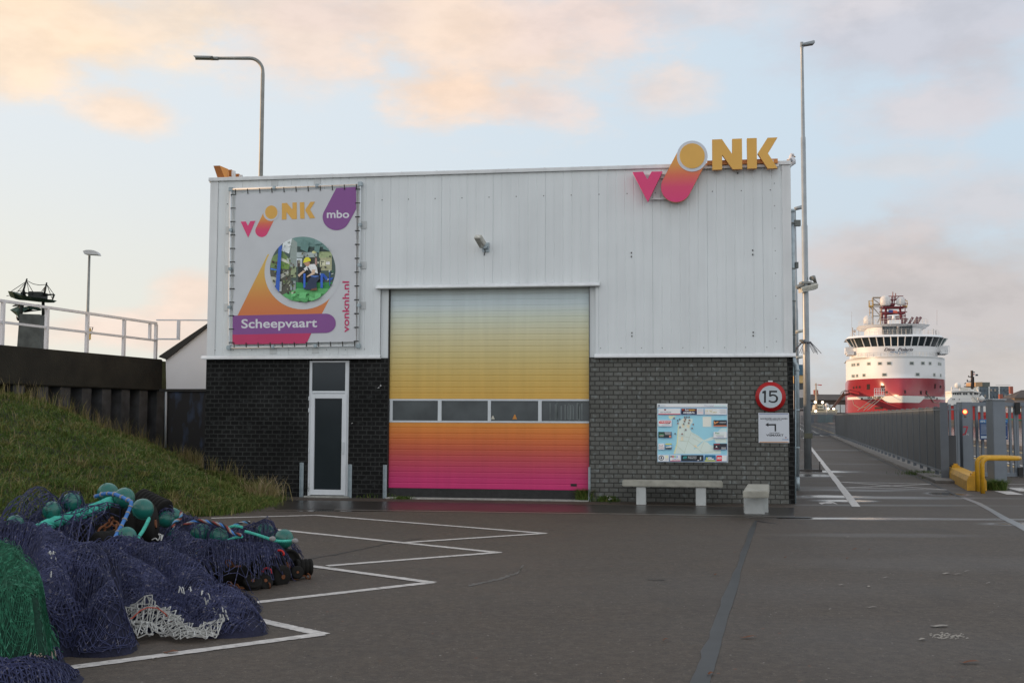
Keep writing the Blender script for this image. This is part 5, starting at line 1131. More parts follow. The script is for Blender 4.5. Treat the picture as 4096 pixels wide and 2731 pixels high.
# widen the hoop so it clears the post
pts = [Vector((h2.x, h2.y, 0))] + arc3((h2.x+.14, h2.y, ztop_-.14), .14, math.pi, math.pi/2, 'xz') + [Vector((xr_-.2, h2.y, ztop_))]
midr = (h1.y+h2.y)/2
pts += [Vector((xr_+.0, h2.y+.02, ztop_)), Vector((xr_+.12, h2.y+.16, ztop_)), Vector((xr_+.14, midr+.1, ztop_)), Vector((xr_+.10, h1.y-.05, ztop_))]
pts += [Vector((xr_-.05, h1.y, ztop_))] + [Vector((h1.x+.14, h1.y, ztop_))] + arc3((h1.x+.14, h1.y, ztop_-.14), .14, math.pi/2, math.pi, 'xz')[1:] + [Vector((h1.x, h1.y, 0))]
MB().tube(pts, .05, 12).build('tube', M_yel, bh)
# yellow concrete block
c1 = W(3868, 1961); c2 = W(3903, 1957); c3 = W(3787, 1915); zb1 = .33
dirb = (c3-c1).normalized(); Lb = (c3-c1).length; nb_ = Vector((dirb.y, -dirb.x, 0)); wb = .42
def bf(p): return c1 + dirb*p.x + nb_*p.y + Vector((0, 0, p.z))
yb_ = thing('concrete_block', bf(Vector((Lb/2, .2, 0))), 'long yellow painted concrete block with lifting lugs between fence and hoop', 'concrete block')
mb = MB(bf); pr_ = [(0, 0), (0, .22), (.05, zb1), (wb-.05, zb1), (wb, .22), (wb, 0)]; n = len(pr_)
mb.add([(0, a_, b_) for a_, b_ in pr_]+[(Lb, a_, b_) for a_, b_ in pr_], [tuple(range(n-1, -1, -1)), tuple(range(n, 2*n))]+[(i, (i+1) % n, (i+1) % n+n, i+n) for i in range(n)]); mb.build('block', mat('yellow_concrete', (.58, .31, .03), .6, var=.22, vscale=6, bump=.3), yb_)
for s in (.22, Lb-.25):
    mb = MB(bf); mb.box(s-.13, s+.13, .11, .30, zb1+.001, zb1+.055); mb.box(s-.05, s+.05, .15, .26, zb1+.055, zb1+.10); mb.build('lifting_lug', M_yel, yb_)
# ------------------------------------------------------------------ the big ship
K0 = P(3585, 1668, 262.0); az = math.atan2(K0.x, 262.0)
hd = az - R(4.5); SY = Vector((math.sin(hd), math.cos(hd), 0)); SX = Vector((SY.y, -SY.x, 0)); SO = Vector((K0.x, 262.0, 0))
def sf(p): return SO + SX*p.x + SY*p.y + Vector((0, 0, p.z))
def SP(px, py, yl):  # pixel -> ship x,z at local depth yl
    d = ray(px, py); o_ = SO+SY*yl; t_ = (o_-CAMP).dot(SY)/d.dot(SY); q_ = CAMP+d*t_-SO; return q_.dot(SX), q_.z
BH = 11.05
def sm(a, b, v): t_ = max(0, min(1, (v-a)/(b-a))); return t_*t_*(3-2*t_)
def hully(x, z):
    t_ = min(1, abs(x)/BH); w_ = sm(6.6, 11.5, z)
    vee = -19*(1-t_**1.25)**.8 + max(0, 6.2-z)*.35*(1-t_); rnd = -15.5*(1-t_**2.3)**.62
    return vee*(1-w_)+rnd*w_ if z < 11.5 else rnd
ship = thing('offshore_ship', sf(Vector((0, 0, -.9))), 'large offshore ship with a white upper hull and red bow seen head on', 'ship')
M_sw = mat('ship_white', (.76, .76, .76), .5, var=.03, vscale=.2); M_sr = mat('ship_red', (.30, .034, .046), .24, var=.08, vscale=.3); M_sd = mat('ship_glass', (.03, .04, .045), .12, var=.2, vscale=.5)
M_ss = mat('ship_stripe', (.70, .70, .66), .4, var=.04); M_sg = mat('ship_grey_band', (.52, .53, .53), .4, var=.03); M_mr = mat('mast_red', (.16, .02, .03), .5, var=.1); M_tan = mat('scaffold', (.35, .30, .24), .6, var=.2)
def hull_part(name, z0, z1, m, nz=10, nx=44, off=0.0, x0=-BH, x1=BH, zf0=None, zf1=None, aft=24):
    mb = MB(sf); vs = []
    for j in range(nz+1):
        for i in range(nx+1):
            u = -math.cos(math.pi*i/nx); x = (x0+x1)/2+(x1-x0)/2*u
            a_ = zf0(x) if zf0 else z0; b_ = zf1(x) if zf1 else z1; z = a_+(b_-a_)*j/nz
            vs.append((x, hully(x, z)-off, z))
    mb.smooth = True
    mb.add(vs, [(j*(nx+1)+i, j*(nx+1)+i+1, (j+1)*(nx+1)+i+1, (j+1)*(nx+1)+i) for j in range(nz) for i in range(nx)])
    mb.smooth = False
    if aft:
        for sx in (-1, 1): mb.add([(sx*BH, -.01, z0), (sx*BH*.96, aft, z0), (sx*BH*.96, aft, z1), (sx*BH, -.01, z1)], [(0, 1, 2, 3)])
    return mb
zr = SP(3600, 1512, -15)[1]; zw = SP(3600, 1424, -15)[1]; zg = SP(3600, 1432.5, -15)[1]
HR = hull_part('hull', -.9, zr, M_sr, 26).build('hull', M_sr, ship)
mb = hull_part('upper', zr, zg, M_sw, 8, aft=0); mb.add([(-BH, 0, zr), (-BH*.96, 18, zr), (-BH*.96, 18, zw), (-BH, 0, zw)], [(0, 1, 2, 3)]); mb.add([(BH, 0, zr), (BH*.96, 18, zr), (BH*.96, 18, zw), (BH, 0, zw)], [(0, 1, 2, 3)])
HW = mb.build('upper_hull', M_sw, ship)
hull_part('band', zg, zw, M_sg, 2, aft=0).build('grey_band', M_sg, HW)
mb = MB(sf); mb.add([(x, hully(x, zw), zw) for x in [BH*math.sin(math.pi*k/40-math.pi/2) for k in range(41)]]+[(BH, 18, zw), (-BH, 18, zw)], [tuple(range(43))]); mb.build('deck', M_sg, HW)
zs0 = SP(3660, 1600, -13)[1]; zs1 = SP(3620, 1583, -17)[1]; zs2 = SP(3620, 1610, -17)[1]
xa = SP(3528, 1600, -15)[0]; xb2 = SP(3548, 1611, -15)[0]; xc = SP(3698, 1600, -15)[0]; xd = SP(3680, 1611, -15)[0]
zA = SP(3430, 1597, -6)[1]
def zlow(x):
    if x < xa: return zA
    if x < xb2: return zA+(zs2-zA)*(x-xa)/(xb2-xa)
    if x < xd: return zs2
    if x < xc: return zs2+(zA-zs2)*(x-xd)/(xc-xd)
    return zA
hull_part('stripe', 0, 0, M_ss, 2, 90, .06, zf0=zlow, zf1=lambda x: zs1, aft=0).build('white_stripe', M_ss, HR)
def on_hull(px, py, off=.12):
    yl = -12
    for _ in range(6): x, z = SP(px, py, yl); yl = hully(x, z)
    return x, yl-off, z
def hwin(px, py, w, h, m, parent, name='window', frame=True):
    x, y, z = on_hull(px, py); x0_, x1_ = x-w/2, x+w/2
    def hp(xx, zz, o_): return (xx, hully(max(-BH+.02, min(BH-.02, xx)), zz)-o_, zz)
    f_ = None
    if frame:
        mb_ = MB(sf); mb_.add([hp(x0_-.14, z-h/2-.12, .07), hp(x1_+.14, z-h/2-.12, .07), hp(x1_+.14, z+h/2+.12, .07), hp(x0_-.14, z+h/2+.12, .07)], [(0, 1, 2, 3)]); f_ = mb_.build(name, mat('window_frame', (.42, .44, .40), .5), parent)
    mb_ = MB(sf); mb_.add([hp(x0_, z-h/2, .11), hp(x1_, z-h/2, .11), hp(x1_, z+h/2, .11), hp(x0_, z+h/2, .11)], [(0, 1, 2, 3)]); mb_.build('pane' if frame else name, m, parent if not frame else parent)
C6s = lambda x, y: (3300+x/2.7517, 1130+y/2.7517)
for (x, y, w) in ((300, 907, .35), (321, 905, .4), (362, 901, .55), (480, 893, .9), (602, 890, 1.1), (704, 888, 1.2), (955, 887, 1.2), (1079, 887, 1.0), (1158, 889, .7), (1254, 894, .45), (1274, 898, .3)):
    hwin(*C6s(x, y), w*.55, .5, mat('ship_cabin_glass', (.10, .12, .12), .2), HW)
for (x, y, w) in ((302, 1028, .3), (316, 1030, .35), (352, 1025, .45), (427, 1020, .7), (652, 1013, 1.2), (1020, 1010, 1.1), (1205, 1014, .6), (1275, 1020, .3)):
    hwin(*C6s(x, y), w*.55, .5, mat('ship_cabin_glass', (.10, .12, .12), .2), HW)
M_hole = mat('dark_hole', (.03, .008, .01), .7, var=0)
for (x, y, w, h) in ((467, 1147, .3, 1.2), (482, 1147, .3, 1.2), (345, 1152, .3, .5), (380, 1149, .3, .5), (314, 1157, .25, .5), (633, 1165, .7, 1.4), (675, 1205, .4, .5), (1213, 1140, .3, 1.0), (1272, 1147, .35, .6), (1057, 1210, .4, .8), (1118, 1210, .4, .8), (882, 1200, .35, .7)):
    hwin(*C6s(x, y), w, h, M_hole, HR, 'hull_opening', False)
for (x, y, w, h) in ((590, 1380, 1.6, .5), (405, 1280, .35, .5), (1233, 1278, .35, .5)): hwin(*C6s(x, y), w, h, M_hole, HR, 'hull_opening', False)
# names on hull
mbn = MB(sf); mbn.use(mat('ship_text', (.06, .05, .06), .5, var=0))
def hull_text(txt, x0, y0, x1, y1, shear=0, bold=.02, dy_=0):
    def g(a, b):
        px, py = C6s(x0+(x1-x0)*a, y1-(y1-y0)*b+dy_*a); x, y, z = on_hull(px, py, .17); return (x, y, z)
    put_text(mbn, txt, g, bold, shear)
hull_text('DINA POLARIS', 468, 1250, 612, 1276, bold=.03); hull_text('DINA POLARIS', 1098, 1246, 1212, 1274, bold=.03)
mbn.build('name_lettering', None, HR)
# balcony + lines
bx_, by_, bz_ = on_hull(*C6s(605, 1225)); mb = MB(sf); 
for k in range(6): mb.box(bx_-1.3+.5*k, bx_-1.2+.5*k, by_-1.2, by_-1.1, bz_-.2, bz_+1.2)
for z_ in (.0, .6, 1.15): mb.box(bx_-1.35, bx_+1.4, by_-1.22, by_-1.1, bz_+z_, bz_+z_+.09)
mb.box(bx_-1.3, bx_+1.3, by_-1.2, by_+.4, bz_-.55, bz_-.25); mb.build('bow_platform', M_sw, HR)
mb = MB(sf)
for (a_, b_) in (((545, 1265), (360, 1405)), ((690, 1215), (470, 1400)), ((580, 1275), (425, 1405)), ((1120, 1215), (1200, 1320))):
    p0 = on_hull(*C6s(*a_), .3); q0 = SP(*C6s(*b_), -24 if a_[0] < 1000 else -8); mb.tube([p0, (q0[0], -24 if a_[0] < 1000 else -9, q0[1])], .07, 5)
cv = [(302, 1290), (320, 1345), (380, 1382), (450, 1370), (520, 1310)]
mb.tube([on_hull(*C6s(*p), .2) for p in cv], .05, 5); mb.tube([on_hull(*C6s(*p), .2) for p in ((1165, 1280), (1200, 1315), (1245, 1325), (1280, 1300))], .04, 5)
mb.build('mooring_line', mat('rope_pale', (.38, .36, .28), .8), ship)
# superstructure under the bridge (rounded block)
def rblock(name, m, x0, x1, z0, z1, depth, yf, aft=14, flare=0.0, parent=ship, ex=2.4, n=28, cap=True):
    mb = MB(sf); vs = []; c = (x0+x1)/2; b = (x1-x0)/2
    for (z, fl_) in ((z0, 0), (z1, flare)):
        for k in range(n+1):
            t_ = -math.cos(math.pi*k/n); x = c+(b+fl_)*t_; vs.append((x, yf-(depth+fl_)*(1-abs(t_)**ex)**(1/ex)+depth, z))
        vs.append((c+b+fl_, yf+depth+aft, z)); vs.append((c-b-fl_, yf+depth+aft, z))
    k = n+3; mb.smooth = True; mb.add(vs, [(i, i+1, i+1+k, i+k) for i in range(n)]); mb.smooth = False
    mb.add(vs, [(i, (i+1) % k, (i+1) % k+k, i+k) for i in range(n, k)]+([tuple(range(k, 2*k)), tuple(range(k-1, -1, -1))] if cap else []))
    return mb.build(name, m, parent)
def zz_(py, yl=-10): return SP(3590, py, yl)[1]
def xx_(px, yl=-10): return SP(px, 1400, yl)[0]
zb0 = zw; zB1 = zz_(1388); zB2 = zz_(1352); zB3 = zz_(1345); 
DK = rblock('accommodation', M_sw, xx_(3412), xx_(3758), zb0-.05, zB1, 9, -14)
mbn = MB(sf); mbn.use(mat('ship_text', (.06, .05, .06)))
def flat_text(txt, x0, y0, x1, y1, yl, m=None, shear=0, bold=.02):
    def g(a, b):
        px, py = C6s(x0+(x1-x0)*a, y1-(y1-y0)*b); x, z = SP(px, py, yl); t_ = (x-0)/ (BH*.95); return (x, yl+2.2*t_*t_*4*.4, z)
    put_text(mbn, txt, g, bold, shear)
flat_text('Dina  Polaris', 650, 718, 974, 752, -14.6, shear=.35, bold=.035)
mbn.use(mat('ribbon_blue', (.06, .17, .32), .5, var=0))
for poly in ([(712, 760), (780, 758), (795, 768), (800, 776), (770, 770), (715, 770)], [(840, 770), (850, 762), (905, 758), (905, 768), (860, 770), (835, 778)]):
    mbn.add([(lambda q_: (q_[0], -14.5, q_[1]))(SP(*C6s(*p), -14.5)) for p in poly], [tuple(range(len(poly)))])
pts_ = [(lambda q_: (q_[0], -14.55, q_[1]))(SP(*C6s(*p), -14.55)) for p in circ(813, 770, 15, 14, 14)]; mbn.tube(pts_+[pts_[0]], .06, 4)
mbn.use(mat('emblem_red', (.5, .03, .06), .5)); mbn.add([(lambda q_: (q_[0], -12.2, q_[1]))(SP(*C6s(*p), -12.2)) for p in ((462, 793), (470, 770), (490, 772), (484, 797))], [(0, 1, 2, 3)])
mbn.build('name_lettering', None, DK)
# bridge: glass band flaring outward, mullions, roof
BR = rblock('bridge', M_sd, xx_(3420), xx_(3755), zB1+.06, zB2, 8.5, -13.8, 12, .9)
mb = MB(sf)
def arcpt(c, b, dep, yf, t_, ex=2.4): return c+b*t_, yf-dep*(1-abs(t_)**ex)**(1/ex)+dep
cB = (xx_(3420)+xx_(3755))/2; bB = (xx_(3755)-xx_(3420))/2
for k in range(13):
    t_ = -.93+1.86*k/12; t2_ = t_; x0_, y0_ = arcpt(cB, bB, 8.5, -13.9, t_); x1_, y1_ = arcpt(cB, bB+.9, 9.4, -13.9-.95, t_)
    mb.tube([(x0_, y0_-.05, zB1), (x1_, y1_-.05, zB2)], .13, 4)
mb.build('mullion', M_sw, BR)
# wings with windows
for sx in (-1, 1):
    xo = xx_(3380, -5) if sx < 0 else xx_(3788, -5); xi = xx_(3440, -5) if sx < 0 else xx_(3735, -5); lo, hi = min(xo, xi), max(xo, xi)
    tx = 1.0*sx
    mb = MB(sf); mb.use(mat('wing_glass', (.10, .14, .14), .1, var=.1)); A0 = [(lo if sx > 0 else lo+1.4, -7.2, zz_(1389, -5)), (hi if sx < 0 else hi-1.4, -7.2, zz_(1389, -5)), (hi if sx < 0 else hi-.1, -7.5, zz_(1358, -5)), (lo if sx > 0 else lo+.1, -7.5, zz_(1358, -5))]
    mb.add(A0, [(0, 1, 2, 3)]); W_ = mb.build('bridge_wing', None, ship)
    mb = MB(sf)
    for k in range(4):
        f0 = Vector(A0[0]).lerp(Vector(A0[1]), k/3); f1 = Vector(A0[3]).lerp(Vector(A0[2]), k/3); mb.tube([f0+Vector((0, -.05, 0)), f1+Vector((0, -.05, 0))], .13, 4)
    mb.box(lo, hi, -7.4, -2, zz_(1398, -5)-.9, zz_(1389, -5)); mb.box(min(xo-.3*sx, xo+1.9*-sx), max(xo-.3*sx, xo+1.9*-sx), -9.5, -3, zz_(1420, -6), zz_(1414, -6)+.5)
    for k in range(5): xk = xo+.3*sx*0-sx*.0-sx*.45*k; mb.box(xk-.05, xk+.05, -9.5, -9.4, zz_(1414, -6), zz_(1390, -6))
    mb.box(min(xo, xo-sx*1.9), max(xo, xo-sx*1.9), -9.52, -9.4, zz_(1392, -6), zz_(1390, -6)+.1)
    mb.build('wing_frame', M_sw, W_)
RF = rblock('bridge_roof', M_sw, xx_(3384), xx_(3782), zB2+.02, zz_(1343), 8.2, -15.0, 10, -.5)
# upper deck house with eight windows
UD = rblock('upper_house', M_sw, xx_(3470), xx_(3695), zz_(1343)+.02, zz_(1308), 6, -11.5, 8)
for k, x in enumerate((645, 689, 733, 776, 822, 866, 908, 946)):
    px, py = C6s(x, 525); q0 = SP(px, py, -11.4); yo = -11.62+ (abs(q0[0]-cB)/8.4)**2*1.6*.5
    mb = MB(sf); mb.box(q0[0]-.30, q0[0]+.30, yo-.32, yo+.3, q0[1]-.9, q0[1]+1.05); mb.build('window', M_sd, UD)
rblock('top_deck', M_sw, xx_(3452), xx_(3712), zz_(1308)+.02, zz_(1298), 6.5, -12, 8, .9)
rl_ = MB(sf)
def arcrail(x0_, x1_, dep, yf, z0, h, npost, hz=3):
    c = (x0_+x1_)/2; b = (x1_-x0_)/2; P_ = [arcpt(c, b, dep, yf, -1+2*k/24) for k in range(25)]
    for j in range(hz): rl_.tube([(a_, b_, z0+h*(j+1)/hz) for a_, b_ in P_], .03, 4)
    for k in range(npost+1):
        a_, b_ = arcpt(c, b, dep, yf, -1+2*k/npost); rl_.tube([(a_, b_, z0), (a_, b_, z0+h)], .035, 4)
arcrail(xx_(3441), xx_(3722), 7, -13, zz_(1298), 1.15, 18); arcrail(xx_(3405), xx_(3765), 7.5, -14, zz_(1343), 1.2, 20); arcrail(xx_(3418), xx_(3755), 8.5, -15.4, zw, .9, 24, 2)
rl_.build('deck_railing', mat('rail_offwhite', (.62, .60, .56), .5), ship)
# mast tower
mt = MB(sf); ym = -2.0
def m3_(x, y, yl=ym): q_ = SP(3400+x/5.809, 1150+y/5.809, yl); return Vector((q_[0], yl, q_[1]))
for sx in (0, 1):
    for yl in (ym, ym+2.2): mt.tube([m3_(825 if sx == 0 else 1205, 850, yl), m3_(835 if sx == 0 else 1160, 470, yl)], [.42, .26], 6)
for (y, x0_, x1_) in ((740, 740, 1275), (603, 740, 1265), (465, 765, 1260), (405, 740, 1040)):
    a_ = m3_(x0_, y); b_ = m3_(x1_, y); mt.box(a_.x, b_.x, ym-.6, ym+2.6, a_.z-.18, a_.z+.18)
for p in ([(760, 205), (1240, 200)], [(870, 215), (1000, 330)], [(1140, 210), (1020, 320)], [(995, 100), (995, 400)], [(1060, 130), (1060, 300)], [(970, 200), (970, 400)], [(740, 285), (1300, 280)], [(680, 378), (1350, 372)], [(680, 570), (1330, 565)], [(820, 380), (820, 465)], [(1172, 370), (1172, 470)], [(1030, 200), (1030, 400)], [(740, 285), (740, 750)], [(1280, 330), (1280, 740)], [(760, 640), (760, 840)], [(680, 475), (1330, 467)], [(1250, 240), (1250, 440)], [(720, 700), (1300, 655)]):
    mt.tube([m3_(*p[0]), m3_(*p[1])], .10, 4)
mt.build('mast', M_mr, ship)
tw = MB(sf); yt_ = 3.0
for p in ([(525, 860), (525, 240)], [(712, 860), (712, 235)], [(525, 235), (760, 235)], [(535, 260), (720, 400)], [(530, 440), (700, 440)], [(525, 395), (730, 400)], [(545, 470), (700, 650)], [(540, 665), (710, 665)], [(460, 330), (460, 700)], [(460, 430), (520, 520)], [(440, 580), (500, 580)], [(880, 690), (1250, 695)], [(900, 560), (900, 500)], [(640, 820), (740, 600)], [(450, 720), (540, 720)]):
    tw.tube([m3_(*p[0], yt_), m3_(*p[1], yt_)], .20 if p[0][0] in (525, 712) else .11, 4)
tw.build('scaffold_tower', M_tan, ship)
mb = MB(sf); 
for (x, y) in ((487, 380), (1272, 380)):
    c = m3_(x, y, yt_); mb.box(c.x-.55, c.x+.55, yt_-.5, yt_+.5, c.z-.75, c.z-.45); 
    for dx in (-.5, .5): mb.box(c.x+dx-.08, c.x+dx+.08, yt_-.5, yt_-.4, c.z-.5, c.z+.75)
    mb.box(c.x-.55, c.x+.55, yt_-.5, yt_-.4, c.z+.65, c.z+.8)
mb.build('yellow_cage', mat('cage_yellow', (.45, .28, .04), .5), ship)
for (x, y, r_) in ((820, 300, 1.22), (1175, 310, .98), (418, 745, 1.05)):
    c = m3_(x, y, -3); mb = MB(sf); mb.lathe([(.0, r_), (r_*.55, r_*.86), (r_*.9, r_*.45), (r_, 0), (r_, -r_*.75), (r_*.8, -r_*1.0), (0, -r_)], c, 18); mb.build('radome', mat('radome_white', (.62, .60, .58), .4), ship)
mb = MB(sf); a_ = m3_(905, 860, -8); b_ = m3_(1185, 745, -8); mb.box(a_.x, b_.x, -8, -5, a_.z, b_.z); mb.build('deck_box', M_sw, ship)
mb = MB(sf); mb.tube([m3_(885, 650, -4), m3_(1130, 630, -4)], .12, 5); mb.tube([m3_(1015, 650, -4), m3_(1015, 740, -4)], .35, 8); mb.build('radar', M_sw, ship)
for (x0_, y0_, x1_, y1_) in ((1260, 830, 1330, 715), (1370, 845, 1460, 690), (1480, 845, 1570, 685), (1550, 845, 1650, 685)):
    mb = MB(sf); mb.tube([m3_(x0_, y0_, -1), m3_(x1_, y1_, -1)], .30, 8); mb.build('exhaust_pipe', mat('exhaust_maroon', (.16, .05, .06), .5), ship)
mb = MB(sf); 
for (x0_, y0_, x1_, y1_, r_) in ((55, 930, 55, 1170, .13), (40, 560, 40, 940, .03), (205, 990, 205, 1150, .06), (75, 1060, 160, 1165, .06), (1815, 1000, 1815, 1120, .04), (1940, 960, 1940, 1150, .05), (2020, 520, 2020, 870, .03), (1990, 1000, 2000, 1140, .08)):
    mb.tube([m3_(x0_, y0_, -6), m3_(x1_, y1_, -6)], r_, 5)
c = m3_(105, 1015, -6); mb.lathe([(0, -.3), (.34, -.25), (.34, .1), (0, .3)], c, 10, 'y'); c = m3_(1118, 925, -13); mb.lathe([(0, -.3), (.3, -.25), (.3, .1), (0, .3)], c, 10, 'y'); mb.box(c.x-.12, c.x+.12, -13, -12.8, c.z-2.2, c.z)
mb.build('antenna', mat('antenna_grey', (.3, .28, .27), .5), ship)
mb = MB(sf); a_ = m3_(895, 510, -3); b_ = m3_(1095, 590, -3)
mb.use(mat('flag_blue', (.04, .06, .22), .7)).add([m3_(895, 515, -3), m3_(1000, 520, -3), m3_(1000, 580, -3), m3_(895, 580, -3)], [(0, 1, 2, 3)]); mb.use(mat('flag_red', (.4, .08, .06), .7)).add([m3_(1000, 530, -3), m3_(1095, 540, -3.3), m3_(1105, 590, -3.3), m3_(1000, 590, -3)], [(0, 1, 2, 3)]); mb.build('flag', None, ship)
# ------------------------------------------------------------------ red ship behind the gate
YR = 352.0
def Q(px, py, Y=YR): return P(px, py, Y)
def qbox(mb, x0, y0, x1, y1, Y0, Y1): a_ = Q(x0, y0, Y0); b_ = Q(x1, y1, Y0); mb.box(a_.x, b_.x, Y0, Y1, b_.z, a_.z); return mb
D2 = lambda x, y: (3780+x/4.481, 1350+y/4.481)
rs2 = thing('supply_vessel', Q(3860, 1690), 'red hulled supply vessel with a white wheelhouse seen through the gate', 'ship')
mb = MB(); pl_ = [(3760, 1700), (3772, 1622), (3790, 1618), (3980, 1625), (4000, 1650), (4300, 1650), (4300, 1700)]
q = [Q(*p) for p in pl_]; n = len(q); mb.add([(a.x, YR, a.z) for a in q]+[(a.x, YR+14, a.z) for a in q], [tuple(range(n)), tuple(range(2*n-1, n-1, -1))]+[(i, i+n, (i+1) % n+n, (i+1) % n) for i in range(n)])
mb.build('hull', mat('vessel_red', (.50, .035, .03), .45, var=.06, vscale=.2), rs2)
M_vw = mat('vessel_white', (.70, .69, .66), .5, var=.05, vscale=.2)
mb = MB(); 
def qpoly(mb, pts, Y0, Y1, mp=D2):
    q = [Q(*mp(*p), Y0) for p in pts]; n = len(q); mb.add([(a.x, Y0, a.z) for a in q]+[(a.x, Y1, a.z) for a in q], [tuple(range(n)), tuple(range(2*n-1, n-1, -1))]+[(i, i+n, (i+1) % n+n, (i+1) % n) for i in range(n)]); return mb
qpoly(mb, [(20, 1215), (50, 1120), (110, 1065), (470, 1070), (480, 1150), (620, 1170), (620, 1215)], YR-1, YR+13); mb.build('deckhouse', M_vw, rs2)
WH = qpoly(MB(), [(125, 1072), (120, 960), (300, 945), (500, 945), (640, 985), (600, 1075)], YR+0, YR+12).build('wheelhouse', M_vw, rs2)
mb = MB()
for (x0, x1) in ((140, 160), (170, 200), (208, 245), (253, 292), (320, 355), (363, 400), (445, 490), (515, 560), (565, 590)): qpoly(mb, [(x0+8, 1022), (x1+2, 1025), (x1, 985), (x0, 988)], YR-.1, YR+.3)
for (x, y) in ((145, 1104), (172, 1104), (260, 1104)): qpoly(mb, [(x-6, y+8), (x+6, y+8), (x+6, y-8), (x-6, y-8)], YR-1.2, YR-.9)
mb.build('window', M_sd, WH)
mb = MB(); qpoly(mb, [(118, 985), (118, 955), (300, 945), (500, 943), (650, 980), (650, 995), (480, 965), (300, 965)], YR-1, YR+13)
for x in (128, 280, 590): qpoly(mb, [(x-7, 945), (x+7, 945), (x+7, 885), (x-7, 885)], YR, YR+.6)
qpoly(mb, [(120, 900), (600, 900), (600, 893), (120, 893)], YR, YR+.3); qpoly(mb, [(120, 925), (600, 925), (600, 921), (120, 921)], YR, YR+.3)
mb.build('roof', M_vw, WH)
mb = MB()
for p in ([(488, 920), (484, 590)], [(465, 620), (535, 622)], [(415, 700), (500, 705)], [(390, 785), (510, 790)], [(395, 750), (405, 785)], [(340, 875), (470, 880)], [(520, 900), (515, 700)], [(350, 830), (372, 812), (385, 850)], [(470, 830), (500, 830)], [(420, 700), (425, 680)]):
    mb.tube([Q(*D2(*p[0])), Q(*D2(*p[1]))], .42 if p[0][0] == 488 else .16, 5)
mb.build('mast', mat('mast_black', (.03, .02, .02), .6), rs2)
mb = MB(); mb.tube([Q(*D2(420, 935)), Q(*D2(500, 940)), Q(*D2(500, 1030)), Q(*D2(590, 1150))], .35, 6); mb.tube([Q(*D2(600, 1095)), Q(*D2(660, 1090)), Q(*D2(705, 1100))], [.5, 1.1, .4], 8); c = Q(*D2(228, 858)); mb.ball(c, 1.0, 10, 8); mb.build('crane', M_vw, rs2)
mb = MB(); mb.use(mat('flag_red2', (.55, .06, .05), .7)); qpoly(mb, [(508, 670), (535, 665), (535, 650), (508, 650)], YR, YR+.1); mb.use(mat('flag_dark', (.05, .06, .08), .7)); qpoly(mb, [(548, 688), (595, 685), (590, 655), (548, 655)], YR, YR+.1); mb.build('flag', None, rs2)
mb = MB(); mb.use(mat('vessel_white', (.7, .7, .7))); qpoly(mb, [(580, 1330), (735, 1330), (725, 1225), (580, 1225)], YR-1, YR-.6); qpoly(mb, [(640, 1330), (655, 1330), (655, 1225), (640, 1225)], YR-1.3, YR-1.1); qpoly(mb, [(1170, 1325), (1420, 1325), (1420, 1270), (1170, 1270)], YR-1, YR+6)
mb.use(mat('vessel_red', (.5, 0, 0))); qpoly(mb, [(690, 1400), (800, 1400), (800, 1350), (690, 1350)], YR-1, YR-.5); mb.build('deck_cargo', None, rs2)
gb = qpoly(MB(), [(1160, 1470), (1420, 1500), (1420, 1470), (1180, 1443)], YR-9, YR-3).build('green_boat', mat('boat_green', (.05, .30, .14), .5)); tag(gb, 'small green hulled boat floating in front of the red vessel at the right', 'boat')
# far quay wall behind water
mb = MB(); mb.box(quay(344), 900, 343, 346, 0, 1.1); tag(mb.build('far_quay', mat('far_quay_stone', (.20, .14, .10), .8, var=.3, vscale=.3)), kind='structure')
# ------------------------------------------------------------------ buildings far off
YO = 470.0
ob = thing('office_building', Q(3980, 1668, YO), 'flat roofed blue glass office block with white piers behind the red vessel', 'building')
mb = qpoly(MB(), [(600, 1420), (1165, 1420), (1165, 880), (600, 880)], YO, YO+20); mb.build('facade', mat('curtain_wall', (.20, .26, .31), .25, var=.2, vscale=.15), ob)
for x in (605, 795, 975, 1158): qpoly(MB(), [(x-9, 1420), (x+9, 1420), (x+9, 878), (x-9, 878)], YO-.8, YO-.01).build('pier', mat('pale_pier', (.62, .62, .60), .6), ob)
mb = MB()
for k in range(27):
    x = 620+k*20.5; qpoly(mb, [(x-1.3, 1420), (x+1.3, 1420), (x+1.3, 880), (x-1.3, 880)], YO-.25, YO-.02)
mb.build('glazing_bar', mat('glazing_bar', (.15, .17, .19), .5), ob)
rw = random.Random(2)
for r_ in range(4):
    for c in range(3):
        for i in range(2):
            x = 650+180*c+i*70; y = 940+106*r_; mb = qpoly(MB(), [(x-16, y+22), (x+16, y+22), (x+16, y-22), (x-16, y-22)], YO-.5, YO-.26); mb.build('window', mat('office_window_warm', (.30, .26, .22), .3) if rw.random() < .35 else mat('office_window', (.08, .10, .12), .2), ob)
mb = qpoly(MB(), [(548, 880), (670, 880), (670, 795), (548, 800)], YO+4, YO+14); mb.build('roof_house', mat('tan_wall', (.42, .27, .15), .7), ob)
mb = qpoly(MB(), [(670, 880), (805, 880), (805, 800), (670, 800)], YO+5, YO+14); qpoly(mb, [(600, 882), (1178, 882), (1178, 874), (600, 874)], YO-.2, YO+20); qpoly(mb, [(915, 850), (1175, 850), (1175, 846), (915, 846)], YO, YO+.3); mb.build('roof_edge', mat('roof_grey', (.12, .13, .12), .7), ob)
M_rf = mat('dark_tiles', (.085, .07, .062), .8, var=.2, vscale=.3); M_bk = mat('tan_brick', (.20, .14, .09), .8, var=.2, vscale=.3)
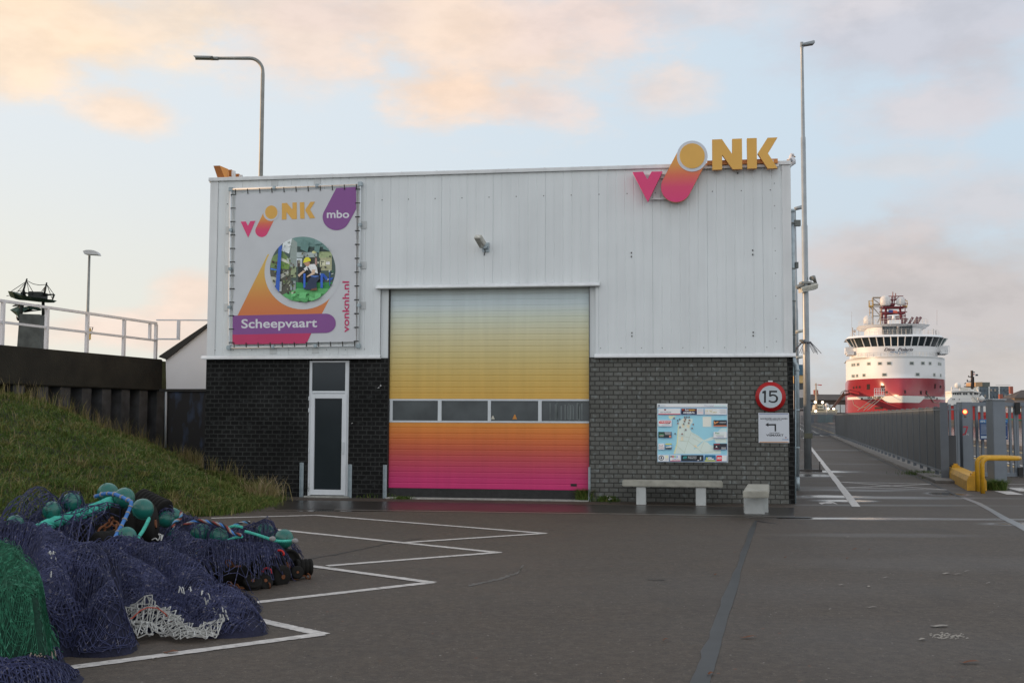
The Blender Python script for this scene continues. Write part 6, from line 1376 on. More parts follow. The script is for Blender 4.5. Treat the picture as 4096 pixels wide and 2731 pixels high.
def house(x0, x1, yr, ye, yb2, Y, lab, m_w=M_bk, m_r=M_rf, hip=.25, name='house', chim=None, wins=0):
    a_ = Q(x0, yb2, Y); b_ = Q(x1, ye, Y); t = thing(name, Vector(((a_.x+b_.x)/2, Y, 0)), lab, 'house')
    MB().box(a_.x, b_.x, Y, Y+12, 0, b_.z).build('wall', m_w, t)
    zr_ = Q(x0, yr, Y).z; w = (b_.x-a_.x)*hip; mb = MB(); mb.add([(a_.x-.3, Y-.4, b_.z+.01), (b_.x+.3, Y-.4, b_.z+.01), (b_.x+.3, Y+12.4, b_.z+.01), (a_.x-.3, Y+12.4, b_.z+.01), (a_.x+w, Y+6, zr_), (b_.x-w, Y+6, zr_)], [(0, 1, 5, 4), (1, 2, 5), (2, 3, 4, 5), (3, 0, 4), (3, 2, 1, 0)]); rf_ = mb.build('roof', m_r, t)
    if chim:
        c_ = Q(chim, yr, Y); mb = MB(); mb.box(c_.x-.6, c_.x+.6, Y+5, Y+6.2, zr_-1.5, zr_+1.4); mb.build('chimney', mat('chimney_red', (.3, .1, .07), .8), rf_)
    for k in range(wins):
        xk = a_.x+(b_.x-a_.x)*(k+.5)/wins; MB().box(xk-.7, xk+.7, Y-.12, Y-.01, b_.z*.45, b_.z*.8).build('window', mat('white_window', (.6, .6, .58), .5), t)
    return t
house(3765, 3812, 1556, 1588, 1668, 420, 'brown roofed house showing between the big ship and the red vessel', chim=3785, wins=3)
house(4060, 4200, 1558, 1592, 1668, 430, 'tall dark roofed house at the right edge beyond the gate', hip=.4, chim=4070, wins=4)
house(4025, 4075, 1590, 1612, 1668, 400, 'low dark roofed house between office block and the tall roofed house', hip=.1, chim=4030, wins=3)
house(4080, 4230, 1600, 1612, 1668, 396, 'long low tiled house under the tall roof at the far right', hip=.1, wins=5)
bb = house(3236, 3402, 1575, 1600, 1668, 345, 'long brown brick warehouse with a dark roof left of the big ship', hip=.01, name='warehouse', chim=3283, wins=8, m_w=mat('brown_wall', (.07, .05, .04), .8, var=.2))
house(3236, 3262, 1606, 1612, 1668, 330, 'small blue grey shed in front of the left end of the warehouse', hip=.05, name='shed', m_w=mat('blue_shed', (.07, .09, .13), .7), m_r=mat('blue_shed', (.07, .09, .13), .7))
# gangway
gw = thing('gangway', SO+SX*-11, 'long sloping steel gangway leading up to the left side of the big ship', 'gangway')
mb = MB(); a_ = P(3310, 1658, 240); b_ = P(3378, 1580, 258); c_ = P(3402, 1575, 262)
for dz in (0, .9): mb.tube([a_+Vector((0, 0, dz*.4)), b_+Vector((0, 0, dz)), c_+Vector((0, 0, dz))], .09, 5)
mb.add([a_+Vector((0, 0, -.2)), b_+Vector((0, 0, -.2)), b_+Vector((0, .0, .75)), a_+Vector((0, 0, .4))], [(0, 1, 2, 3)]); mb.add([b_+Vector((0, 0, -.2)), c_+Vector((0, 0, -.2)), c_+Vector((0, 0, .3)), b_+Vector((0, 0, .3))], [(0, 1, 2, 3)])
mb.add([a_+Vector((0, 1.5, -.2)), b_+Vector((0, 1.5, -.2)), b_+Vector((0, .0, -.2)), a_+Vector((0, 0, -.2))], [(0, 1, 2, 3)])
mb.build('ramp', mat('gangway_steel', (.12, .08, .06), .7), gw)
mb = MB()
for k in range(9):
    p0 = P(3362+5*k, 1572-10*math.sin(math.pi*k/8)*1.2, 258); mb.tube([p0, Vector((p0.x, 258, b_.z))], .04, 4)
mb.tube([P(3362+5*k, 1572-12*math.sin(math.pi*k/8), 258) for k in range(9)], .05, 4); mb.build('guard_hoops', mat('gangway_steel', (.1, .1, .1)), gw)
# small working vessel with deck lights
YV = 235.0
sv = thing('work_boat', P(3290, 1650, YV), 'pale working boat with a mast and bright deck lights in front of the warehouse', 'boat')
mb = qpoly(MB(), [(3244, 1660), (3344, 1660), (3352, 1638), (3244, 1636)], YV, YV+6, lambda x, y: (x, y)); mb.build('hull', mat('boat_cream', (.42, .36, .26), .6), sv)
mb = qpoly(MB(), [(3268, 1640), (3296, 1640), (3292, 1618), (3272, 1618)], YV, YV+4, lambda x, y: (x, y)); wh = mb.build('wheelhouse', mat('boat_white', (.5, .46, .36), .6), sv)
for x in (3274, 3281, 3288): qpoly(MB(), [(x-2, 1630), (x+2, 1630), (x+2, 1624), (x-2, 1624)], YV-.1, YV-.02, lambda x, y: (x, y)).build('window', M_sd, wh)
mb = MB(); mb.tube([P(3265, 1640, YV), P(3264, 1532, YV)], [.3, .12], 6); 
for (x0, x1, y) in ((3255, 3275, 1575), (3258, 3272, 1560), (3259, 3270, 1538)): mb.tube([P(x0, y, YV), P(x1, y, YV)], .08, 4)
mb.build('mast', mat('mast_tan', (.40, .30, .22), .6), sv)
mb = MB(); mb.use(mat('flag_red2', (.5, .05, .05))); qpoly(mb, [(3271, 1540), (3286, 1542), (3288, 1538), (3272, 1537)], YV, YV+.05, lambda x, y: (x, y)); mb.build('flag', None, sv)
for (x, y, Y) in ((3261, 1608, YV-1), (3290, 1609, YV-1), (3263, 1644, YV-1), (3312, 1635, YV+2), (3335, 1635, YV+2)):
    c = P(x, y, Y); mb = MB(); mb.ball(c, .26, 10, 6); mb.build('deck_light', mat('deck_light', (1, .9, .7), .4, var=0, emit=(1, .85, .6), estr=5), sv)
c = P(3307, 1620, 230); mb = MB(); mb.ball(c, .42, 12, 8); mb.cyl(c, c-Vector((0, 0, 2.0)), .12, 6); o = mb.build('radome', mat('radome_white', (.6, .6, .6))); tag(o, 'small white radar dome on a pole beside the gangway foot', 'radome')
# crates / green container behind the bar gate
o = qpoly(MB(), [(3307, 1690), (3330, 1690), (3330, 1656), (3307, 1656)], 104, 107, lambda x, y: (x, y)).build('container', mat('teal_box', (.06, .14, .14), .6, var=.3)); tag(o, 'teal green container standing behind the bar gate', 'container')
o = qpoly(MB(), [(3276, 1690), (3300, 1690), (3305, 1660), (3280, 1660)], 112, 114, lambda x, y: (x, y)).build('stacked_gear', mat('brown_gear', (.12, .08, .06), .8, var=.4)); tag(o, 'low brown heap of gear behind the bar gate left of the teal container', 'gear')
# narrow building between flue and pole
nb2 = thing('harbour_building', P(3205, 1700, 78), 'distant white harbour building with blue and yellow bands between flue and post', 'building')
idp = lambda x, y: (x, y)
qpoly(MB(), [(3196, 1640), (3216, 1640), (3216, 1558), (3196, 1558)], 78, 84, idp).build('wall', mat('offwhite_wall', (.50, .46, .44), .7), nb2)
qpoly(MB(), [(3196, 1531), (3216, 1531), (3216, 1500), (3196, 1500)], 77.8, 84, idp).build('yellow_band', mat('band_yellow', (.62, .42, .18), .6), nb2)
qpoly(MB(), [(3196, 1499.5), (3216, 1499.5), (3216, 1458), (3196, 1458)], 77.7, 84, idp).build('blue_band', mat('band_blue', (.05, .12, .18), .5), nb2)
qpoly(MB(), [(3196, 1557), (3216, 1557), (3216, 1531.5), (3196, 1531.5)], 78.1, 84, idp).build('dark_band', M_sd, nb2)
qpoly(MB(), [(3198, 1632), (3213, 1632), (3213, 1590), (3198, 1590)], 77.9, 77.97, idp).build('window', M_sd, nb2)
qpoly(MB(), [(3196, 1643), (3248, 1643), (3248, 1636), (3196, 1636)], 76, 79, idp).build('canopy', mat('dark_canopy', (.04, .03, .03), .7), nb2)
for x in (3200, 3206, 3212): qpoly(MB(), [(x-.8, 1750), (x+.8, 1750), (x+.8, 1660), (x-.8, 1660)], 70, 70.1, idp).build('bar', M_fence2, nb2)
# ------------------------------------------------------------------ gull on the roof corner
gl = P(3168, 640, FO.y+.6)
def G2(x, y): return P(3100+x/1.845, 550+y/1.845, FO.y+.5)
gull = thing('gull', G2(115, 205), 'white and grey gull perched on the right roof corner facing right', 'bird')
mb = MB(); mb.tube([G2(100, 178), G2(106, 182), G2(113, 186), G2(119, 180), G2(122, 165), G2(122, 152), G2(121, 140), G2(124, 134), G2(131, 136), G2(135, 141)], [.02, .055, .085, .10, .085, .055, .045, .055, .05, .02], 12); mb.build('body', mat('gull_white', (.62, .62, .64), .7), gull)
mb = MB(); mb.tube([G2(134, 140), G2(143, 142), G2(152, 146)], [.02, .016, .006], 8); mb.build('beak', mat('gull_beak', (.35, .22, .08), .5), gull)
mb = MB(); mb.tube([G2(94, 178)+Vector((0, -.06, 0)), G2(108, 176)+Vector((0, -.09, 0)), G2(116, 172)+Vector((0, -.09, 0))], [.015, .045, .03], 8); mb.build('wing', mat('gull_grey', (.28, .30, .33), .7), gull)
mb = MB(); mb.ball(G2(126, 136)+Vector((0, -.05, 0)), .01, 8, 6); mb.build('eye', mat('gull_eye', (.01, .01, .01), .3), gull)
mb = MB(); 
for dx in (-4, 4): mb.tube([G2(114+dx, 196), G2(114+dx, 206)], .008, 5)
mb.build('leg', mat('gull_leg', (.4, .25, .2), .5), gull)
# ------------------------------------------------------------------ fishing nets
def wsum(seed, n, lam0, lam1):
    r = np.random.default_rng(seed); K = []
    for _ in range(n):
        l = lam0*(lam1/lam0)**r.random(); a = r.random()*2*np.pi; K.append((2*np.pi/l*np.cos(a), 2*np.pi/l*np.sin(a), r.random()*6.28, l/lam1))
    def f(x, y): return sum(w*np.sin(kx*x+ky*y+p) for kx, ky, p, w in K)/np.sqrt(n)
    return f
def cr_(pts, k=6):   # smooth polyline through points
    out_ = []; P_ = [np.array(p, float) for p in pts]; P_ = [P_[0]]+P_+[P_[-1]]
    for i in range(1, len(P_)-2):
        for j in range(k):
            t = j/k; a, b, c, d = P_[i-1:i+3]
            out_.append(.5*((2*b)+(-a+c)*t+(2*a-5*b+4*c-d)*t*t+(-a+3*b-3*c+d)*t**3))
    out_.append(P_[-2]); return out_
class Heap:
    def __init__(s, ridges, seed=1, fold=.05, folds=(), balls=(), slope=2.0):
        s.slope = slope
        s.R = []
        for pts, r in ridges:
            q = [(*W(px, py, z)[:2], z) for px, py, z in pts]; s.R.append((cr_(q, 4), r))
        s.folds = []
        for pts, r in folds:
            q = [(*W(px, py, z)[:2], z) for px, py, z in pts]; s.folds.append((cr_(q, 4), r))
        s.balls = balls
        s.n1 = wsum(seed, 9, .22, .7); s.n2 = wsum(seed+50, 9, .07, .2); s.fold = fold; s.seed = seed
        A_ = np.array([p for R_, r in s.R+s.folds for p in R_]); rm = max(r for _, r in s.R+s.folds)
        s.bb = (A_[:, 0].min()-rm, A_[:, 0].max()+rm, A_[:, 1].min()-rm, A_[:, 1].max()+rm)
    def h0(s, x, y, raw=False):
        H = np.zeros_like(x)
        for R_, r in s.R:
            for i in range(len(R_)-1):
                a, b = R_[i], R_[i+1]; dx, dy = b[0]-a[0], b[1]-a[1]; L2 = dx*dx+dy*dy+1e-9
                t = np.clip(((x-a[0])*dx+(y-a[1])*dy)/L2, 0, 1); d = np.hypot(x-a[0]-t*dx, y-a[1]-t*dy)
                z = a[2]+(b[2]-a[2])*t; v = z*np.clip(1-(d/r)**2.0, 0, 1)**.85
                H = np.maximum(H, v)
        if raw: return H
        H0 = H
        for R_, r in s.folds:
            for i in range(len(R_)-1):
                a, b = R_[i], R_[i+1]; dx, dy = b[0]-a[0], b[1]-a[1]; L2 = dx*dx+dy*dy+1e-9
                t = np.clip(((x-a[0])*dx+(y-a[1])*dy)/L2, 0, 1); d = np.hypot(x-a[0]-t*dx, y-a[1]-t*dy)
                z = a[2]+(b[2]-a[2])*t; q = np.clip(d/r, 0, 1); v = np.where(q < 1, z-1.25*r*(1-np.sqrt(1-q*q)), 0)
                H = np.maximum(H, v)
        # long directional folds plus small crumples
        m = np.clip(H/.12, 0, 1)
        f = np.abs(s.n1(x*1.3+.5*y, y*1.5-.3*x))*1.3
        return H + m*(s.fold*(s.n1(x, y)) + s.fold*1.5*(.45-f) + s.fold*.55*s.n2(x, y))
    def h(s, x, y, raw=False):
        if raw: return s.h0(x, y, True)
        st = .015; x0, x1, y0, y1 = s.bb; x0 -= .1; y0 -= .1
        if not hasattr(s, 'G'):
            X, Y = np.meshgrid(np.arange(x0, x1+.1, st), np.arange(y0, y1+.1, st), indexing='ij'); G = np.maximum(s.h0(X, Y), 0)
            D = np.where(G > .012, 9.0, 0.0); D[0] = D[-1] = 0; D[:, 0] = D[:, -1] = 0
            for _ in range(50):
                A_ = np.pad(D, 1, constant_values=9.0); n = D.copy()
                for dx, dy, w in ((0, 1, 1), (0, -1, 1), (1, 0, 1), (-1, 0, 1), (1, 1, 1.41), (-1, 1, 1.41), (1, -1, 1.41), (-1, -1, 1.41)):
                    n = np.minimum(n, A_[1+dx:1+dx+G.shape[0], 1+dy:1+dy+G.shape[1]]+st*w)
                if np.abs(n-D).max() < 1e-6: break
                D = n
            G = np.minimum(G, s.slope*1.3*D+.0) if s.slope else G
            s.G = G
        G = s.G; fx = np.clip((x-x0)/st, 0, G.shape[0]-1.001); fy = np.clip((y-y0)/st, 0, G.shape[1]-1.001); i = fx.astype(int); j = fy.astype(int); u = fx-i; v = fy-j
        H = G[i, j]*(1-u)*(1-v)+G[i+1, j]*u*(1-v)+G[i, j+1]*(1-u)*v+G[i+1, j+1]*u*v
        for (bx, by, bz, br) in s.balls:
            b2 = br+.016; d2 = (x-bx)**2+(y-by)**2; H = np.where(d2 < b2*b2, np.maximum(H, bz+np.sqrt(np.maximum(b2*b2-d2, 0))), H)
        return H
def net_layer(heap, cell, rad, rot, seed, warp=.10, stretch=1.7, zoff=.004, thr=.03, hfun=None, jz=.004, mask=None, skip=0.0):
    x0, x1, y0, y1 = heap.bb; cx, cy = (x0+x1)/2, (y0+y1)/2; R_ = np.hypot(x1-x0, y1-y0)/2+.2
    ni = int(2*R_/(cell*stretch)); nj = int(2*R_/cell)
    I, J = np.meshgrid(np.arange(ni), np.arange(nj), indexing='ij')
    a = (I-ni/2)*cell*stretch + (J % 2)*cell*stretch*.5; b = (J-nj/2)*cell
    w1 = wsum(seed, 7, .30, .9); w2 = wsum(seed+1, 7, .30, .9)
    c, s_ = np.cos(rot), np.sin(rot); x = cx+a*c-b*s_; y = cy+a*s_+b*c
    r = np.random.default_rng(seed); ux = w1(x, y); uy = w2(x, y)
    x = x+warp*ux+cell*.05*r.normal(size=x.shape); y = y+warp*uy+cell*.05*r.normal(size=x.shape)
    H = (hfun or heap.h)(x, y); z = H+zoff+jz*r.normal(size=x.shape)
    ok = (H > thr) & (x > x0) & (x < x1) & (y > y0) & (y < y1)
    if mask is not None: ok &= mask(x, y)
    V = np.stack([x, y, z], -1).reshape(-1, 3); ok = ok.reshape(-1); idx = (I*nj+J)
    E = []
    e = np.stack([idx[:, :-1], idx[:, 1:]], -1).reshape(-1, 2); E.append(e)
    # diagonal neighbours of the offset lattice
    even = (J % 2 == 0)
    q = idx[1:, :-1][even[1:, :-1]], idx[:-1, 1:][even[1:, :-1]]; E.append(np.stack(q, -1))
    q = idx[:-1, :-1][~even[:-1, :-1]], idx[1:, 1:][~even[:-1, :-1]]; E.append(np.stack(q, -1))
    E = np.concatenate(E); k = ok[E[:, 0]] & ok[E[:, 1]]
    if skip: k &= r.random(len(k)) > skip
    E = E[k]
    L = np.linalg.norm(V[E[:, 0]]-V[E[:, 1]], axis=1); E = E[L < cell*stretch*3.5]
    return prisms(V[E[:, 0]], V[E[:, 1]], rad)
def fold_net(heap, R_, r, cell=.013, along=.055, rad=.0026, zoff=.012, seed=1, width=1.0, thr=.02):
    P_ = np.array(R_); seg = np.linalg.norm(np.diff(P_[:, :2], axis=0), axis=1); S_ = np.concatenate([[0], np.cumsum(seg)]); Lt = S_[-1]
    ni = max(4, int(Lt/along)*2); nj = max(6, int(2*r*width*1.45/cell)); g = np.random.default_rng(seed)
    I, J = np.meshgrid(np.arange(ni), np.arange(nj), indexing='ij'); s_ = (I+.5*(J % 2))*along*.5*1.0; s_ = s_*Lt/(ni*along*.5)
    w1 = wsum(seed+5, 6, .2, .6); c = (J/(nj-1)-.5)*2; th = c*1.42; 
    px = np.interp(s_, S_, P_[:, 0]); py = np.interp(s_, S_, P_[:, 1]); ex = np.interp(s_+.02, S_, P_[:, 0])-np.interp(s_-.02, S_, P_[:, 0]); ey = np.interp(s_+.02, S_, P_[:, 1])-np.interp(s_-.02, S_, P_[:, 1]); el_ = np.hypot(ex, ey)+1e-9
    nx, ny = -ey/el_, ex/el_; off = np.sin(th)*r*width*(1+.18*w1(s_, c*.3)); off = off+.06*r*np.sin(s_*9+seed)
    x = px+nx*off+along*.025*g.normal(size=px.shape); y = py+ny*off+along*.025*g.normal(size=px.shape); H = heap.h(x, y); z = H+zoff+.0012*g.normal(size=x.shape)
    V = np.stack([x, y, z], -1).reshape(-1, 3); ok = (H > thr).reshape(-1); idx = I*nj+J; E = []
    for di in (0, 1):
        A_ = idx[:ni-1, :nj-1] if di == 0 else idx[1:, :nj-1]; 
        ev = (J[:ni-1, :nj-1] % 2 == 0)
        if di == 0: E.append(np.stack([idx[:ni-1, :nj-1].ravel(), idx[:ni-1, 1:].ravel()], -1))
        else:
            a = np.where(ev, idx[1:, :nj-1], idx[:ni-1, :nj-1]).ravel(); b = np.where(ev, idx[:ni-1, 1:], idx[1:, 1:]).ravel(); E.append(np.stack([a, b], -1))
    E = np.concatenate(E); k = ok[E[:, 0]] & ok[E[:, 1]]; E = E[k]; L = np.linalg.norm(V[E[:, 0]]-V[E[:, 1]], axis=1); E = E[L < along*3.2]
    return prisms(V[E[:, 0]], V[E[:, 1]], rad)
def prisms(A, B, rad):
    D = B-A; L = np.linalg.norm(D, axis=1, keepdims=True)+1e-9; D = D/L
    up = np.where(np.abs(D[:, 2:3]) > .9, np.array([[1., 0, 0]]), np.array([[0, 0, 1.]])); X = np.cross(D, up); X /= np.linalg.norm(X, axis=1, keepdims=True)+1e-9; Y = np.cross(D, X)
    rr = rad if np.ndim(rad) == 0 else np.asarray(rad)[:, None]
    Vs = []
    for P_ in (A, B):
        for k in range(3):
            an = 2*np.pi*k/3; Vs.append(P_+(X*np.cos(an)+Y*np.sin(an))*rr)
    n = len(A); V = np.stack(Vs, 1).reshape(-1, 3); o = (np.arange(n)*6)[:, None]
    F_ = np.concatenate([o+np.array([[k, (k+1) % 3, 3+(k+1) % 3, 3+k]]) for k in range(3)])
    return V, F_
def merge(L_):
    Vs, Fs, o = [], [], 0
    for V, F_ in L_: Vs.append(V); Fs.append(F_+o); o += len(V)
    return np.concatenate(Vs), np.concatenate(Fs)
def base_surface(heap, step, drop, hfun=None):
    x0, x1, y0, y1 = heap.bb; xs = np.arange(x0, x1, step); ys_ = np.arange(y0, y1, step); X, Y = np.meshgrid(xs, ys_, indexing='ij')
    H = (hfun or heap.h)(X, Y); Z_ = np.maximum(H-drop, -.02); V = np.stack([X, Y, Z_], -1).reshape(-1, 3); n, m = X.shape
    idx = np.arange(n*m).reshape(n, m); F_ = np.stack([idx[:-1, :-1], idx[1:, :-1], idx[1:, 1:], idx[:-1, 1:]], -1).reshape(-1, 4)
    ok = (Z_.reshape(-1) > .0); F_ = F_[ok[F_].any(1)]; return V, F_
def twine(name, c1, c2, c3, rough=.75):
    m = bpy.data.materials.new(name); m.use_nodes = True; t = m.node_tree; b = t.nodes['Principled BSDF']; L = t.links.new
    g = t.nodes.new('ShaderNodeNewGeometry'); n = t.nodes.new('ShaderNodeTexNoise'); n.inputs['Scale'].default_value = 38; n.inputs['Detail'].default_value = 2; L(g.outputs['Position'], n.inputs[0])
    r = t.nodes.new('ShaderNodeValToRGB'); e = r.color_ramp.elements; e[0].position = .40; e[0].color = (*c1, 1); e[1].position = .60; e[1].color = (*c2, 1); x = e.new(.70); x.color = (*c3, 1); L(n.outputs[0], r.inputs[0])
    n2_ = t.nodes.new('ShaderNodeTexNoise'); n2_.inputs['Scale'].default_value = 2.2; n2_.inputs['Detail'].default_value = 3; L(g.outputs['Position'], n2_.inputs[0])
    mr = t.nodes.new('ShaderNodeMapRange'); mr.inputs[1].default_value = .3; mr.inputs[2].default_value = .7; mr.inputs[3].default_value = .75; mr.inputs[4].default_value = 1.2; L(n2_.outputs[0], mr.inputs[0])
    v = t.nodes.new('ShaderNodeVectorMath'); v.operation = 'SCALE'; L(r.outputs[0], v.inputs[0]); L(mr.outputs[0], v.inputs['Scale']); L(v.outputs[0], b.inputs['Base Color']); b.inputs['Roughness'].default_value = rough; return m
M_navy = twine('navy_twine', (.022, .025, .072), (.036, .044, .118), (.15, .14, .17)); M_navyb = mat('navy_net_mass', (.013, .014, .034), .9, var=.4, vscale=9, bump=1.0, bscale=45)
M_green = twine('green_twine', (.010, .085, .045), (.016, .15, .08), (.07, .26, .16)); M_greenb = mat('green_net_mass', (.006, .045, .026), .9, var=.4, vscale=9, bump=1.0, bscale=50)
M_wht = twine('white_twine', (.36, .36, .34), (.5, .5, .48), (.6, .6, .58)); M_teal = mat('teal_rope', (.06, .42, .33), .65, var=.2, vscale=20, bump=.6, bscale=60)
M_float = mat('float_teal', (.012, .13, .105), .30, var=.22, vscale=5, coat=.15)
def dusty(m, c, lo=.52, hi=.66, am=.5, sc=7):
    t = m.node_tree; b = t.nodes['Principled BSDF']; src = b.inputs['Base Color'].links[0].from_socket; g = t.nodes.new('ShaderNodeNewGeometry'); n = t.nodes.new('ShaderNodeTexNoise'); n.inputs['Scale'].default_value = sc; n.inputs['Detail'].default_value = 8; n.inputs['Roughness'].default_value = .7; t.links.new(g.outputs['Position'], n.inputs[0])
    r = t.nodes.new('ShaderNodeMapRange'); r.inputs[1].default_value = lo; r.inputs[2].default_value = hi; r.inputs[4].default_value = am; t.links.new(n.outputs[0], r.inputs[0]); x = t.nodes.new('ShaderNodeMix'); x.data_type = 'RGBA'; t.links.new(r.outputs[0], x.inputs[0]); t.links.new(src, x.inputs[6]); x.inputs[7].default_value = (*c, 1); t.links.new(x.outputs[2], b.inputs['Base Color']); t.links.new(r.outputs[0], b.inputs['Coat Roughness'])
dusty(M_float, (.10, .16, .13)); dusty(M_float, (.008, .04, .035), .60, .64, .8, 13)
M_rub = mat('bobbin_rubber', (.011, .010, .009), .8, spec=.2, var=.35, vscale=9, bump=.3, bscale=30)
M_rust = mat('rusty_chain', (.16, .055, .02), .8, var=.4, vscale=25, bump=.5)
NG = 'fishing nets heaped on the asphalt'
def net_thing(name, lab, loc): return thing(name, loc, lab, 'fishing net', NG)
def onH(px, py, heap, add=.02, z0=.2):
    z = z0
    for _ in range(8):
        p = W(px, py, z); z = .5*z+.5*(float(heap.h(np.array([p.x]), np.array([p.y]))[0])+add)
    return W(px, py, z)
def fray(cx, cy, w, h, n, heap, m=M_wht, rad=.004, seed=1, z0=.4):
    r = random.Random(seed); mb = MB().use(m)
    for _ in range(n):
        x = cx+r.uniform(-w, w); y = cy+r.uniform(-h, h); a = onH(x, y, heap, .02, z0); b = onH(x+r.uniform(-14, 14), y+r.uniform(8, 30), heap, .026, z0); mb.tube([a, (a+b)/2+Vector((0, 0, .012)), b], rad, 4)
    return mb
def loops(heap, n, seed, rad, ln=.07):   # slack twine standing off the folds
    r = np.random.default_rng(seed); x0, x1, y0, y1 = heap.bb; A_, B_ = [], []
    x = x0+(x1-x0)*r.random(n*6); y = y0+(y1-y0)*r.random(n*6); H = heap.h(x, y); k = np.where(H > .03)[0][:n]
    for i in k:
        a = r.random()*6.28; L = ln*(.5+1.6*r.random()); up = L*(.12+.35*r.random()); m = 7; t = np.linspace(0, 1, m); sx = r.normal()*.25*L
        px = x[i]+np.cos(a)*L*(t-.5)-np.sin(a)*sx*np.sin(np.pi*t); py = y[i]+np.sin(a)*L*(t-.5)+np.cos(a)*sx*np.sin(np.pi*t)
        pz = heap.h(px, py)+.008+up*np.sin(np.pi*t); P_ = np.stack([px, py, pz], -1); A_.append(P_[:-1]); B_.append(P_[1:])
    return prisms(np.concatenate(A_), np.concatenate(B_), rad)
FLT = [(431.5, 1972, 41, 10.9), (497, 1991, 41, 10.7), (571, 2036, 42.5, 10.4), (505, 2146, 40, 9.9), (286, 2006, 37, 10.3), (208, 2040, 36, 10.1), (60, 2092, 33, 9.9), (664, 2076, 33, 11.5),
       (690, 2062, 32, 11.8), (805, 2135, 41, 11.2), (876, 2146, 37, 11.1), (698, 2146, 30, 11.0), (1060, 2127, 36, 11.6), (1136, 2154, 38, 11.3)]
def ballof(i): a, b, c, Y = FLT[i]; p = P(a, b, Y); return (p.x, p.y, p.z, c/4400*Y)
# A: big navy net in front
def zy(pts, tab): return [(x, y, float(np.interp(y, [t[0] for t in tab], [t[1] for t in tab]))) for x, y in pts]
TA = [(2070, .78), (2165, .66), (2250, .55), (2330, .45), (2400, .35), (2480, .22), (2555, .09)]
TR = [(2165, .58), (2250, .44), (2330, .31), (2356, .27), (2412, .19), (2440, .15), (2485, .10), (2515, .07)]
FA = [(zy([(-60, 2075), (0, 2075), (95, 2097), (145, 2165), (158, 2243), (180, 2355), (222, 2468), (240, 2535)], TA), .19), (zy([(110, 2120), (185, 2165), (205, 2270), (222, 2372), (236, 2440)], TA), .15),
      (zy([(150, 2110), (240, 2165), (330, 2188), (400, 2178)], TA), .16), (zy([(236, 2225), (290, 2200), (350, 2215), (427, 2277), (452, 2384), (425, 2480), (330, 2545)], TA), .17), (zy([(240, 2300), (262, 2400), (300, 2470), (370, 2505)], TA), .14),
      (zy([(315, 2195), (404, 2190), (534, 2250), (646, 2328), (719, 2356)], TR), .15), (zy([(404, 2180), (528, 2165), (646, 2198), (747, 2254), (798, 2325)], TR), .17), (zy([(440, 2240), (560, 2290), (680, 2345), (740, 2350)], TR), .13),
      (zy([(430, 2300), (506, 2318), (520, 2380), (490, 2450)], TR), .13), (zy([(506, 2310), (580, 2330), (625, 2384)], TR), .12), (zy([(560, 2440), (600, 2400), (674, 2367), (787, 2350), (899, 2364), (965, 2425), (1000, 2470)], TR), .16),
      (zy([(646, 2425), (730, 2465), (815, 2485), (927, 2490), (990, 2480)], TR), .12), (zy([(760, 2360), (810, 2410), (830, 2455)], TR), .13), (zy([(860, 2385), (900, 2430), (900, 2470)], TR), .13)]
HA = Heap([([(-60, 2095, .66), (60, 2100, .66), (180, 2130, .62), (330, 2200, .50)], .50), ([(330, 2200, .46), (520, 2200, .44), (640, 2230, .38), (760, 2300, .26), (880, 2360, .18)], .36), ([(200, 2250, .45), (300, 2330, .36), (330, 2400, .24)], .34), ([(620, 2372, .17), (800, 2385, .15), (930, 2420, .09)], .22)], seed=3, fold=.028, folds=FA)
nA = net_thing('fishing_net', 'large navy blue trawl net heaped in folds across the foreground left', Vector((-3.0, 8.7, 0)))
raw_mesh('net_mass', *base_surface(HA, .018, .016), M_navyb, nA, smooth=True)
LA = [net_layer(HA, .028, .0026, .5, 21, .07, 1.7, .006, thr=.012, jz=.001)]
for i, (R_, r) in enumerate(HA.folds):
    for k in range(2): LA.append(fold_net(HA, R_, r, .020, .070, .0028, .010+.010*k, 100+i*7+k, 1.08-.12*k))
LA.append(loops(HA, 900, 5, .0026)); raw_mesh('mesh_netting', *merge(LA), M_navy, nA)
# B: upper left net over the bobbins
HB = Heap([([(-40, 2095, .62), (60, 2080, .68), (208, 2060, .72), (300, 2040, .76), (400, 2015, .78)], .40), ([(330, 2150, .48), (300, 2120, .55)], .3)], seed=8, fold=.02,
    folds=[([(-60, 2090, .68), (60, 2085, .74), (200, 2062, .80), (290, 2040, .82), (400, 2012, .82)], .17), ([(60, 2040, .72), (140, 2020, .76), (230, 2045, .8)], .13)], balls=[ballof(4), ballof(5), ballof(6)])
HW2 = Heap([([(290, 2050, .76), (360, 2030, .80), (430, 2022, .84), (480, 2045, .82)], .50), ([(290, 2170, .60), (380, 2180, .60), (440, 2150, .66), (470, 2110, .72)], .42)], seed=9, fold=.012)
nB = net_thing('fishing_net', 'loose navy net with tall loops lying behind the large folded one', Vector((-4.3, 10.8, 0)))
loop1 = [(*W(px, py, z)[:2], z) for px, py, z in ((70, 2040, .72), (95, 1985, .86), (150, 1948, .94), (190, 1975, .90), (215, 2010, .78))]
def hB(x, y):
    H = HB.h(x, y)
    for (lx, ly, lz) in loop1[1:4]:
        d = np.hypot(x-lx, (y-ly)); H = np.maximum(H, lz*np.clip(1-(d/.30)**2, 0, 1)**.45*(d < .30))
    return H
xB = W(318, 2040, .8).x; xB2 = W(520, 2080, .6).x
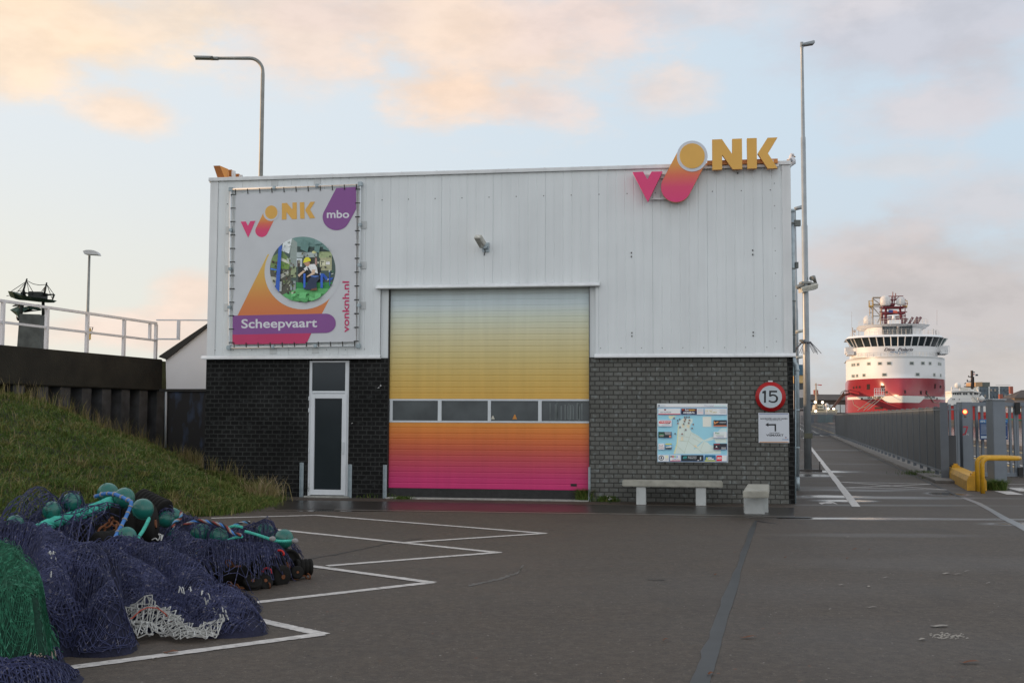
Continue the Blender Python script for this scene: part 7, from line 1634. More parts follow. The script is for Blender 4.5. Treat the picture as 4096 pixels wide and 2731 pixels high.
raw_mesh('mesh_netting', *merge([net_layer(HB, .042, .0036, .3, 61, .10, 1.7, .01, hfun=hB, mask=lambda x, y: x < xB+.25*np.sin(y*3), thr=.25), net_layer(HB, .038, .0030, 1.2, 62, .12, 2.0, .004, hfun=lambda x, y: HB.h(x, y)-.02, mask=lambda x, y: x < xB+.1, thr=.2), net_layer(HB, .05, .0036, 2.1, 66, .12, 1.9, -.01, mask=lambda x, y: x < xB, thr=.25),
         net_layer(HW2, .115, .0060, .75, 63, .02, 1.0, .02, mask=lambda x, y: (x > W(270, 2100, .6).x) & (x < W(508, 2080, .7).x), thr=.3, jz=.002)]), M_navy, nB)
raw_mesh('net_mass', *base_surface(Heap([([(-40, 2105, .54), (120, 2080, .60), (250, 2060, .64), (330, 2050, .62)], .30)], seed=8, fold=.03), .03, .0), M_navyb, nB, smooth=True)
# C: right navy heap over floats
FC = [([(600, 2110, .44), (640, 2080, .50), (700, 2062, .56), (805, 2090, .56), (880, 2106, .54), (980, 2112, .48), (1060, 2104, .50), (1120, 2160, .32)], .17), ([(620, 2150, .40), (700, 2190, .42), (800, 2225, .38), (930, 2240, .30), (1080, 2215, .30), (1125, 2190, .28)], .15),
      ([(720, 2130, .50), (850, 2180, .46), (1000, 2180, .42), (1110, 2175, .34)], .15), ([(940, 2085, .46), (1000, 2074, .50), (1040, 2090, .46)], .12), ([(700, 2240, .26), (820, 2268, .22), (950, 2268, .20)], .11)]
HC = Heap([([(640, 2085, .42), (700, 2080, .46), (805, 2105, .46), (980, 2120, .42), (1080, 2140, .36)], .42), ([(700, 2190, .38), (850, 2200, .38), (1000, 2200, .34), (1100, 2195, .30)], .26)], seed=13, fold=.028, folds=FC, balls=[ballof(7), ballof(9), ballof(10), ballof(11), ballof(12)])
nC = net_thing('fishing_net', 'navy net draped over teal floats and black bobbins right of the heap', Vector((-2.9, 11.3, 0)))
ymin = W(900, 2272, .14).y
LC = [net_layer(HC, .042, .0034, .2, 71, .10, 1.8, .014, thr=.06), net_layer(HC, .046, .0034, 1.4, 72, .10, 1.8, .022, thr=.08, jz=.005)]
for i, (R_, r) in enumerate(HC.folds): LC.append(fold_net(HC, R_, r, .034, .10, .0034, .02, 300+i, 1.1, thr=.22))
LC.append(loops(HC, 300, 6, .0030, .07)); raw_mesh('mesh_netting', *merge(LC), M_navy, nC)
HCb = Heap([([(660, 2090, .40), (805, 2110, .42), (980, 2125, .36), (1050, 2130, .32)], .30)], seed=14, fold=.02)
raw_mesh('net_mass', *base_surface(HCb, .03, .0), M_navyb, nC, smooth=True)
# D: green net at the left edge
FD = [([(-80, 2165, .80), (-10, 2168, .80), (50, 2215, .74), (95, 2300, .62), (130, 2400, .47), (146, 2470, .34)], .13), ([(-60, 2260, .68), (20, 2260, .66), (60, 2320, .60)], .13), ([(-40, 2400, .50), (40, 2345, .58), (90, 2350, .56), (118, 2430, .44), (105, 2510, .30), (70, 2560, .18)], .14),
      ([(20, 2420, .46), (40, 2500, .30), (40, 2560, .16)], .15), ([(140, 2470, .30), (185, 2530, .18), (212, 2590, .09)], .07), ([(120, 2560, .10), (170, 2590, .07), (200, 2605, .06)], .06)]
HD = Heap([([(-120, 2200, .68), (-30, 2225, .66), (10, 2320, .52), (40, 2430, .36), (50, 2520, .16)], .20)], seed=23, fold=.016, folds=FD, slope=4.0)
nD = net_thing('fishing_net', 'bright green fine meshed net spilling over the left edge', Vector((-3.8, 8.2, 0)))
def lift(f, k=.05): return lambda x, y: f(x, y)+k
raw_mesh('net_mass', *base_surface(HD, .018, .012, lift(HD.h, .0)), M_greenb, nD, smooth=True)
LD = []
for i, (R_, r) in enumerate(HD.folds):
    for k in range(2): LD.append(fold_net(HD, R_, r, .013, .045, .0022, .006+.007*k, 400+i*3+k, 1.12))
LD.append(loops(HD, 350, 7, .0020)); raw_mesh('mesh_netting', *merge(LD), M_green, nD)
# E: coarse navy net at the lower left corner
HE = Heap([([(-150, 2640, .22), (0, 2640, .24), (100, 2640, .20), (165, 2650, .12)], .26), ([(-150, 2720, .14), (0, 2720, .14), (60, 2715, .10)], .22), ([(190, 2610, .10), (205, 2600, .10)], .1)], seed=33, fold=.02)
nE = net_thing('fishing_net', 'thick knotted navy net at the bottom left corner of the yard', Vector((-3.6, 7.0, 0)))
raw_mesh('net_mass', *base_surface(HE, .018, .010), M_navyb, nE, smooth=True)
raw_mesh('mesh_netting', *merge([net_layer(HE, .026, .0042, .3, 91, .03, 1.3, .004), net_layer(HE, .028, .0042, 1.3, 92, .03, 1.3, .012, jz=.007)]), M_navy, nE)
fray(172, 2590, 46, 12, 34, HE, mat('selvedge', (.30, .24, .20), .8), .0038, 77, .2).build('selvedge', None, nE)
# F: white net
HF = Heap([([(560, 2440, .16), (600, 2430, .19), (650, 2455, .15), (700, 2500, .09), (770, 2535, .05), (840, 2533, .03)], .13), ([(510, 2500, .09), (540, 2490, .13), (590, 2500, .10)], .13), ([(490, 2515, .04), (470, 2510, .03)], .05)], seed=43, fold=.012)
nF = net_thing('fishing_net', 'small white net with a red edge cord in front of the navy folds', Vector((-2.7, 8.5, 0)))
def hF(x, y): return np.where(HF.h(x, y, True) > .012, np.maximum(HF.h(x, y), HA.h(x, y)+.012), 0)
raw_mesh('mesh_netting', *merge([net_layer(HF, .038, .0050, .6, 101, .03, 1.5, .012, thr=.006, hfun=hF), net_layer(HF, .042, .0050, 1.5, 102, .03, 1.7, .018, thr=.006, jz=.006, hfun=hF), net_layer(HF, .034, .0046, 1.0, 103, .04, 2.0, .024, thr=.01, jz=.006, hfun=hF)]), M_wht, nF)
mb = MB(); mb.tube([onH(x, y, HA, .05) for x, y in ((500, 2482), (530, 2470), (562, 2440), (590, 2428), (630, 2430), (660, 2452), (690, 2490))], .004, 5); mb.build('red_cord', mat('red_cord', (.45, .05, .02), .7), nF)
# white frayed patches on the navy net
for k, a_ in enumerate(((205, 2190, 14, 26, 14), (200, 2320, 10, 36, 12), (820, 2395, 14, 34, 14), (870, 2440, 45, 18, 22), (740, 2345, 26, 6, 8))):
    fray(*a_, HA, seed=k).build('frayed_twine', M_wht, nA)
# ---- floats
FG = 'teal net floats'
fl_ = [(431.5, 1972, 41, 10.9, 'teal float at the top of the heap, leftmost of the bare three', 1), (497, 1991, 41, 10.7, 'middle one of the three bare teal floats crowning the heap', 2), (571, 2036, 42.5, 10.4, 'largest bare teal float right of the blue white rope loop', 3), (505, 2146, 40, 9.9, 'teal float with a dark scuff beneath the blue white rope loop', 4),
       (286, 2006, 37, 10.3, 'teal float under loose netting left of the bare floats', 5), (208, 2040, 36, 10.1, 'teal float half buried in netting near the tall net loop', 6), (60, 2092, 33, 9.9, 'teal float barely showing at the far left of the heap', 7), (664, 2076, 33, 11.5, 'teal float under net at the left end of the right heap', 8),
       (690, 2062, 32, 11.8, 'teal float touching the striped rope at the right heap', 9), (805, 2135, 41, 11.2, 'biggest netted teal float in the middle of the right heap', 10), (876, 2146, 37, 11.1, 'pale dusted teal float under net right of the biggest one', 11), (698, 2146, 30, 11.0, 'shaded teal float low inside the right heap', 12),
       (1060, 2127, 36, 11.6, 'netted teal float second from the right end', 13), (1136, 2154, 38, 11.3, 'bare teal float at the right end with a rope across it', 14)]
def float_geo(c, r, seed):
    mb = MB(); mb.ball((0, 0, 0), r, 28, 18); rot = Matrix.Rotation(seed*.9, 4, 'Z') @ Matrix.Rotation(.5+seed*.4, 4, 'X'); mb.v = [c+(rot @ v) for v in mb.v]; return mb
for (px, py, rp, Y, lab, k) in fl_:
    c = P(px, py, Y); r = rp/4400*Y; t = thing('net_float', c-Vector((0, 0, r)), lab, 'float', FG)
    float_geo(c, r, k).build('ball', M_float, t)
    rot = Matrix.Rotation(k*1.3, 4, 'Z') @ Matrix.Rotation(1.1+.3*k, 4, 'X'); mb = MB(); pts = [c+(rot @ Vector(((r+.0005)*math.cos(a), (r+.0005)*math.sin(a), 0))) for a in [2*math.pi*i/36 for i in range(37)]]; mb.tube(pts, .0022, 5, cap=False); mb.build('seam', mat('float_seam', (.02, .17, .135), .35), t)
# ---- bobbins and discs
BGp = 'black rubber bobbins of the trawl gear'
def bobbin(c, r, L, ax, lab, kind='disc'):
    t = thing('rubber_bobbin', Vector((c.x, c.y, c.z-r)), lab, 'bobbin', BGp)
    if kind == 'disc': prof = [(r*.25, -L/2), (r*.8, -L/2), (r*.98, -L*.42), (r, -L*.25), (r*.96, -L*.05), (r*.9, 0), (r*.96, L*.05), (r, L*.25), (r*.98, L*.42), (r*.8, L/2), (r*.25, L/2)]
    elif kind == 'wheel': prof = [(r*.22, -L*.2), (r*.5, -L*.2), (r*.55, -L*.35), (r*.82, -L*.35), (r*.86, -L/2), (r*.98, -L/2), (r, 0), (r*.98, L/2), (r*.86, L/2), (r*.82, L*.35), (r*.5, L*.3), (r*.22, L*.3)]
    else:
        prof = [(r*.3, -L/2)]; n = max(3, int(L/.04))
        for i in range(n): z0 = -L/2+L*i/n; prof += [(r*.86, z0+.002), (r*.99, z0+L/n*.2), (r, z0+L/n*.5), (r*.99, z0+L/n*.8), (r*.86, z0+L/n-.002)]
        prof += [(r*.3, L/2)]
    mb = MB(); mb.lathe(prof, (0, 0, 0), 28, 'x'); ax = Vector(ax).normalized(); q = Vector((1, 0, 0)).rotation_difference(ax); mb.v = [c+(q @ v) for v in mb.v]; mb.build('rubber', M_rub, t)
    mb = MB(); mb.cyl(c-ax*(L*.52), c+ax*(L*.52), r*.2, 10); mb.build('axle', M_rust if kind != 'ribbed' else M_rub, t)
bobbin(P(560, 2100, 10.9), .21, .30, (1, .1, .1), 'widest black bobbin beneath the bare float beside the rope loop', 'disc')
bobbin(P(605, 2030, 11.6), .15, .34, (.9, -.3, -.35), 'ribbed black roller behind the largest bare float', 'ribbed')
bobbin(P(465, 2088, 10.9), .17, .26, (1, -.2, .2), 'black bobbin under the wide mesh just left of the rope loop', 'disc')
bobbin(P(370, 2145, 10.5), .15, .28, (.8, .5, 0), 'black bobbin deep under the wide mesh below the teal rope', 'disc')
bobbin(P(430, 2178, 10.1), .13, .24, (.6, .8, 0), 'low black bobbin under the wide mesh next to the navy folds', 'disc')
bobbin(P(810, 2295, 10.9), .125, .20, (.75, -.6, .1), 'ridged black bobbin at the left foot of the right heap', 'ribbed')
bobbin(P(862, 2305, 10.9), .10, .12, (.8, -.6, 0), 'smaller bobbin beside the ridged one under the right heap', 'disc')
bobbin(P(1072, 2275, 11.0), .17, .13, (.75, -.65, 0), 'large black wheel standing under the net edge', 'wheel')
bobbin(P(1140, 2258, 11.3), .165, .12, (.8, -.6, 0), 'large black wheel at the right end below the bare float', 'wheel')
bobbin(P(1112, 2300, 10.95), .11, .16, (.8, -.6, -.1), 'black cone bobbin between the two large wheels', 'disc')
bobbin(P(1215, 2268, 11.35), .085, .17, (.9, .4, 0), 'outermost small bobbin lying at the end of the chain', 'ribbed')
bobbin(P(1188, 2288, 11.2), .065, .05, (.5, -.85, .2), 'rusty ringed disc hooked on the chain end', 'disc')
bobbin(P(1010, 2330, 10.6), .09, .06, (.2, -.5, .8), 'flat black disc lying in front of the right heap', 'disc')
bobbin(P(1055, 2325, 10.7), .085, .08, (.6, -.6, .4), 'tilted black disc near the red shackle', 'disc')
bobbin(P(940, 2300, 10.9), .12, .3, (1, .1, 0), 'black bobbin in the shadow below the right net', 'disc')
def chain(pts, r_, wire, name, lab, m=M_rust):
    q = [Vector(p) for p in cr_([tuple(p) for p in pts], 8)]; mb = MB(); d = 0; L = [0]
    for i in range(1, len(q)): L.append(L[-1]+(q[i]-q[i-1]).length)
    n = int(L[-1]/(r_*2.6)); 
    for k in range(n):
        s = (k+.5)*L[-1]/n; i = max(j for j in range(len(L)-1) if L[j] <= s); c = q[i].lerp(q[i+1], (s-L[i])/(L[i+1]-L[i]+1e-9)); t_ = (q[i+1]-q[i]).normalized(); up = Vector((0, 0, 1)) if k % 2 else t_.cross(Vector((0, 0, 1))).normalized(); sd = t_.cross(up).normalized()
        w = sd
        mb.tube([c+t_*(r_*1.7*math.cos(a))+w*(r_*math.sin(a)) for a in [2*math.pi*j/10 for j in range(11)]], wire, 5, cap=False)
    o = mb.build(name, m); tag(o, lab, 'chain'); return o
chain([W(915, 2335, .03), W(960, 2350, .02), W(1000, 2345, .02), W(1060, 2335, .03), W(1080, 2345, .02)], .026, .008, 'chain', 'rusty brown chain lying along the foot of the right heap')
chain([W(1120, 2300, .03), W(1170, 2305, .03), W(1215, 2300, .03), W(1240, 2308, .02)], .028, .009, 'chain', 'short rusty chain with a pale shackle at the outermost bobbin')
chain([P(905, 2240, 10.7), P(930, 2262, 10.7), P(965, 2262, 10.7)], .024, .008, 'chain', 'rusty chain piece caught high in the right net')
chain([P(395, 2130, 10.2), P(430, 2100, 10.3), P(450, 2080, 10.4), P(465, 2110, 10.3), P(455, 2150, 10.1)], .03, .010, 'chain', 'orange rusted chain seen through the wide mesh')
for (x, y, Y, lab) in ((1068, 2286, 10.75, 'red shackle ring at the foot of the black wheels'), (1118, 2214, 11.0, 'red cord loop on top of the right black wheel')):
    c = P(x, y, Y); mb = MB(); mb.tube([c+Vector((.045*math.cos(a), -.01*math.cos(a), .035*math.sin(a))) for a in [math.pi*1.6*i/12-.4 for i in range(13)]], .011, 7); o = mb.build('shackle', mat('red_shackle', (.55, .02, .015), .5, var=.1)); tag(o, lab, 'shackle')
# ---- ropes
def rope(pts, r_, mats, name, lab, cat='rope', strands=3, pitch=.12, k=10):
    q = [Vector(p) for p in cr_([tuple(p) for p in pts], k)]; L = [0.0]
    for i in range(1, len(q)): L.append(L[-1]+(q[i]-q[i-1]).length)
    n = max(6, int(L[-1]/(pitch/7))); mb = MB(); c_ = []; fr_ = []
    for j in range(n+1):
        s = L[-1]*j/n; i = 0
        while i < len(L)-2 and L[i+1] < s: i += 1
        c_.append(q[i].lerp(q[i+1], (s-L[i])/(L[i+1]-L[i]+1e-9)))
    T = [(c_[min(j+1, n)]-c_[max(j-1, 0)]).normalized() for j in range(n+1)]; x = T[0].cross(Vector((0, 0, 1))).normalized()
    X_ = []
    for t_ in T: x = (x-t_*x.dot(t_)).normalized(); X_.append(x)
    for st_ in range(strands):
        mb.use(mats[st_ % len(mats)]); pts_ = []
        for j in range(n+1):
            a = 2*math.pi*(L[-1]*j/n/pitch + st_/strands); y = T[j].cross(X_[j]); pts_.append(c_[j]+(X_[j]*math.cos(a)+y*math.sin(a))*r_*.52)
        mb.tube(pts_, r_*.56, 7)
    o = mb.build(name, None); return tag(o, lab, cat)
rope([P(150, 2120, 9.9), P(200, 2095, 10.0), P(280, 2070, 10.2), P(350, 2045, 10.35), P(400, 2025, 10.5), P(440, 2008, 10.7)], .056, [M_teal], 'rope', 'thick turquoise plaited rope running up through the navy nets', pitch=.26)
M_rb = mat('blue_rope', (.05, .17, .45), .7, var=.2, vscale=30); M_rw = mat('greyish_wrap', (.26, .25, .25), .8, var=.25, vscale=40, bump=.5); M_rk = mat('black_strand', (.015, .015, .02), .8); M_rr = mat('red_strand', (.22, .04, .03), .8); M_rlb = mat('pale_blue_strand', (.08, .24, .42), .7)
LP_ = [P(380, 1985, 10.5), P(420, 1974, 10.4), P(460, 1976, 10.3), P(505, 1996, 10.2), P(525, 2010, 10.1), P(512, 2048, 10.05), P(492, 2090, 9.95), P(470, 2130, 9.85), P(450, 2166, 9.7)]
lr = thing('rope_loop', LP_[-1], 'blue rope loop whipped with grey twine curving round the floats', 'rope')
mb = MB(); sm_ = [Vector(p) for p in cr_([tuple(p) for p in LP_], 8)]; mb.tube(sm_, .017, 9); mb.build('core', M_rb, lr)
mb = MB()
for i in range(0, len(sm_)-2, 5):
    a, b = sm_[i], sm_[i+1]; mb.tube([a, a.lerp(b, .5), b], [.019, .022+.004*(i % 2), .019], 9)
mb.build('whipping', M_rw, lr)
rope([P(597, 2072, 10.2), P(585, 2098, 10.1), P(570, 2125, 10.0), P(552, 2150, 9.9)], .017, [M_teal], 'rope', 'short turquoise cord hanging below the largest bare float', pitch=.06)
rope([P(980, 2124, 10.9), P(1020, 2135, 10.85), P(1060, 2148, 10.8), P(1095, 2160, 10.8), P(1130, 2164, 10.85), P(1180, 2161, 10.9)], .015, [M_teal], 'rope', 'turquoise cord tied across the rightmost bare float', pitch=.06)
for (x, y, Y) in ((1090, 2154, 10.78), (1180, 2162, 10.88)): c = P(x, y, Y); mb = MB(); mb.ball(c, .028, 12, 8, (1.2, .9, .9)); tag(mb.build('knot', M_rw), 'pale whipped knot on the turquoise cord %s' % ('left of the rightmost float' if x < 1100 else 'at its right end'), 'knot')
rope([P(912, 2160, 10.9), P(940, 2150, 10.85), P(968, 2146, 10.8)], .015, [M_teal], 'rope', 'stub of turquoise rope poking out of the right net', pitch=.06)
rope([P(915, 2108, 11.0), P(940, 2103, 11.0), P(970, 2108, 11.0)], .014, [M_teal], 'rope', 'small turquoise rope end on top of the right net', pitch=.06)
rope([P(805, 2190, 10.4), P(795, 2205, 10.3), P(785, 2225, 10.2), P(768, 2240, 10.1), P(750, 2250, 10.0)], .020, [M_rk, M_rlb, M_rr, M_rw], 'rope', 'multicoloured twisted rope end pointing down from the right net', strands=4, pitch=.16)
rope([P(725, 2050, 11.2), P(720, 2075, 11.1), P(700, 2085, 11.0), P(690, 2110, 10.9)], .017, [M_rk, M_rlb, M_rw, M_rr], 'rope', 'striped rope falling between the two heaps', strands=4, pitch=.16)
rope([P(735, 2100, 10.9), P(790, 2082, 10.9), P(850, 2090, 10.85), P(900, 2105, 10.8), P(930, 2130, 10.75), P(965, 2140, 10.7)], .017, [M_rk, M_rb, M_rw, M_rr], 'rope', 'dark striped rope winding over the top of the right net', strands=4, pitch=.16)
rope([P(925, 2105, 11.1), P(965, 2090, 11.15), P(1000, 2088, 11.2)], .014, [M_rk, M_rlb, M_rw], 'rope', 'striped rope end by the small net hump at the back', strands=3, pitch=.09)
rope([P(38, 2292, 8.0), P(22, 2310, 7.95), P(14, 2350, 7.85), P(18, 2385, 7.75), P(26, 2415, 7.7)], .018, [mat('yellow_strand', (.42, .42, .10), .8), M_rw, M_rw], 'rope', 'yellow and white twisted rope on the green net', strands=3, pitch=.07)
rope([W(222, 2662, .05), W(224, 2690, .03), W(195, 2716, .025), W(140, 2742, .025), W(70, 2770, .025), W(-60, 2810, .025)], .024, [mat('sandy_rope', (.34, .27, .19), .85, var=.2, vscale=40)], 'rope', 'thick sandy rope curling out from under the bottom left net', strands=3, pitch=.05)
# white cord tangle between heaps
mb = MB(); rt_ = random.Random(4); pts = [P(608, 2158, 9.9), P(622, 2152, 9.88), P(632, 2160, 9.87), P(640, 2145, 9.9), P(634, 2135, 9.92), P(646, 2140, 9.9), P(644, 2162, 9.86), P(652, 2138, 9.9)]
mb.tube([Vector(p) for p in cr_([tuple(p) for p in pts], 5)], .0055, 6); tag(mb.build('white_cord', M_wht), 'knotted white cord tangle between the two net heaps', 'cord')
# ------------------------------------------------------------------ grass bank
foot = [W(px, py)[:2] for px, py in ((1100, 1997), (1040, 2030), (960, 2050), (860, 2062), (740, 2068), (620, 2085), (430, 2120), (200, 2160), (0, 2200), (-400, 2300))]
foot = [Vector((p[0], p[1])) for p in foot]
topp = []
for (px, py) in ((1088, 1976), (1000, 1952), (900, 1920), (790, 1862), (700, 1818)): # along building wall and corner
    a, z = F(px, py, .02); topp.append((fr(Vector((a, .03, 0))).to_2d() if a > -11.95 else None, max(z, .0)))
tp = []
tp.append((fr(Vector((F(1085, 1985)[0], .02, 0))).to_2d(), .03)); tp.append((fr(Vector((F(1000, 1950)[0], .02, 0))).to_2d(), .20)); tp.append((fr(Vector((F(905, 1925)[0], .02, 0))).to_2d(), .40)); tp.append((fr(Vector((-11.93, .0, 0))).to_2d(), .52))
for (px, py) in ((700, 1835), (640, 1795)): p = P(px, py, 27.3); tp.append((Vector((p.x, p.y)), p.z))
for (px, py, Y) in ((560, 1762, 26.6), (440, 1722, 25.5), (330, 1680, 24.6), (230, 1640, 23.9), (130, 1592, 23.0), (0, 1568, 22.0)):
    s = wall_s(px); q = wf(Vector((s, -.1, 0))); d = ray(px, py); z = EYE+d.z*(q.y/d.y); tp.append((Vector((q.x, q.y)), z))
q = wf(Vector((-9, -.1, 0))); tp.append((Vector((q.x, q.y)), tp[-1][1]+.1)); q = wf(Vector((-20, -.1, 0))); tp.append((Vector((q.x, q.y)), tp[-1][1]))
def resamp(pts, n):
    L = [0]
    for i in range(1, len(pts)): L.append(L[-1]+(pts[i]-pts[i-1]).length if isinstance(pts[i], Vector) else L[-1]+(pts[i][0]-pts[i-1][0]).length)
    out_ = []
    for k in range(n):
        s = L[-1]*k/(n-1); i = 0
        while i < len(L)-2 and L[i+1] < s: i += 1
        t = (s-L[i])/(L[i+1]-L[i]+1e-9)
        out_.append(pts[i].lerp(pts[i+1], t) if isinstance(pts[i], Vector) else (pts[i][0].lerp(pts[i+1][0], t), pts[i][1]+(pts[i+1][1]-pts[i][1])*t))
    return out_
nu, nv = 90, 44; FT = resamp(foot, nu); TP = resamp(tp, nu); bn = wsum(77, 9, .6, 2.2); bn2 = wsum(78, 9, .2, .6)
BV = np.zeros((nu, nv, 3))
for i in range(nu):
    for j in range(nv):
        v = j/(nv-1); p = FT[i].lerp(TP[i][0], v); z = TP[i][1]*(v**.85)
        BV[i, j] = (p.x, p.y, z)
amp = np.clip(BV[:, :, 2]/.25, 0, 1)*np.clip((1-np.linspace(0, 1, nv))*6, 0, 1)[None, :]
BV[:, :, 2] += amp*(.05*bn(BV[:, :, 0], BV[:, :, 1])+.03*bn2(BV[:, :, 0], BV[:, :, 1]))-.01*(1-amp)
idx = np.arange(nu*nv).reshape(nu, nv); Fb = np.stack([idx[:-1, :-1], idx[1:, :-1], idx[1:, 1:], idx[:-1, 1:]], -1).reshape(-1, 4)
o = raw_mesh('grass_bank', BV.reshape(-1, 3), Fb, mat('bank_soil', (.030, .034, .014), .95, var=.35, vscale=2.5), smooth=True); tag(o, kind='structure')
def grass_mat(name, cols):
    m = bpy.data.materials.new(name); m.use_nodes = True; t = m.node_tree; b = t.nodes['Principled BSDF']; L = t.links.new
    at = t.nodes.new('ShaderNodeAttribute'); at.attribute_name = 'tint'; r = t.nodes.new('ShaderNodeValToRGB'); L(at.outputs['Fac'], r.inputs[0]); e = r.color_ramp.elements
    e[0].position = 0; e[0].color = (*cols[0], 1); e[1].position = 1; e[1].color = (*cols[-1], 1)
    for i, c in enumerate(cols[1:-1]): x = e.new((i+1)/(len(cols)-1)); x.color = (*c, 1)
    L(r.outputs[0], b.inputs['Base Color']); b.inputs['Roughness'].default_value = .65; b.inputs['Specular IOR Level'].default_value = .25; return m
M_gr = grass_mat('grass_blades', [(.036, .070, .012), (.064, .118, .018), (.098, .145, .026), (.15, .145, .038), (.22, .17, .07), (.32, .25, .15)])
def blades(P0, N, hgt, wid, tint, seed, lean=.6):
    r = np.random.default_rng(seed); n = len(P0); a = r.random(n)*2*np.pi; dx, dy = np.cos(a), np.sin(a); h = hgt; w = wid
    la = r.random(n)*2*np.pi; lr_ = lean*h*(.3+r.random(n)); lx, ly = np.cos(la)*lr_, np.sin(la)*lr_
    A_ = P0-np.stack([dx*w, dy*w, 0*w+.01], -1); B_ = P0+np.stack([dx*w, dy*w, 0*w-.01], -1)
    M1 = P0+np.stack([lx*.35, ly*.35, h*.62], -1); C_ = M1-np.stack([dx*w*.8, dy*w*.8, 0*w], -1); D_ = M1+np.stack([dx*w*.8, dy*w*.8, 0*w], -1)
    T_ = P0+np.stack([lx, ly, h*(1-.25*lean*r.random(n))], -1); E_ = T_+np.stack([dx*w*.15, dy*w*.15, 0*w], -1)
    V = np.stack([A_, B_, D_, C_, T_, E_], 1).reshape(-1, 3); o_ = (np.arange(n)*6)[:, None]
    F_ = np.concatenate([o_+np.array([[0, 1, 2, 3]]), o_+np.array([[3, 2, 5, 4]])]); return V, F_, np.repeat(tint, 6)
def add_tint(o, tint):
    at = o.data.attributes.new('tint', 'FLOAT', 'POINT'); at.data.foreach_set('value', tint.astype(np.float32))
def bank_pts(n, seed, vlo=0.0, vhi=1.0):
    r = np.random.default_rng(seed); u = r.random(n)*(nu-1.001); v = (vlo+(vhi-vlo)*r.random(n))*(nv-1.001); i = u.astype(int); j = v.astype(int); fu = (u-i)[:, None]; fv = (v-j)[:, None]
    return (BV[i, j]*(1-fu)*(1-fv)+BV[i+1, j]*fu*(1-fv)+BV[i, j+1]*(1-fu)*fv+BV[i+1, j+1]*fu*fv), v/(nv-1)
tn = wsum(91, 9, .5, 2.0); tn2 = wsum(92, 9, .12, .4)
def tints(P0, seed, base=.36, k=.26):
    r = np.random.default_rng(seed); return np.clip(base+k*.6*tn(P0[:, 0], P0[:, 1])+k*.7*tn2(P0[:, 0], P0[:, 1])+.16*r.normal(size=len(P0)), 0, 1)
P1, v1 = bank_pts(150000, 5); r5 = np.random.default_rng(6); hh = (.045+.06*r5.random(len(P1)))*(1+.45*tn2(P1[:, 0], P1[:, 1])); hh = np.clip(hh, .03, .2)
P2, v2 = bank_pts(1600, 15); h2_ = .12+.14*r5.random(len(P2)); P3g, v3 = bank_pts(2200, 25, .85, 1.0); h3_ = .2+.3*r5.random(len(P3g))
Pe, ve = bank_pts(13000, 35, 0, .10); Pe = Pe+np.stack([.13*np.random.default_rng(3).normal(size=len(Pe)), -.02-.10*np.abs(np.random.default_rng(4).normal(size=len(Pe)))*(tn2(Pe[:, 0], Pe[:, 1]) > -.1), -.5*Pe[:, 2]], -1); he = .07+.10*r5.random(len(Pe))
sets = [blades(P1, None, hh, .0042+.003*r5.random(len(P1)), tints(P1, 1), 51, 1.7), blades(P2, None, h2_, .0035+0*h2_, tints(P2, 2, .8, .1), 52, .5), blades(P3g, None, h3_, .0035+0*h3_, tints(P3g, 3, .75, .1), 53, .4), blades(Pe, None, he, .005+0*he, tints(Pe, 4, .45), 54, 1.2)]
Cc, vc = bank_pts(170, 45); rc_ = np.random.default_rng(46); kc = rc_.integers(0, len(Cc), 12000); Pc = Cc[kc]+np.stack([.07*rc_.normal(size=12000), .07*rc_.normal(size=12000), .02*rc_.random(12000)], -1)
tc_ = np.clip((.25+.5*rc_.random(len(Cc)))[kc]+.12*rc_.normal(size=12000), 0, 1); sets.append(blades(Pc, None, (.06+.12*rc_.random(len(Cc)))[kc]*(.5+.8*rc_.random(12000)), .0045+.002*rc_.random(12000), tc_, 55, 1.4))
V = np.concatenate([s[0] for s in sets]); o_ = 0; Fs = []
for s in sets: Fs.append(s[1]+o_); o_ += len(s[0])
go = raw_mesh('grass', V, np.concatenate(Fs), M_gr); add_tint(go, np.concatenate([s[2] for s in sets])); tag(go, 'long unmown autumn grass covering the bank', 'grass', kind='stuff')
def tuft(c, n, rad, h, lab, base=.35, seed=1, lean=.8, name='grass_tuft', cat='weeds', yr=None):
    r = np.random.default_rng(seed); P0 = np.array(c)[None, :]+np.stack([rad*r.normal(size=n)*.6, (yr or rad)*r.normal(size=n)*.6, 0*r.random(n)], -1); P0[:, 2] = max(c[2], 0)
    hgt = h*(.35+.65*r.random(n)); V, F_, T_ = blades(P0, None, hgt, .004+.002*r.random(n), np.clip(base+.18*r.normal(size=n), 0, 1), seed+1, lean)
    o = raw_mesh(name, V, F_, M_gr); add_tint(o, T_); tag(o, lab, cat, 'weeds growing along walls and posts'); return o
def fpt(px, py): p = W(px, py); return (p.x, p.y, 0)
tuft(fpt(1500, 1990), 700, .22, .13, 'low green weeds left of the roller door between the steel strips', .25, 3, yr=.05)
tuft(fpt(1610, 1995), 300, .14, .08, 'flat trailing weeds at the left corner of the roller door', .25, 4, yr=.05)
tuft(fpt(1225, 1985), 380, .07, .26, 'dark ragged weed between the steel strip and the narrow door', .1, 5, yr=.05)
tuft(fpt(1150, 1982), 420, .30, .14, 'sparse dark weeds against the black brick left of the narrow door', .08, 6, yr=.05)
tuft(fpt(2345, 2003), 900, .13, .30, 'bushy green grass tuft at the right corner of the roller door', .35, 7, yr=.07)
tuft(fpt(2430, 2006), 350, .16, .16, 'thin weeds trailing under the grey brick beside the bushy tuft', .25, 8, yr=.05)
tuft(fpt(3982, 1958), 1300, .17, .30, 'grey green bush of weeds at the foot of the broad gate post', .22, 9, 1.0)
tuft(fpt(3700, 1898), 700, .45, .16, 'weeds along the foot of the fence on the kerb', .2, 10, yr=.6)
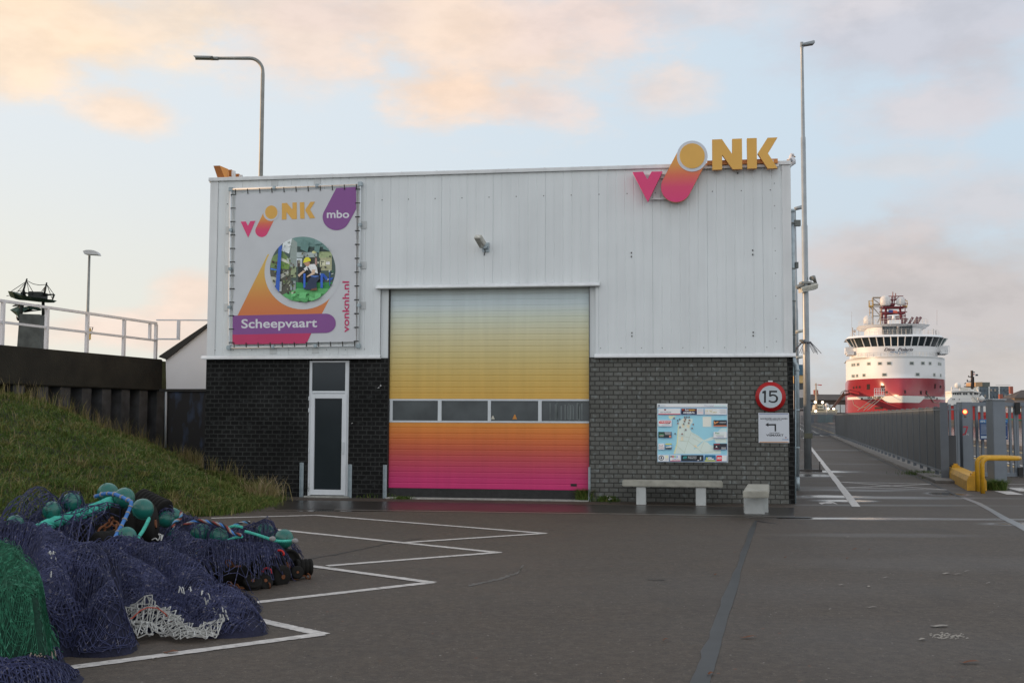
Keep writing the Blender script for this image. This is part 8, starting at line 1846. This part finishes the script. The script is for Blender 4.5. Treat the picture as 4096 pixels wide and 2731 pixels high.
tuft(fpt(3750, 1915), 300, .3, .12, 'sparse weeds by the fence end post', .2, 14, yr=.4)
tuft(fpt(1040, 2005), 420, .28, .55, 'tall straw coloured grass stems at the right tip of the bank', .85, 11, .5, 'tall_grass', 'grass')
tuft(fpt(1085, 2000), 220, .20, .40, 'dry yellow grass stems leaning from the bank onto the asphalt', .8, 12, .8, 'tall_grass', 'grass')
for (x, y, lab) in ((1163, 1968, 'small white flowers by the black brick wall left of the door'), (2415, 1985, 'tiny white flowers under the grey brick wall'), (2440, 1996, 'few white flower heads beside the wall base')):
    mb = MB(); c = Vector(fpt(x, y+16)); rr_ = random.Random(x)
    mb.use(mat('flower_white', (.55, .55, .52), .7))
    hd_ = []
    for _ in range(7):
        p = c+Vector((rr_.uniform(-.07, .07), rr_.uniform(-.03, .03), rr_.uniform(.06, .14))); mb.ball(p, .009, 6, 4); hd_.append(p)
    mb.use(mat('stem_green', (.03, .05, .02), .8))
    for p in hd_: mb.tube([c+Vector(((p.x-c.x)*.4, 0, 0)), p], .0025, 4)
    tag(mb.build('flower', None), lab, 'flowers')
# ------------------------------------------------------------------ litter
LG = 'scraps of litter scattered on the asphalt'
M_lit = mat('pale_scrap', (.28, .255, .22), .8, var=.15, vscale=30); M_leaf = mat('brown_leaf', (.14, .05, .02), .8, var=.3, vscale=30)
def scrap(px, py, L_, w, ang, m, name, lab, cat, curl=.01):
    c = W(px, py, .006); mb = MB(); r = random.Random(int(px*7+py)); n = 5; vs = []
    for i in range(n+1):
        t = i/n-.5; ww = w*(1-abs(t*1.6)**2)*(.7+.6*r.random())/2+.002; x = t*L_; z = curl*(abs(math.sin(3*t+1))+.2*r.random())
        ca, sa = math.cos(ang), math.sin(ang); y0 = .3*L_*t*t
        for s in (-1, 1): xx, yy = x, y0+s*ww; vs.append(c+Vector((xx*ca-yy*sa, xx*sa+yy*ca, z)))
    mb.add(vs, [(2*i, 2*i+2, 2*i+3, 2*i+1) for i in range(n)]); o = mb.build(name, m); tag(o, lab, cat, LG)
for (px, py, l, w, a, lab) in ((3785, 2294, .10, .04, .2, 'pale crumpled scrap with a tail on the right asphalt'), (3830, 2296, .09, .015, 0, 'thin pale strip lying right of the crumpled scrap'), (3868, 2284, .09, .012, .2, 'thin pale sliver behind the crumpled scrap'), (3365, 2339, .06, .02, .1, 'small pale chip left of the middle of the right asphalt'), (3543, 2310, .08, .015, 0, 'slim pale chip between the left chip and the crumpled scrap'),
        (3488, 2429, .09, .018, -.1, 'slim pale chip nearest to the bottom of the left group'), (3475, 2346, .04, .025, .5, 'roundish pale chip beside the slim chips'), (3760, 2504, .14, .05, .1, 'folded pale scrap above the spread of white crumbs'), (3953, 2332, .06, .015, 0, 'lone pale chip toward the right edge'), (3392, 2147, .06, .03, 0, 'pale scrap in the middle distance right of the second bench'), (3687, 2557, .06, .03, .1, 'small pale chip left of the white crumbs'), (620, 2707-73, .04, .02, 0, 'pale chip on asphalt right of the bottom left net'), (3320, 2437, .03, .02, 0, 'tiny white chip on the open asphalt')):
    scrap(px, py, l, w, a, M_lit, 'litter_scrap', lab, 'litter')
for (px, py, l, w, a, lab) in ((3421, 2197, .09, .035, 0, 'largest brown leaf on the far asphalt'), (3480, 2199, .04, .02, 0, 'small dark leaf right of the largest brown leaf'), (3143, 2230, .05, .02, .3, 'reddish leaf on the asphalt right of the dark seam'), (3391, 2234, .05, .02, 0, 'brown leaf just below the largest brown leaf'), (2995, 2550, .13, .03, .1, 'long brown leaf beside the dark seam near the bottom'), (3880, 2650, .14, .03, 0, 'brown leaf stalk near the bottom right corner'), (2842, 2696, .05, .03, .3, 'red brown leaf on the seam at the bottom edge'), (683, 2610, .10, .05, .2, 'brown leaf lying on the nearest white line'), (2660, 2560, .05, .03, 0, 'small tan leaf on the open asphalt below the long bench'), (2863, 2299, .05, .03, .2, 'yellowish leaf on the asphalt left of the seam'), (2940, 2210, .05, .02, 0, 'small red leaf by the upper part of the seam'), (560, 2470, .03, .02, 0, 'orange leaf beside the white net')):
    scrap(px, py, l, w, a, M_leaf, 'fallen_leaf', lab, 'leaf', .015)
mb = MB(); r = random.Random(12)
for _ in range(60):
    c = W(3785+r.gauss(0, 34), 2542+r.gauss(0, 6), .006); s = r.uniform(.004, .013); mb.add([c+Vector((-s, -s*.6, 0)), c+Vector((s, -s*.5, .003)), c+Vector((s*.7, s, .006)), c+Vector((-s*.8, s*.7, .002))], [(0, 1, 2, 3)])
tag(mb.build('crumbs', M_lit), 'spread of white crumbs on the asphalt at lower right', 'crumbs', kind='stuff')

# ------------------------------------------------------------------ give loose repeats an object each
def split_islands(o, lim=100):
    me = o.data; n = len(me.vertices); par = list(range(n))
    def fnd(a):
        while par[a] != a: par[a] = par[par[a]]; a = par[a]
        return a
    for p in me.polygons:
        v = list(p.vertices); r0 = fnd(v[0])
        for q in v[1:]: par[fnd(q)] = r0
    grp = {}
    for p in me.polygons: grp.setdefault(fnd(p.vertices[0]), []).append(p.index)
    if not 1 < len(grp) <= lim: return
    uv = me.uv_layers.active; first = True
    src = [(list(me.polygons[i].vertices), [tuple(uv.data[l].uv) for l in me.polygons[i].loop_indices] if uv else None, me.polygons[i].use_smooth) for i in range(len(me.polygons))]
    co = [v.co.copy() for v in me.vertices]; ms = list(me.materials)
    for g, fs in grp.items():
        ids = sorted({v for i in fs for v in src[i][0]}); mp_ = {v: k for k, v in enumerate(ids)}
        nm = bpy.data.meshes.new(o.name.split('.')[0]); nm.from_pydata([co[v] for v in ids], [], [[mp_[v] for v in src[i][0]] for i in fs])
        for m in ms: nm.materials.append(m)
        nm.polygons.foreach_set('use_smooth', [src[i][2] for i in fs])
        if uv:
            ul = nm.uv_layers.new(name='UVMap')
            for pl, i in zip(nm.polygons, fs):
                for li, q in zip(pl.loop_indices, src[i][1]): ul.data[li].uv = q
        nm.update()
        if first: o.data = nm; first = False
        else:
            c = o.copy(); c.data = nm; SC.collection.objects.link(c); c.parent = o.parent
SPL = {'clamp', 'wall_plate', 'lacing', 'screw', 'hinge', 'spike', 'sticker', 'streaks', 'glazing_bar', 'window', 'rubber_seal', 'antenna', 'mooring_line', 'rail', 'corner_trim', 'drip_flashing', 'reveal_panel', 'guide_rail', 'brick_wall', 'support', 'bumper'}
for o in [q for q in SC.objects if q.type == 'MESH' and q.parent is not None and q.name.split('.')[0] in SPL and not children(q)]: split_islands(o)
